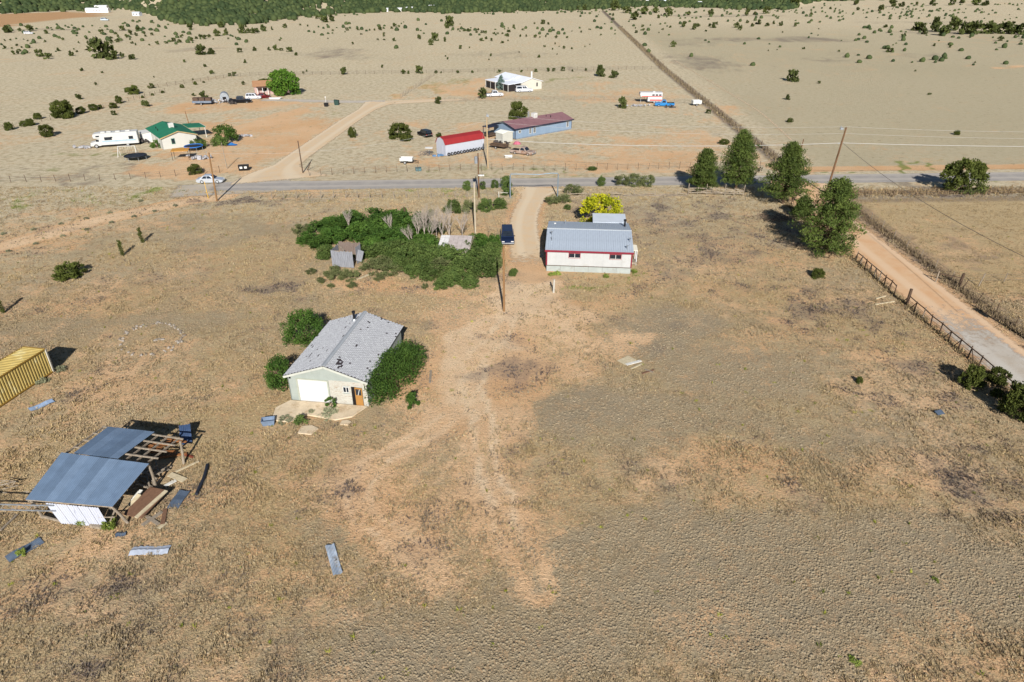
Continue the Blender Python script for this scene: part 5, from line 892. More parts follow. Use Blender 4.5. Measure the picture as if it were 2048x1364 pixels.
def red_shed():
    t = thing('red_roof_shed', 'white storage shed with red barn roof and a row of tyres', 'shed', (-14.2, 147.6, 0), R(39)); lx, ly = 10.3, 3.5; wm = pm('white_rib_wall', srgb(174, 178, 188), .55, .05, 2); rd = pm('red_metal_roof', srgb(140, 44, 46), .5, .08, 1)
    pr = [(0, 0), (0, 2.4), (.55, 3.35), (ly / 2, 3.75), (ly - .55, 3.35), (ly, 2.4), (ly, 0)]
    for x in (0, lx - .08): MB().prism(pr, x, x + .08, 'x').build('end_wall', wm, t)
    MB().box((lx / 2, .04, 1.2), (lx - .16, .08, 2.4)).build('wall', wm, t); MB().box((lx / 2, ly - .04, 1.2), (lx - .16, .08, 2.4)).build('wall', wm, t)
    for i in range(11): m = MB(); wbox(m, 'f', lx * i / 11 + .02, lx * (i + 1) / 11 - .02, .05, 2.36, .003, .022, lx, ly); m.build('wall_panel', wm, t)
    e = .16
    for a, b in (((-e, 2.32), (.55, 3.41)), ((.55, 3.41), (ly / 2, 3.83)), ((ly - .55, 3.41), (ly / 2, 3.83)), ((ly + e, 2.32), (ly - .55, 3.41))):
        n = 12
        for i in range(n):
            x0, x1 = -e + (lx + 2 * e) * i / n, -e + (lx + 2 * e) * (i + .985) / n; MB().slab([(x0, a[0], a[1]), (x1, a[0], a[1]), (x1, b[0], b[1]), (x0, b[0], b[1])] if a[0] < ly / 2 else [(x1, a[0], a[1]), (x0, a[0], a[1]), (x0, b[0], b[1]), (x1, b[0], b[1])], .03).build('roof_sheet', rd, t)
    MB().box((-.02, ly / 2, 1.0), (.05, 1.4, 2.0)).build('door', wm, t)
    me = MB(); n = 14
    V = []
    ring = lambda r, y: [(math.cos(2 * math.pi * k / n) * r, y, math.sin(2 * math.pi * k / n) * r) for k in range(n)]
    for r, y in ((.2, -.1), (.33, -.1), (.36, -.05), (.36, .05), (.33, .1), (.2, .1)): V += ring(r, y)
    me.add(V, [(i * n + k, i * n + (k + 1) % n, ((i + 1) % 6) * n + (k + 1) % n, ((i + 1) % 6) * n + k) for i in range(6) for k in range(n)]); ty = me.mesh('tyre', M_TYRE); hub = MB().tube([(0, -.09, 0), (0, .09, 0)], .2, 12).mesh('rim', M_RIM)
    for i in range(12):
        c, s = math.cos(R(39)), math.sin(R(39)); u = .55 + i * .82; x, y = u, -.42
        o = thing('loose_tyre', 'old wheel tyre of the row leaning on the white shed wall', 'tyre', (-14.2 + x * c - y * s, 147.6 + x * s + y * c, .36), R(39), 'tyres along the shed'); q = obj('tyre', ty, o); q.rotation_euler = (R(-18), 0, 0)
        if i in (1, 4, 9, 10, 11): q = obj('rim', hub, o); q.rotation_euler = (R(-18), 0, 0)
red_shed()
def little_shed():
    t = thing('garden_shed', 'small cream garden shed at the corner of the blue house', 'shed', (-2.25, 159.8, 0), R(40)); cr = pm('cream_shed', srgb(182, 181, 172), .7, .06, 1); gable(t, 3.2, 2.4, 2.1, 2.45, 'y', cr, pm('cream_roof2', srgb(232, 232, 222), .6, .05, 1), over=.12)
    for u in (.8, 1.6): m = MB(); wbox(m, 'f', u, u + .78, .05, 1.85, .004, .03, 3.2, 2.4); m.build('door', cr, t)
little_shed()
def white_far():
    t = thing('white_roof_house', 'white house with white metal roof and dark open porch in the far yard', 'house', (3.0, 238.2, 0), R(31)); lx, ly = 8.2, 17; wr = pm('white_roof', srgb(224, 228, 236), .5, .05, .6); wl = pm('off_white_wall', srgb(190, 186, 174), .75, .05, 1)
    gable(t, lx, ly, 2.4, 3.6, 'y', wl, wr, over=.35); window(t, 'f', 6.0, .9, .5, 1.2, lx, ly, M_BLACK, 1, .06)
    MB().tube([(4.6, .8, 3.2), (4.6, .8, 5.6)], .28, 8).build('chimney', M_WHITE, t)
    MB().slab([(-5.2, -.3, 2.3), (-.2, -.3, 2.6), (-.2, 6, 2.6), (-5.2, 6, 2.3)], .15).build('porch_roof', wr, t); MB().slab([(-6.4, 6.1, 2.5), (-.2, 6.1, 2.75), (-.2, 13, 2.75), (-6.4, 13, 2.5)], .15).build('porch_roof', wr, t)
    for x, y in ((-5, 0), (-5, 3), (-5, 5.8), (-6.2, 6.3), (-6.2, 9.5), (-6.2, 12.8), (-2.5, 0)): MB().box((x, y, 1.15), (.15, .15, 2.3)).build('porch_post', M_WHITE, t)
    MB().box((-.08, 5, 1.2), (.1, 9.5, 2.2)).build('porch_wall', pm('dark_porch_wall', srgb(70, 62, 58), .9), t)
    porch_shade = pm('porch_shade_dark', srgb(44, 40, 40), .9)  # dark panels added on the porch sides, its inner shade put into their colour
    for c_, d_ in (((-2.6, -.05, 1.05), (4.7, .06, 2.0)), ((-5.0, 2.9, 1.05), (.06, 5.6, 2.0)), ((-6.2, 9.5, 1.1), (.06, 6.2, 2.1))): MB().box(c_, d_).build('porch_shade_panel', porch_shade, t)
    MB().slab([(1.6, 6, 3.35), (3.2, 6, 3.7), (3.2, 8.5, 3.7), (1.6, 8.5, 3.35)], .3).build('dormer', wr, t)
white_far()
def pink_house():
    t = thing('pink_house', 'small pink house with orange brown roof behind parked cars', 'house', (-82.2, 229.4, 0), R(18)); lx, ly = 11, 7.2; pk = pm('pink_wall', srgb(172, 146, 140), .8, .06, 1); tr = pm('orange_roof', srgb(164, 124, 92), .85, .1, 1)
    gable(t, lx, ly, 2.5, 3.7, 'x', pk, tr, over=.35); window(t, 'f', 2.3, .9, 1.5, 1.2, lx, ly, M_WHITE, 2); MB().slab([(.8, -1.9, 2.35), (4.4, -1.9, 2.35), (4.4, -.36, 2.5), (.8, -.36, 2.5)], .1).build('porch_roof', pm('brown_fascia', srgb(92, 70, 60), .8), t)
    for x in (1.0, 2.6, 4.2): MB().box((x, -1.8, 1.15), (.18, .18, 2.3)).build('porch_post', M_WHITE, t)
pink_house()
def far_home(px, py, L, D, h, rz, label, wall=(232, 232, 228), roof=(226, 228, 230), name='mobile_home'):
    x, y = G(px, py); t = thing(name, label, 'house', (x, y, gz(x, y) - .1), R(rz)); k = '%d_%d_%d' % wall; gable(t, L, D, h, h + .6, 'x', pm('far_wall_' + k, srgb(*wall), .8), pm('far_roof_' + '%d_%d_%d' % roof, srgb(*roof), .6), over=.2)
    for i in range(max(2, int(L / 3.2))): window(t, 'f', .8 + i * 3.0, h * .4, 1.0, .9, L, D, M_WHITE, 1, .08)
far_home(172, 25.5, 21, 5, 3.4, 2, 'long white mobile home below the far hillside at upper left')
far_home(190, 19, 12, 5, 3.2, 4, 'white house just behind the long mobile home at upper left'); far_home(265, 32, 7, 4, 2.6, -10, 'silver roofed shed among bare bushes at upper left', (190, 194, 200), (206, 214, 222), 'far_shed')
far_home(211, 15, 6, 3, 2.6, 10, 'pale blue roofed shed in the trees above the mobile home', (206, 214, 222), (196, 210, 224), 'far_shed'); far_home(243, 15.5, 3, 3, 3.0, 0, 'small white shed in the trees right of the mobile home', name='far_shed')
for i, (px, py, L, h, lb) in enumerate([(764, 23.5, 6, 2.6, 'leftmost white shed of the far roadside settlement'), (792, 23, 8, 2.6, 'low white trailer left in the far roadside settlement'), (812, 22.5, 9, 3.2, 'brightest white building in the middle of the far settlement'), (838, 21.5, 10, 2.8, 'long white trailer right of the brightest far building'), (858, 19, 8, 2.6, 'rightmost white building of the far settlement')]): far_home(px, py, L, 4, h, 3, lb, name='far_building')
far_home(1320, 9, 7, 5, 4.2, 5, 'tall pale blue white house among the far trees', (206, 216, 226), (220, 226, 232), 'far_building'); far_home(1292, 8, 3, 3, 3, 0, 'small white far shed left of the tall pale house', name='far_shed'); far_home(1396, 11, 4, 4, 3, 0, 'small pale far shed right of the tall pale house', (214, 220, 226), name='far_shed'); far_home(1270, 4, 13, 6, 2.8, 3, 'brown roofed house at the very top among trees', (190, 170, 150), (150, 118, 92), 'far_building')

# ------------------------------------------------------------------ vehicles (local x forward, wheels on z = 0)
def paint(name, c, rough=.3, metal=.15):
    m = pm('paint_' + name, srgb(*c), rough, .04, 1.5, metal=metal); return m
def wheel_mesh(r, w_):
    n = 18; m = MB(); V = []; ring = lambda q, y: [(math.cos(2 * math.pi * k / n) * q, y, math.sin(2 * math.pi * k / n) * q) for k in range(n)]
    for q, y in ((r * .62, -w_ / 2), (r * .95, -w_ / 2), (r, -w_ / 4), (r, w_ / 4), (r * .95, w_ / 2), (r * .62, w_ / 2)): V += ring(q, y)
    m.add(V, [(i * n + k, i * n + (k + 1) % n, ((i + 1) % 6) * n + (k + 1) % n, ((i + 1) % 6) * n + k) for i in range(6) for k in range(n)])
    h = MB().tube([(0, -w_ * .42, 0), (0, w_ * .42, 0)], r * .62, 12); return m.mesh('tyre', M_TYRE), h.mesh('rim', M_RIM)
WM = {}
def wheel(t, x, y, r=.34, w_=.22):
    k = (r, w_); WM.setdefault(k, wheel_mesh(r, w_)); e = obj('wheel', WM[k][0], t, (x, y, r)); obj('rim', WM[k][1], e); return e
def loft(prof, half, ins, z_ins=.0):
    """side outline pulled across the width, edges rounded by inset stations"""
    cx = sum(p[0] for p in prof) / len(prof); cz = sum(p[1] for p in prof) / len(prof); m = MB(); V = []; n = len(prof); st = [(-half, ins), (-half + ins * .9, 0), (half - ins * .9, 0), (half, ins)]
    for y, i in st:
        for x, z in prof: V.append((x - math.copysign(min(i, abs(x - cx)), x - cx), y, z - (i * .6 if z > cz else 0)))
    F = [(s * n + k, s * n + (k + 1) % n, (s + 1) * n + (k + 1) % n, (s + 1) * n + k) for s in range(3) for k in range(n)] + [tuple(range(n))[::-1], tuple(3 * n + k for k in range(n))]
    return m.add(V, F)
def frustum(x0, x1, z0, X0, X1, z1, hw0, hw1):
    return MB().add([(x0, -hw0, z0), (x1, -hw0, z0), (x1, hw0, z0), (x0, hw0, z0), (X0, -hw1, z1), (X1, -hw1, z1), (X1, hw1, z1), (X0, hw1, z1)], [(0, 3, 2, 1), (4, 5, 6, 7), (0, 1, 5, 4), (1, 2, 6, 5), (2, 3, 7, 6), (3, 0, 4, 7)])
def face_win(t, q, name, u0, u1, v0, v1, mat=None, off=.012):
    a, b, c, d = [Vector(p) for p in q]; P = lambda u, v: lerp(lerp(a, b, u), lerp(d, c, u), v); nn = (b - a).cross(d - a).normalized() * off
    MB().slab([P(u0, v0) + nn, P(u1, v0) + nn, P(u1, v1) + nn, P(u0, v1) + nn], off * .9).build(name, mat or M_GLASS, t)
def car(name, label, x, y, rz, L, W, H, kind, pt, cat='car', wr=.34, group=None, nose=None):
    t = thing(name, label, cat, (x, y, 0), R(rz), group); h2, l2 = W / 2, L / 2; belt = H * (.58 if kind in ('sedan',) else .56); g = .2
    if kind == 'sedan': prof = [(-l2, .35), (-l2, belt * .97), (-l2 * .62, belt * 1.02), (l2 * .42, belt), (l2 * .85, belt * .86), (l2, belt * .68), (l2, .32), (l2 * .9, g), (-l2 * .92, g)]; cb = (-l2 * .78, l2 * .46, -l2 * .42, l2 * .12)
    elif kind == 'suv': prof = [(-l2, .4), (-l2, belt), (l2 * .45, belt), (l2 * .92, belt * .92), (l2, belt * .78), (l2, .36), (l2 * .92, g + .05), (-l2 * .94, g + .05)]; cb = (-l2 * .98, l2 * .5, -l2 * .88, l2 * .2)
    else: prof = [(-l2, .5), (-l2, belt), (l2 * .42, belt), (l2 * .93, belt * .95), (l2, belt * .8), (l2, .42), (l2 * .94, g + .12), (-l2 * .96, g + .12)]; cb = (-l2 * .22, l2 * .46, -l2 * .1, l2 * .22) if kind == 'pickup' else ((-l2 * .34, l2 * .46, -l2 * .26, l2 * .24) if kind == 'crew' else (-l2 * .98, l2 * .46, -l2 * .95, l2 * .22))
    loft(prof, h2, .06).build('body', pt, t); z1 = H; hw0, hw1 = h2 * .94, h2 * .78
    frustum(cb[0], cb[1], belt - .03, cb[2], cb[3], z1, hw0, hw1).build('cabin', pt, t); b = belt
    FQ = [(cb[1], -hw0, b), (cb[1], hw0, b), (cb[3], hw1, z1), (cb[3], -hw1, z1)]; face_win(t, FQ, 'windshield', .07, .93, .1, .9)
    BQ = [(cb[0], hw0, b), (cb[0], -hw0, b), (cb[2], -hw1, z1), (cb[2], hw1, z1)]; face_win(t, BQ, 'rear_window', .1, .9, .2, .88)
    SR = [(cb[0], -hw0, b), (cb[1], -hw0, b), (cb[3], -hw1, z1), (cb[2], -hw1, z1)]; SL = [(cb[1], hw0, b), (cb[0], hw0, b), (cb[2], hw1, z1), (cb[3], hw1, z1)]
    ws = {'sedan': ((.14, .46), (.5, .84)), 'suv': ((.05, .3), (.34, .58), (.62, .88)), 'pickup': ((.15, .82),), 'crew': ((.1, .46), (.5, .85)), 'shell': ((.05, .5), (.58, .74), (.77, .92))}[kind]
    for u0, u1 in ws: face_win(t, SR, 'side_window', u0, u1, .14, .86); face_win(t, SL, 'side_window', 1 - u1, 1 - u0, .14, .86)
    for sx in (-.58, .6):
        for sy in (-1, 1): wheel(t, sx * l2, sy * (h2 - .1), wr)
    for sy in (-1, 1):
        MB().box((l2 - .03, sy * h2 * .68, belt * .72), (.08, W * .2, .14)).build('headlight', M_WHITE, t); MB().box((-l2 + .02, sy * h2 * .78, belt * .8), (.06, W * .12, .2)).build('tail_light', pm('red_lens', srgb(150, 24, 24), .3), t); MB().box((cb[1] - .28, sy * (h2 + .07), b + .06), (.1, .16, .12)).build('mirror', M_BLACK, t)
    MB().box((l2 + .02, 0, .46), (.1, W * .94, .16)).build('bumper', M_GALV if kind in ('pickup', 'crew', 'suv') else pt, t); MB().box((-l2 - .02, 0, .46), (.1, W * .94, .16)).build('bumper', M_GALV if kind in ('pickup', 'crew') else pt, t)
    if kind in ('pickup', 'crew'): MB().box(((-l2 + cb[0]) / 2 - .0, 0, belt + .006), (cb[0] + l2 - .16, W * .8, .014)).build('bed_floor', M_DARKIN, t)
    return t
SIL = paint('silver', (206, 210, 216), .25, .5); NAVY = paint('navy', (34, 48, 78), .25, .4); BLK = paint('black', (22, 22, 26), .3); WHT = paint('white', (194, 196, 200), .3, 0); MAR = paint('maroon', (96, 22, 26), .3, .2)
cx, cy = G(421, 366); car('parked_car', 'silver sedan parked where the paved road meets the dirt track', cx, cy + .4, 4, 4.75, 1.82, 1.45, 'sedan', SIL)
cx, cy = G(1014.5, 492); car('parked_car', 'dark blue van parked on the driveway beside the thicket', cx, cy + 2.3, -88, 4.9, 1.92, 1.75, 'suv', NAVY)
cx, cy = G(851, 275); car('parked_car', 'black hatchback seen from behind left of the red roofed shed', cx - .3, cy + 1.6, 125, 4.5, 1.85, 1.6, 'suv', BLK)
cx, cy = G(1048, 185); car('parked_pickup', 'white pickup with a camper shell before the white roofed house', cx, cy + 1, 12, 5.6, 1.95, 1.95, 'shell', WHT, 'pickup', .38)
cx, cy = G(989, 194); car('parked_pickup', 'white crew cab pickup half hidden behind a big juniper', cx, cy + 1, 14, 5.4, 1.95, 1.85, 'crew', WHT, 'pickup', .38)
cx, cy = G(483, 207); car('parked_pickup', 'black pickup loaded with a blue tarp in the trailer yard', cx - .6, cy + 1, 12, 6.4, 2.0, 1.9, 'crew', BLK, 'pickup', .4)
cx, cy = G(506, 199); car('parked_car', 'white sport utility car in front of the pink house', cx, cy + 1, 8, 4.6, 1.85, 1.7, 'suv', WHT); cx, cy = G(525, 197); car('parked_car', 'dark red car beside the white one at the pink house', cx, cy + .8, 8, 4.5, 1.8, 1.5, 'sedan', MAR)
cx, cy = G(1049, 311); RUST = pm('rusty_paint', srgb(160, 144, 134), .7, .2, 1.5, c2=srgb(128, 98, 80), amt=.45); car('wrecked_pickup', 'rusty tan pickup without glass abandoned before the blue house', cx - .3, cy + 1.2, -28, 5.3, 1.95, 1.6, 'pickup', RUST, 'pickup', .36)
cx, cy = G(1333, 214); car('old_pickup', 'bright blue pickup with white bed beside the red striped camper', cx - .4, cy + 1.2, 172, 5.6, 1.95, 1.8, 'pickup', paint('sky_blue', (44, 120, 180), .4, 0), 'pickup', .38)
cx, cy = G(56.5, 68.5); car('far_car', 'tiny white car on the far left road', cx, cy + 1, 4, 5.4, 1.9, 1.7, 'suv', WHT); cx, cy = G(209, 41.5); car('far_car', 'tiny pale car below the white mobile homes', cx, cy + 1, 0, 6, 2, 2, 'suv', paint('pale_silver', (196, 206, 214), .3, .3))

def motorhome():
    x, y = G(232, 294); t = thing('motorhome', 'long white motorhome with blue stripe parked left of the green roofed house', 'motorhome', (x, y + 1.2, 0), R(200)); L, W = 9.0, 2.5; wm = pm('rv_white', srgb(188, 188, 185), .45, .04, 1); st = pm('rv_stripe', srgb(96, 160, 190), .5)
    loft([(-L / 2, .6), (-L / 2, 3.15), (L / 2 - 1.2, 3.15), (L / 2 - .15, 3.0), (L / 2, 2.6), (L / 2 - .1, 2.15), (L / 2 - 1.3, 2.05), (L / 2 - 1.3, .6)], W / 2, .1).build('body', wm, t)
    loft([(L / 2 - 1.35, .45), (L / 2 - 1.35, 2.0), (L / 2 - .85, 2.0), (L / 2 - .2, 1.35), (L / 2 + .75, 1.15), (L / 2 + .85, .5)], W / 2 - .2, .08).build('cab', wm, t)
    for sy in (-1, 1):
        yy = sy * (W / 2 + .012)
        for x0, w_, z, h in ((L / 2 - 1.0, .7, 2.55, .3), (L / 2 - 3.0, 1.5, 1.95, .65), (L / 2 - 3.7, .4, 2.15, .3), (-L / 2 + 1.4, .9, 1.9, .65)): MB().box((x0, yy, z), (w_, .03, h)).build('window', M_GLASS, t)
        MB().box((-.6, yy, 1.42), (L - 2.2, .02, .1)).build('stripe', st, t); MB().box((-.9, yy, 1.22), (L - 3, .02, .05)).build('stripe', st, t); MB().box((L / 2 - .75, sy * (W / 2 - .19), 1.6), (.6, .04, .45)).build('cab_window', M_GLASS, t)
        for wx in (L / 2 - .3, -L / 2 + 2.4): wheel(t, wx, sy * (W / 2 - .25), .42, .3)
        MB().box((L / 2 + .84, sy * .75, .85), (.06, .3, .22)).build('headlight', M_GLASS, t)
    MB().slab([(L / 2 - .8, -.95, 2.0), (L / 2 - .18, -.95, 1.4), (L / 2 - .18, .95, 1.4), (L / 2 - .8, .95, 2.0)], .03).build('windshield', M_GLASS, t)
    for xx in (-2.6, -.6, 1.2, 2.4): MB().box((xx, 0, 3.24), (.9, .8, .2)).build('roof_unit', wm, t)
motorhome()
def camper():
    x, y = G(1303, 207); t = thing('camper_trailer', 'white fifth wheel camper with red stripes in the far bare yard', 'camper', (x, y + 1.2, 0), R(178)); wm = pm('camper_white', srgb(190, 190, 190), .5, .04, 1); rd = pm('camper_red', srgb(196, 62, 54), .5)
    loft([(-3.1, .6), (-3.1, 3.1), (3.5, 3.1), (3.6, 2.6), (3.4, 1.95), (1.2, 1.9), (1.2, .6)], 1.2, .08).build('body', wm, t)
    for sy in (-1, 1):
        MB().box((0, sy * 1.215, 2.0), (6.0, .02, .2)).build('stripe', rd, t); MB().box((-1.2, sy * 1.216, .95), (3.6, .02, .35)).build('stripe', rd, t)
        for xx in (-2.4, -1.4, -.4): MB().box((xx, sy * 1.215, 2.4), (.7, .03, .4)).build('window', M_GLASS, t)
        for xx in (-1.6, -.8): wheel(t, xx, sy * 1.05, .36, .24)
    MB().box((-.6, 0, 3.2), (.8, .8, .22)).build('roof_unit', wm, t); MB().box((3.1, 0, 1.0), (.1, .1, 1.8)).build('landing_leg', M_GALV, t)
camper()
def utility_trailer(name, label, px, py, rz, L, W, h, mat, bed=True):
    x, y = G(px, py); t = thing(name, label, 'trailer', (x, y + .6, 0), R(rz)); MB().box((0, 0, .62), (L, W, .08)).build('floor', mat, t)
    if bed:
        for sy in (-1, 1): MB().box((0, sy * (W / 2 - .03), .66 + h / 2), (L, .05, h)).build('side', mat, t); MB().box((0, sy * (W / 2 + .14), .72), (1.0, .24, .05)).build('mudguard', mat, t)
        for sx in (-1, 1): MB().box((sx * (L / 2 - .03), 0, .66 + h / 2), (.05, W - .12, h)).build('end', mat, t)
    for sy in (-1, 1): wheel(t, -.2, sy * (W / 2 + .12), .32, .2)
    MB().bar((L / 2 + 1.2, 0, .5), (L / 2 - .2, -W * .35, .56), .08).bar((L / 2 + 1.2, 0, .5), (L / 2 - .2, W * .35, .56), .08).bar((L / 2 + 1.1, 0, 0), (L / 2 + 1.1, 0, .5), .06).build('drawbar', M_BLACK, t); return t
utility_trailer('utility_trailer', 'white pickup bed trailer standing near the road fence', 813, 328, -4, 2.6, 1.6, .55, M_WHITE)
utility_trailer('flatbed_trailer', 'dark flatbed trailer with clutter between the red shed and rusty pickup', 998, 298, -32, 4.0, 1.8, .3, M_WOODD); utility_trailer('stock_trailer', 'small white topped trailer at the end of the yard by the weedy fence', 1393, 212, 10, 2.6, 1.6, .9, M_WHITE)
utility_trailer('flatbed_trailer', 'long trailer with three brown crates at the left of the trailer yard', 405, 210, 5, 5.5, 1.9, .5, pm('trailer_blue_grey', srgb(112, 122, 136), .7))
def crates():
    x, y = G(405, 209)
    for i, dx in enumerate((-1.9, 0, 1.9)): o = MB().box((0, 0, .55), (1.6, 1.4, 1.1)).box((0, 0, 1.13), (1.7, 1.5, .06)).build('crate', pm('crate_brown', srgb(92, 74, 62), .9)); o.location = (x + dx, y + .7, .7); tag(o, ['leftmost', 'middle', 'rightmost'][i] + ' of three dark brown crates on the long trailer', 'crate', 'crates on the trailer')
crates()

# ------------------------------------------------------------------ yard things
def tramp(label, px, py, r, rim, mesh, z=.85):
    x, y = G(px, py); t = thing('trampoline', label, 'trampoline', (x, y, 0)); n = 28; ring = [(math.cos(2 * math.pi * k / n) * r, math.sin(2 * math.pi * k / n) * r, z) for k in range(n + 1)]; MB().tube(ring, .1, 6, False).build('rim', rim, t)
    MB().add([(0, 0, z - .06)] + [(p[0] * .97, p[1] * .97, z - .02) for p in ring[:-1]], [(0, k + 1, (k + 1) % n + 1) for k in range(n)]).build('mat', mesh, t)
    for k in range(0, n, 4): p = ring[k]; MB().bar((p[0], p[1], 0), (p[0], p[1], z), .06).build('leg', M_GALV, t)
tramp('round black trampoline with dark mat in front of the swing set', 273, 319, 2.15, M_BLACK, pm('tramp_mat', srgb(40, 46, 56), .7)); tramp('blue rimmed trampoline beside the orange awning', 389, 301, 1.9, pm('blue_pad', srgb(40, 110, 190), .5), pm('tramp_mat', (0, 0, 0)), 1.0)
def awning():
    x, y = G(366, 320); t = thing('orange_awning', 'flat orange canopy on four thin legs in the yard', 'canopy', (x - .4, y + .6, 0), R(14)); MB().slab([(-1.7, -1.2, 2.0), (1.7, -1.2, 2.0), (1.7, 1.2, 2.1), (-1.7, 1.2, 2.1)], .1).build('roof', pm('orange_cloth', srgb(190, 138, 66), .8), t)
    for a in (-1.6, 1.6):
        for b in (-1.1, 1.1): MB().bar((a, b, 0), (a, b, 2.0), .07).build('leg', M_BLACK, t)
awning()
def swing():
    x, y = G(254, 314); t = thing('swing_set', 'white metal swing set beside the black trampoline', 'swing set', (x, y + .8, 0), R(10)); MB().tube([(-1.7, 0, 2.1), (1.7, 0, 2.1)], .06, 6).build('top_bar', M_WHITE, t)
    for a in (-1.7, 1.7):
        for b in (-.9, .9): MB().bar((a, 0, 2.1), (a * 1.1, b, 0), .08).build('leg', M_WHITE, t)
    for a in (-.8, .2, 1.0): MB().bar((a - .2, 0, 2.1), (a - .2, 0, .55), .02).bar((a + .2, 0, 2.1), (a + .2, 0, .55), .02).box((a, 0, .5), (.45, .2, .04)).build('swing_seat', M_BLACK, t)
swing()
def dumpster():
    x, y = G(486, 343); t = thing('dumpster', 'black dumpster with two white notices beside the gravel road', 'dumpster', (x, y + .8, 0), R(14)); MB().prism([(-.55, .15), (-.75, 1.2), (.75, 1.0), (.6, .15)], -.95, .95, 'x').build('body', M_BLACK, t); MB().slab([(-.98, -.78, 1.23), (.98, -.78, 1.23), (.98, .78, 1.04), (-.98, .78, 1.04)], .06).build('lid', M_BLACK, t)
    for u in (-.45, .4): MB().box((u, -.69, .75), (.5, .02, .45)).build('notice', M_WHITE, t)
dumpster()
def simple(name, label, cat, px, py, build, mat, rz=0, z=0):
    x, y = G(px, py); m = MB(); build(m); o = m.build(name, mat); o.location = (x, y, z); o.rotation_euler = (0, 0, R(rz)); return tag(o, label, cat)
rr = random.Random(21)
def heap(w_, d, h, n):
    def f(m):
        for i in range(n): m.box((rr.gauss(0, w_ / 3), rr.gauss(0, d / 3), rr.uniform(.1, h)), (rr.uniform(.2, .8), rr.uniform(.2, .6), rr.uniform(.1, .5)), rr.uniform(0, 3), rr.uniform(-.4, .4))
    return f
BLT = pm('blue_tarp', srgb(44, 104, 166), .6, .15, 2); JUNK = pm('pale_junk', srgb(170, 170, 174), .7, .3, 2, c2=srgb(60, 60, 66), amt=.4); JUNKD = pm('dark_junk', srgb(72, 66, 64), .8, .4, 2, c2=srgb(160, 150, 140), amt=.35)
simple('blue_tarp', 'crumpled blue tarp lying on bare soil right of the green roofed house', 'tarp', 464, 291, lambda m: m.add([(math.cos(a) * r * 1.3, math.sin(a) * r * .9, .05 + .5 * (1 - r) + rr.uniform(0, .2)) for r in (1, .6, .2) for a in np.linspace(0, 5.5, 8)], [(i * 8 + k, i * 8 + (k + 1) % 8, (i + 1) * 8 + (k + 1) % 8, (i + 1) * 8 + k) for i in range(2) for k in range(8)] + [tuple(range(16, 24))]), BLT)
simple('junk_pile', 'pile of white and yellow toys by the tan utility pole', 'junk pile', 402, 319, heap(3.5, 1.4, .7, 26), JUNK); simple('junk_pile', 'pale junk heap on bare soil right of the leafy porch tree', 'junk pile', 492, 273, heap(2.6, .8, .4, 14), JUNK); simple('junk_pile', 'white and blue clutter at the left front of the motorhome', 'junk pile', 166, 297, heap(2.4, 1, .5, 12), JUNK)
simple('junk_pile', 'clutter of pale things between the crates and black pickup', 'junk pile', 437, 206, heap(5.5, 1.6, 1.0, 30), JUNK); simple('junk_pile', 'dark clutter with pink thing behind the black pickup', 'junk pile', 462, 209, heap(2.6, 1.0, .9, 16), JUNKD); simple('junk_pile', 'blue grey junk row left of the red striped camper', 'junk pile', 1276, 213, heap(4.5, .8, .5, 16), JUNK); simple('junk_pile', 'dark and white junk beside the bright blue pickup', 'junk pile', 1342, 216, heap(2.5, .9, .7, 12), JUNKD); simple('junk_pile', 'dark clutter between the motorhome and the green roofed house', 'junk pile', 287, 287, heap(2.2, 1.8, 1.0, 18), JUNKD); simple('junk_pile', 'jumbled bicycles and scrap in front of the cream garden shed', 'junk pile', 1000, 290, heap(3.0, .9, .8, 18), JUNKD)
def silo():
    x, y = G(447, 205); t = thing('silver_tank', 'silver round topped tank in the trailer yard', 'tank', (x, y + 1.5, 0), R(20)); MB().prism([(math.cos(a) * 1.3, 1.2 + math.sin(a) * 1.6) for a in np.linspace(0, math.pi, 10)] + [(-1.3, 0), (1.3, 0)], -1.6, 1.6).build('shell', M_GALV, t); MB().box((0, -1.63, .8), (1.0, .04, 1.6)).build('door', M_DARKIN, t)
silo()
def bikes():
    x, y = G(852, 312); t = thing('bicycle_heap', 'heap of grey bicycles left of the red roofed shed', 'bicycles', (x, y + .5, 0))
    for i, (dx, dy, a) in enumerate(((-.9, 0, .3), (0, .2, -.4), (.9, .1, .6), (.3, .9, 0))):
        m = MB(); c, s = math.cos(a), math.sin(a); ring = lambda u: [((u + math.cos(q) * .33) * c, (u + math.cos(q) * .33) * s, .33 + math.sin(q) * .33) for q in np.linspace(0, 6.283, 15)]
        m.tube(ring(-.5), .03, 5, False).tube(ring(.5), .03, 5, False); P = lambda u, z: (u * c, u * s, z); m.tube([P(-.5, .33), P(0, .3), P(.42, .8), P(-.15, .8), P(-.5, .33)], .03, 5).tube([P(.5, .33), P(.4, .95)], .03, 5).box(P(-.18, .9), (.25, .12, .06), a); o = m.build('bicycle', pm('bike_grey', srgb(96, 100, 106), .5, .2, 2, metal=.3), t); o.location = (dx, dy, 0)
    MB().slab([(-.2, .2, 1.5), (1.4, .0, 1.45), (1.4, .9, 1.6), (-.2, 1.0, 1.6)], .08).build('table_top', M_WHITE, t); MB().bar((.6, .5, 0), (.6, .5, 1.5), .08).build('table_leg', M_GALV, t)
bikes()
simple('pink_playhouse', 'crumpled pink cover beside the cream garden shed', 'cover', 1034, 288.5, lambda m: m.add([(math.cos(a) * r, math.sin(a) * r * .8, .7 * (1 - r * r) + .05) for r in (1, .6, .2) for a in np.linspace(0, 5.5, 8)], [(i * 8 + k, i * 8 + (k + 1) % 8, (i + 1) * 8 + (k + 1) % 8, (i + 1) * 8 + k) for i in range(2) for k in range(8)] + [tuple(range(16, 24))]), pm('pink', srgb(176, 96, 114), .7)).scale = (.95, .95, 1.1)
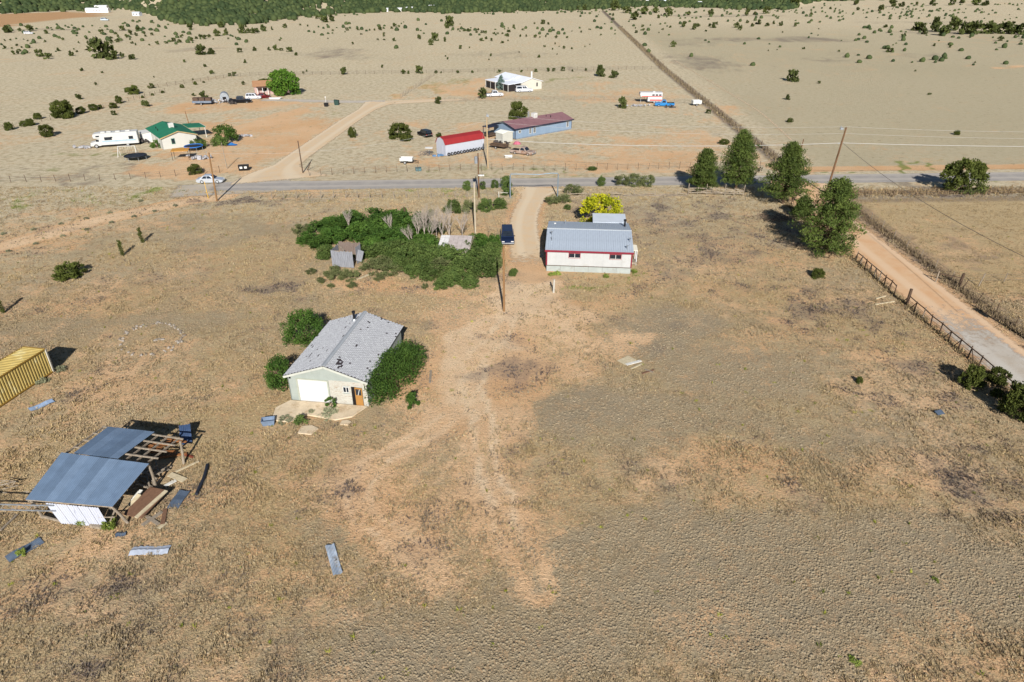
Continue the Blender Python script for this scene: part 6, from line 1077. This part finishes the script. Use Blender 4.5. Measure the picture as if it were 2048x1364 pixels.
def tub(name, label, px, py, L, W, h, mat, rz, legs=0):
    x, y = G(px, py); t = thing(name, label, 'tub', (x, y, 0), R(rz)); q = .8
    for a, b in (((-L / 2, -W / 2), (L / 2, -W / 2)), ((L / 2, -W / 2), (L / 2, W / 2)), ((L / 2, W / 2), (-L / 2, W / 2)), ((-L / 2, W / 2), (-L / 2, -W / 2))): MB().slab([(a[0] * q, a[1] * q, .02), (b[0] * q, b[1] * q, .02), (b[0], b[1], h), (a[0], a[1], h)], .05).build('side', mat, t)
    MB().box((0, 0, .04), (L * q, W * q, .05)).build('bottom', mat, t)
tub('bath_tub', 'white bathtub lying in the grass before the rusty pickup', 1017, 315.5, 1.7, .75, .5, M_WHITE, 4); tub('metal_trough', 'blue grey metal trough tipped in the grass left of the garage', 538, 848, 1.15, .75, .55, pm('trough_blue', srgb(122, 140, 164), .5, .2, 2, metal=.3), 12)
simple('plastic_boat', 'small white boat hull beside the big green tree', 'boat', 551, 198, lambda m: m.prism([(-1.9, .45), (-1.5, .05), (1.3, .05), (2.1, .5)], -.6, .6), M_WHITE)
simple('trash_bin', 'dark bin left of two on the bare lot beside the track', 'bin', 653, 213, lambda m: m.prism([(-.5, 0), (-.6, 1.0), (.6, 1.0), (.5, 0)], -.5, .5), M_BLACK); simple('trash_bin', 'dark green bin right of two on the bare lot beside the track', 'bin', 674, 210, lambda m: m.prism([(-.6, 0), (-.7, 1.5), (.7, 1.3), (.6, 0)], -.6, .6), pm('bin_green', srgb(40, 64, 58), .6)); simple('mailbox_post', 'white thin signpost beside the dark bin', 'post', 652, 206, lambda m: m.bar((0, 0, 0), (0, 0, 1.7), .08).box((0, 0, 1.7), (.3, .1, .3)), M_WHITE)
simple('water_meter', 'blue box on the verge below the road fence', 'box', 837, 341.5, lambda m: m.box((0, 0, .3), (1.1, .8, .6)).box((0, 0, .62), (1.2, .9, .05)), pm('teal_box', srgb(84, 112, 116), .7), 15)
simple('tarp_blue', 'small blue tarp at the left end of the red roofed shed', 'tarp', 881, 312, heap(1.4, .7, .25, 8), pm('faded_blue', srgb(96, 130, 166), .7))

# scrap lying in the grass near the camera
def sheet(label, px, py, L, W, rz, mat, name='metal_sheet', z=.09, tilt=0.0):
    k = 14; V = []; r_ = random.Random(px)
    for j in range(k + 1):
        for i in range(5): V.append((-W / 2 + W * j / k, -L / 2 + L * i / 4 + r_.uniform(-.02, .02), (.035 if j % 2 else 0) + .05 * math.sin(i * 1.7 + px) + .04 * math.sin(j * .5)))
    x, y = G(px, py); o = MB().add(V, [(j * 5 + i, j * 5 + i + 1, j * 5 + i + 6, j * 5 + i + 5) for j in range(k) for i in range(4)]).build(name, mat); o.location = (x, y, gh(x, y) + z); o.rotation_euler = (tilt, 0, R(rz)); return tag(o, label, 'metal sheet')
SHB = pm('bluish_galv', srgb(150, 170, 196), .45, .2, 2, metal=.35, c2=srgb(206, 204, 198), amt=.3); SHW = pm('white_corr', srgb(176, 184, 198), .55, .15, 2); SHD = pm('dark_corr', srgb(96, 110, 128), .5, .2, 2, metal=.3)
sheet('long narrow bluish metal sheet alone in the turf at bottom centre', 668, 1120, 2.9, .62, 24, pm('pale_galv', srgb(168, 180, 194), .5, .2, 2, c2=srgb(190, 186, 178), amt=.4)); sheet('white corrugated sheet lying below the collapsed shed', 300, 1100, .8, 2.6, 4, SHW); sheet('dark metal sheet half in weeds at lower left', 50, 1100, 2.2, .9, -35, SHD); sheet('pale blue metal sheet between the yellow container and the shed', 84, 812, 2.0, .8, -38, SHB); sheet('dark corrugated sheet right of the broken panels', 357, 1001, 1.9, .9, -6, SHD, tilt=.1); sheet('blue bent sheet leaning at the back corner of the shed', 374, 880, 1.9, .9, 20, pm('deep_blue_sheet', srgb(56, 74, 104), .5), z=.5, tilt=.7); sheet('small grey sheet scrap below the shed corner', 243, 1069, .5, .7, 10, SHD)
def plank(label, a, b, w_, th, mat, name='plank', za=.08, zb=.08, cat='plank'):
    A, B = G(*a), G(*b); c = ((A[0] + B[0]) / 2, (A[1] + B[1]) / 2); d = Vector((B[0] - A[0], B[1] - A[1], zb - za)); o = MB().bar(-d / 2, d / 2, w_, th).build(name, mat); o.location = (*c, gh(*c) + (za + zb) / 2); return tag(o, label, cat)
BRN = pm('brown_panel', srgb(122, 92, 72), .85, .2, 3, stretch=(1, 1, 1), c2=srgb(96, 72, 58), amt=.4); PALE = pm('pale_board', srgb(196, 182, 152), .85, .2, 3)
plank('broad brown fallen panel beside the collapsed shed', (268, 1042), (322, 990), 1.6, .08, BRN, 'fallen_panel', .45, .6, 'panel'); plank('pale plank along the edge of the brown fallen panel', (276, 1046), (337, 995), .28, .09, PALE, za=.52, zb=.67)
plank('grey plank below the brown panel', (285, 1052), (325, 1025), .3, .07, M_WOODG); plank('second grey plank crossing under the brown panel', (294, 1034), (318, 1050), .25, .07, M_WOODG); plank('short white board end right of the panels', (318, 1058), (332, 1046), .3, .06, PALE); plank('narrow dark board upright in grass right of the panels', (326, 1050), (331, 1020), .3, .06, BRN)
plank('white board beside the middle post of the shed', (330, 974), (352, 962), .3, .07, pm('white_board', srgb(216, 214, 206), .8)); plank('tan board behind the middle post of the shed', (340, 950), (370, 962), .5, .06, PALE); plank('long pale plank right of the shed back corner', (352, 945), (398, 924), .18, .06, PALE); plank('short leaning board in the dark of the shed', (262, 1020), (284, 1003), .35, .06, PALE, za=.4, zb=.7); plank('white plank inside the shed opening', (268, 1012), (287, 994), .3, .06, pm('white_board', (1, 1, 1)), za=.5, zb=.7); plank('rusty red beam behind the shed', (364, 908), (386, 916), .16, .12, pm('rust_red', srgb(122, 62, 46), .8)); plank('long grey pole lying left of the shed', (2, 1062), (36, 1030), .14, .12, M_WOODG); plank('small grey crate board under the white siding', (183, 1052), (207, 1056), .35, .3, M_WOODG)
simple('orange_planks', 'heap of orange brown planks under the open rafters', 'planks', 330, 905, lambda m: [m.box((rr.uniform(-1, 1), rr.uniform(-.6, .6), .15 + i * .07), (rr.uniform(1.4, 2.4), .22, .06), rr.uniform(-.5, .5)) for i in range(12)], pm('orange_plank', srgb(150, 100, 60), .85, .2, 3))
simple('scrap_heap', 'tangled dark timber inside the collapsed shed', 'timber', 300, 960, lambda m: [m.bar((rr.uniform(-1.6, 1.2), rr.uniform(-1.4, 1.6), rr.uniform(.05, .5)), (rr.uniform(-1.6, 1.2), rr.uniform(-1.4, 1.6), rr.uniform(.05, .8)), .12, .06) for i in range(26)], M_WOODG)
simple('black_pipe', 'black plastic pipe lying right of the collapsed shed', 'pipe', 405, 960, lambda m: m.tube([(-.25, 1.7, .14), (-.05, .9, .16), (.12, 0, .14), (.2, -.9, .14), (.3, -1.8, .15)], .13, 10), pm('pipe_black', srgb(40, 44, 54), .5, .2, 3))
for a, b, w_, lb, mt in [((1242, 726), (1264, 716), 1.1, 'tan plywood board flat on the ground right of the tyre tracks', PALE), ((1252, 730), (1282, 722), .35, 'white board beside the tan plywood', pm('white_board', (1, 1, 1))), ((1262, 738), (1284, 728), .2, 'pale strip of wood below the plywood', PALE), ((1284, 748), (1308, 741), .2, 'brown plank right of the plywood boards', BRN), ((1290, 740), (1306, 746), .2, 'grey plank end right of the plywood boards', M_WOODG)]: plank(lb, a, b, w_, .05, mt)
plank('dark plank standing in the grass right of the garage elm', (860, 767), (862, 742), .22, .05, M_WOODG); plank('long pale pole lying in the grass near the rail fence', (1750, 610), (1788, 604), .14, .1, PALE); plank('short pale pole lying near the rail fence', (1752, 598), (1770, 593), .14, .1, PALE); plank('white board lying before the left ruin', (718, 557), (742, 547), .35, .06, PALE)
simple('dark_plate', 'dark scrap plate in the grass at lower right', 'scrap', 1878, 827, lambda m: m.box((0, 0, .12), (.75, .5, .06), .3, .3), SHD)
def post_stub():
    x, y = G(1107, 585); t = thing('wooden_post', 'short white weathered post with a bar in front of the house', 'post', (x, y, 0)); MB().tube([(0, 0, -.1), (.05, .05, 1.75)], [.13, .11], 8).build('post', pm('whitewashed', srgb(178, 174, 164), .85, .15, 3), t); MB().bar((-.25, .05, 1.2), (.1, .0, 1.3), .08).build('crossbar', M_WOODG, t)
post_stub()
def stone_ring():
    t = thing('stone_ring', 'old oval ring of pale stones around a grassy bed', 'stone ring', (*G(302, 680), 0)); c = G(302, 680); r_ = random.Random(4); st = [pm('pale_stone', srgb(158, 149, 138), .9, .2, 4), pm('grey_stone', srgb(132, 120, 106), .9, .2, 4)]
    ms = []
    for k in range(5):
        m = MB(); n = 6; m.add([(math.cos(a) * r_.uniform(.8, 1.2), math.sin(a) * r_.uniform(.7, 1.1), 0) for a in np.linspace(0, 5.24, n)] + [(math.cos(a) * r_.uniform(.5, .8), math.sin(a) * r_.uniform(.5, .8), r_.uniform(.5, .8)) for a in np.linspace(0, 5.24, n)], [(i, (i + 1) % n, n + (i + 1) % n, n + i) for i in range(n)] + [tuple(range(n, 2 * n))]); ms.append(m.mesh('stone', st[k % 2]))
    for i in range(84):
        a = r_.uniform(0, 6.283); px_, py_ = 302 + math.cos(a) * 62 + r_.gauss(0, 3) , 679 + math.sin(a) * 31 - math.cos(a) * 8 + r_.gauss(0, 1.6); g = G(px_, py_); s = r_.uniform(.1, .2); o = obj('stone', r_.choice(ms), t, (g[0] - c[0], g[1] - c[1], gh(*g)), r_.uniform(0, 6)); o.scale = (s, s, s)
    g = G(316, 680)
    for i in range(4): o = obj('stone', ms[0], t, (g[0] - c[0] + r_.uniform(-.4, .4), g[1] - c[1] + r_.uniform(-.2, .2), gh(*g)), i); o.scale = (.32, .3, .12)
stone_ring()

# ------------------------------------------------------------------ poles, wires, gate
def upole(label, a, h, r, mat, lean=(0, 0), arms=(), name='utility_pole', extra=None):
    x, y = G(*a); t = thing(name, label, 'pole', (x, y, 0)); top = Vector((lean[0], lean[1], h)); MB().tube([(0, 0, -.2), top * .5, top], [r, r * .88, r * .75], 10).build('post', mat, t)
    for z, L, rz in arms: p = top * (z / h); MB().box((p.x, p.y - r, z), (L, .1, .12), rz).build('crossarm', M_WOODG, t); [MB().tube([(p.x + s * L * .45 * math.cos(rz), p.y - r + s * L * .45 * math.sin(rz), z + .05), (p.x + s * L * .45 * math.cos(rz), p.y - r + s * L * .45 * math.sin(rz), z + .25)], .05, 8).build('insulator', M_GALV, t) for s in (-1, 1)]
    if extra: extra(t, top)
    return (x + top.x, y + top.y, top.z)
def transformer(t, top): MB().tube([(-.35, -.2, top.z - .6), (-.35, -.2, top.z - 1.7)], .28, 12).build('transformer', M_GALV, t); MB().tube([(-.35, -.2, top.z - .6), (-.35, -.2, top.z - .5)], [.28, .1], 12).build('transformer_cap', M_GALV, t)
def lamp_arm(t, top): MB().tube([(0, 0, 3.9), (.4, -.3, 4.1)], .05, 6).build('lamp_bracket', M_GALV, t); MB().box((.5, -.4, 4.1), (1.0, .35, .2)).build('lamp', M_WHITE, t)
def caps(t, top): MB().tube([(0, 0, top.z), (0, 0, top.z + .3)], .06, 8).build('insulator', M_GALV, t); MB().box((.1, -.15, top.z - .15), (.5, .3, .35)).build('equipment', M_GALV, t); MB().tube([(0, -.2, top.z - 2.6), (.25, -.25, top.z - 2.6)], .05, 6).build('bracket', M_GALV, t)
TL = upole('orange brown utility pole by the silver car at the left', (434, 402), 8.2, .16, M_POLE, (.3, .1), extra=lambda t, top: MB().tube([(0, -.2, top.z), (0, -.2, top.z + .25)], .06, 8).build('insulator', M_GALV, t))
TR = upole('tall brown utility pole behind the nearest pine at the paved road', (1652, 388), 11.5, .18, M_POLEB, (1.0, .2), extra=caps)
TE = upole('tan pole standing alone at the end of the driveway', (1008, 622), 8.0, .15, M_POLE); TB = upole('brown utility pole with grey transformer and lamp left of the gate', (958, 396), 7.8, .14, M_POLEB, extra=lambda t, top: (transformer(t, top), lamp_arm(t, top)))
TC = upole('pale tan utility pole across the road by the red shed', (976, 337), 10.4, .17, M_POLEP, (-.1, 0), extra=caps); TD = upole('weathered white pole by the bare trees', (951, 470), 8.0, .14, pm('white_pole', srgb(176, 164, 142), .9, .15, 3))
TH_ = upole('leaning dark grey pole beside the gravel road', (606, 346), 6.2, .12, M_WOODD, (-.1, .1)); TI = upole('thin grey pole by the yard of toys', (455, 338), 5.2, .09, M_WOODG, (-.2, 0)); TG = upole('slim brown pole showing above the third pine', (1592, 335), 5.6, .12, M_POLEB, (.4, 0))
upole('utility pole outside the right edge whose shadow crosses the gravel road', (2206, 777), 10.4, .17, M_POLEB, extra=transformer)
upole('dark leaning post at the foot of the leaning pole', (614, 341), 1.6, .1, M_WOODD, (.9, .3), name='broken_post'); upole('yellow marker post by the silver car', (417, 397), 3.0, .06, pm('yellow_paint', srgb(214, 168, 60), .6), (-.1, 0), name='marker_post'); upole('short tan post behind the green roofed house', (378, 248), 3.2, .12, M_POLE, (-.3, 0), name='yard_post')
def wire(label, a, b, sag, r, mat=M_WIRE):
    a, b = Vector(a), Vector(b); n = 18; m = MB(); m.tube([lerp(a, b, i / n) - Vector((0, 0, 4 * sag * (i / n) * (1 - i / n))) for i in range(n + 1)], r, 5, False); tag(m.build('power_line', mat), label, 'cable')
V3 = lambda p, dz: (p[0], p[1], p[2] + dz); FARR = (150, 128.5, 10.5)
wire('thick pale cable strung from the transformer pole to the tall right pole', V3(TC, -4.6), V3(TR, -2.6), .9, .045); wire('thick pale cable running right from the tall right pole', V3(TR, -2.6), (150, 128, 7.4), .8, .04); wire('upper thin wire from the pale pole to the tall right pole', V3(TC, .1), V3(TR, .1), .9, .014); wire('lower thin wire from the pale pole to the tall right pole', V3(TC, -1.2), V3(TR, -1.0), 1.0, .014); wire('upper thin wire running right from the tall pole', V3(TR, .1), FARR, 1.2, .014); wire('lower thin wire running right from the tall pole', V3(TR, -1.0), (150, 128.5, 9.3), 1.2, .014)
wire('dark cable running from the tall right pole over the dirt road to the near right', V3(TR, -2.6), (53.4, 54.2, 9.6), 1.6, .03, M_WIRED); wire('thin wire from the transformer pole to the tan pole by the driveway', V3(TB, -.3), V3(TE, -.2), 1.0, .018, M_WIRED); wire('short wire from the pale pole across the road to the transformer pole', V3(TC, -.5), V3(TB, -.2), .5, .018)
wire('thin wire between the left pole and the pale pole', V3(TL, -.1), V3(TC, -1.0), 2.0, .014)
def gate():
    a, b = G(1020.5, 396), G(1115, 394); t = thing('pipe_gate_arch', 'tall grey pipe arch over the driveway entrance', 'gate', (*a, 0)); L = (b[0] - a[0]); dy = b[1] - a[1]; gm = pm('grey_pipe', srgb(124, 138, 148), .55, .1, 2, metal=.3); h = 4.2
    for x, y in ((0, 0), (L, dy)): MB().tube([(x, y, -.1), (x, y, h - .2)], .11, 10).build('post', gm, t)
    MB().tube([(0, 0, h - .25), (.12, 0, h), (L * .3, dy * .3, h - .05), (L * .6, dy * .6, h - .18), (L * .85, dy * .85, h + .02), (L - .1, dy, h - .03), (L, dy, h - .25)], .09, 8).build('top_pipe', gm, t)
    MB().tube([(-.4, .0, .9), (-1.8, .2, .95)], .05, 6).tube([(-2.0, .2, 0), (-2.0, .2, 1.1)], .1, 6).build('side_rail', pm('whitewashed', (1, 1, 1)), t)
gate()

# ------------------------------------------------------------------ fences
def wire_fence(name, label, pts, n, h, mat, r=.05, wires=(.35, .75, 1.1), every=None, wr=.012, skip=0, leanv=.06, wmat=None):
    P = [Vector((x, y, 0)) for x, y in pts]; seg = [(b - a).length for a, b in zip(P[:-1], P[1:])]; tot = sum(seg); t = thing(name, label, 'fence', P[0]); r_ = random.Random(len(label)); me = MB().tube([(0, 0, -.1), (0, 0, h)], [r, r * .9], 6).mesh('post', mat); pos = []
    for i in range(n + 1):
        d = tot * i / n; k = 0
        while k < len(seg) - 1 and d > seg[k]: d -= seg[k]; k += 1
        p = lerp(P[k], P[k + 1], min(1, d / seg[k])); p.z = gh(p.x, p.y); pos.append(p); o = obj('post', me, t, p - P[0]); o.rotation_euler = (r_.gauss(0, leanv), r_.gauss(0, leanv), 0); o.scale = (1, 1, r_.uniform(.9, 1.1))
    for z in wires:
        m = MB(); m.tube([p - P[0] + Vector((0, 0, z)) for p in pos], wr, 4, False); m.build('wire', wmat or M_WIRED, t)
    return t
wire_fence('wire_fence', 'post and wire fence along the near side of the paved road left of the gate', GP((520, 398), (560, 398), (700, 397), (850, 396), (935, 396)), 17, 1.25, M_WOODG, .085)
wire_fence('wire_fence', 'thin wire fence along the far side of the road before the blue house', GP((620, 352), (760, 345), (900, 342), (1100, 341), (1350, 338), (1540, 334)), 44, 1.3, M_WOODD, .04)
wire_fence('wire_fence', 'thin wire fence along the road in front of the left yard', GP((-40, 368), (60, 364), (190, 362), (330, 354), (440, 346)), 16, 1.3, M_WOODD, .05)
wire_fence('wire_fence', 'long straight fence with weeds dividing the far pastures', [(55.5, 142), (61.2, 291.6), (75, 520), (89, 743)], 130, 1.4, M_WOODD, .07, (.3, .7, 1.1), wr=.03)
wire_fence('wire_fence', 'far wire fence crossing behind the white roofed house', GP((300, 178), (460, 155), (520, 151), (700, 149), (880, 146), (1050, 142), (1200, 140), (1318, 139)), 60, 1.3, M_WOODD, .05, (.4, .8, 1.15), wr=.025)
wire_fence('wire_fence', 'short close post fence running up from the track junction', GP((802, 196), (830, 178), (868, 152)), 26, 1.5, M_WOODG, .08)
wire_fence('wire_fence', 'wire fence between the white roofed yard and the blue house yard', GP((870, 205), (960, 203), (1100, 200), (1250, 201), (1390, 208)), 26, 1.1, M_WOODG, .06, wr=.02)
wire_fence('wire_fence', 'juniper lined fence running left behind the motorhome', GP((-10, 264), (110, 238), (240, 208), (330, 184)), 24, 1.2, M_WOODD, .05)
wire_fence('wire_fence', 'wire fence along the right side of the dirt road', [(57.4, 117), (57.2, 105), (56.7, 92), (56.2, 80.5)], 9, 1.25, M_WOODG, .05)
wire_fence('wire_fence', 'near wire fence right of the gravel road with leaning posts', [(56.2, 78), (56.1, 66), (55.9, 50), (55.8, 30)], 14, 1.25, M_WOODD, .05, leanv=.12)
wire_fence('wire_fence', 'thin fence crossing the right paddock from the heavy gate post', [(57, 80), (75, 81), (110, 83)], 9, 1.2, M_WOODG, .05); wire_fence('wire_fence', 'weedy fence along the far edge of the golden paddock', [(58.5, 117), (80, 118), (110, 119.5), (150, 121.5)], 22, 1.2, M_WOODD, .045)
def brace_post():
    x, y = G(1918, 572); t = thing('gate_post', 'heavy dark gate post with brace rail right of the dirt road', 'post', (x, y, 0)); MB().tube([(0, 0, -.1), (.1, 0, 1.7)], .16, 8).build('post', M_WOODD, t); MB().bar((0, 0, 1.1), (-2.2, 1.2, 1.2), .1).build('brace_rail', M_WOODD, t); MB().tube([(-2.3, 1.25, -.1), (-2.25, 1.25, 1.5)], .08, 8).build('post', M_WOODG, t); MB().tube([(2.6, .2, -.1), (2.9, .2, 1.6)], .07, 8).build('post', M_WOODG, t)
brace_post()
def rail_fence(label, y0, y1, step, x0, x1, big=False, seed=2):
    t = thing('rail_fence', label, 'fence', (x0, y0, 0)); r_ = random.Random(seed); n = int(abs(y1 - y0) / step); tops = []
    for i in range(n + 1):
        f = i / n; p = Vector(((x1 - x0) * f, (y1 - y0) * f, gh(x0 + (x1 - x0) * f, y0 + (y1 - y0) * f))); h = r_.uniform(1.3, 1.5); l = Vector((r_.gauss(.05, .06), r_.gauss(0, .05), 0))
        if big and i == 0: MB().tube([p - Vector((0, 0, .1)), p + Vector((.05, 0, 2.1))], .17, 8).build('corner_post', M_WOODD, t)
        else: MB().tube([p - Vector((0, 0, .1)), p + l + Vector((0, 0, h))], [.075, .06], 7).build('post', M_WOODD if r_.random() < .6 else M_WOODG, t)
        tops.append(p + l * .9 + Vector((0, 0, 1.2)))
        if r_.random() < .75: d = Vector((r_.uniform(-.15, .1), step * (.45 if r_.random() < .5 else -.45), -1.15)); MB().bar(tops[-1], tops[-1] + d, .06, .07).build('brace', M_WOODD, t)
    for a, b in zip(tops[:-1], tops[1:]): MB().bar(a, b, .07, .09).build('rail', M_WOODD, t)
    for z in (.25, .5, .75):
        m = MB(); m.tube([p - Vector((0, 0, 1.2 - z)) for p in tops], .014, 4, False); m.build('wire', M_WIRED, t)
rail_fence('dark wooden rail fence starting beside the nearest pine', 87.5, 76.3, 1.35, 47.1, 46.9, seed=5); rail_fence('dark wooden rail fence with heavy corner post along the gravel road', 73.4, 30, 1.75, 46.9, 46.5, True, 7)
rail_fence('wooden rail fence hidden between the two near pines at the dirt road', 118, 92, 2.2, 47.6, 47.2, seed=9)
def split_rail():
    A, B = Vector((*G(1376, 388), 0)), Vector((*G(1486, 391), 0)); t = thing('split_rail_fence', 'broken silver split rail fence in front of the small pines', 'fence', A); n = 6; r_ = random.Random(3); d = (B - A) / n
    for i in range(n + 1): MB().tube([d * i - Vector((0, 0, .1)), d * i + Vector((r_.gauss(0, .06), 0, 1.3 if i % 2 else 1.9))], .07, 7).build('post', M_WOODG, t)
    for i in range(n):
        for z in (.35, .7, 1.1): MB().bar(d * i + Vector((0, -.08, z + r_.uniform(-.1, .1))), d * (i + 1) + Vector((0, -.08, z + (r_.uniform(-.35, .1) if z > .6 else 0))), .1, .12).build('rail', M_WOODG, t)
    A2, B2 = Vector((*G(1135, 394), 0)), Vector((*G(1376, 392), 0)); t2 = thing('split_rail_fence', 'fallen silver split rail fence from the gate to the broken rails', 'fence', A2); n = 11; d = (B2 - A2) / n
    for i in range(n + 1):
        if i % 2 == 0: MB().tube([d * i - Vector((0, 0, .1)), d * i + Vector((r_.gauss(0, .1), 0, 1.2))], .06, 7).build('post', M_WOODG, t2)
    for i in range(n):
        for z in (.15, .45): MB().bar(d * i + Vector((0, r_.uniform(-.3, .3), z * r_.uniform(.3, 1.3))), d * (i + 1) + Vector((0, r_.uniform(-.3, .3), z * r_.uniform(.3, 1.3))), .1, .11).build('rail', M_WOODG, t2)
split_rail()
# weeds along the fences: nobody could count them
def weeds(name, label, pts, wd, n, h, c1, c2, seed=3):
    global rng
    rng = np.random.default_rng(seed); P = [Vector(p) for p in pts]; seg = np.array([(b - a).length for a, b in zip(P[:-1], P[1:])]); k = rng.choice(len(seg), n, p=seg / seg.sum()); f = rng.random(n)
    ax = np.array([p.x for p in P]); ay = np.array([p.y for p in P]); x = ax[k] + (ax[k + 1] - ax[k]) * f + rng.normal(0, wd, n); y = ay[k] + (ay[k + 1] - ay[k]) * f + rng.normal(0, wd, n); t = rng.random((n, 1)); c = np.array(c1) * t + np.array(c2) * (1 - t)
    V, C = blades(x, y, h * rng.uniform(.5, 1.3, n), .22 * rng.uniform(.6, 1.4, n) * (1 + y / 250), 5, c, .07 * (1 + y / 150) * np.ones(n), .4); C = np.concatenate([C, np.ones((len(C), 1))], 1)
    tag(obj(name, np_mesh(name, V, np.arange(len(V)).reshape(-1, 3), bpy.data.materials['grass_blades'], {'col': ('FLOAT_COLOR', C)})), label, 'weeds', kind='stuff')
weeds('fence_weeds', 'grey brown weeds along the long far fence line', [(55.5, 142), (61.2, 291.6), (75, 520)], .6, 2600, .9, srgb(120, 106, 92), srgb(160, 144, 112)); weeds('fence_weeds', 'dark dry weeds along the dirt road fences', [(47, 118), (47.1, 88), (46.8, 73), (46.6, 35)], .3, 1500, .4, srgb(116, 102, 84), srgb(170, 150, 110), 4); weeds('fence_weeds', 'dark dry weeds on the bank right of the dirt road', [(57.2, 116), (56.6, 92), (56, 78), (55.8, 35)], .5, 2200, .5, srgb(104, 90, 78), srgb(150, 132, 102), 5); weeds('fence_weeds', 'brown weeds between the golden paddock and the paved road', [(59, 119.5), (90, 121), (150, 124)], 1.0, 3000, .7, srgb(122, 104, 88), srgb(168, 146, 108), 6)

def green_specks():
    global rng
    rng = np.random.default_rng(77); n = 420; y = rng.uniform(22, 118, n); x = rng.uniform(-1, 1, n) * (y * .62 + 22); k = (road_mask(x, y) < .2) & outside_built(x, y); x, y = x[k], y[k]; n = len(x); t = rng.random((n, 1)); c = np.array(srgb(96, 104, 44)) * t + np.array(srgb(150, 150, 62)) * (1 - t)
    V, C = blades(x, y, rng.uniform(.08, .3, n), rng.uniform(.1, .3, n), 12, c, .07 * np.ones(n), .6); C = np.concatenate([C, np.ones((len(C), 1))], 1)
    tag(obj('green_weeds', np_mesh('green_weeds', V, np.arange(len(V)).reshape(-1, 3), bpy.data.materials['grass_blades'], {'col': ('FLOAT_COLOR', C)})), 'tiny yellow green weeds speckled through the dry grass', 'weeds', kind='stuff')
green_specks()
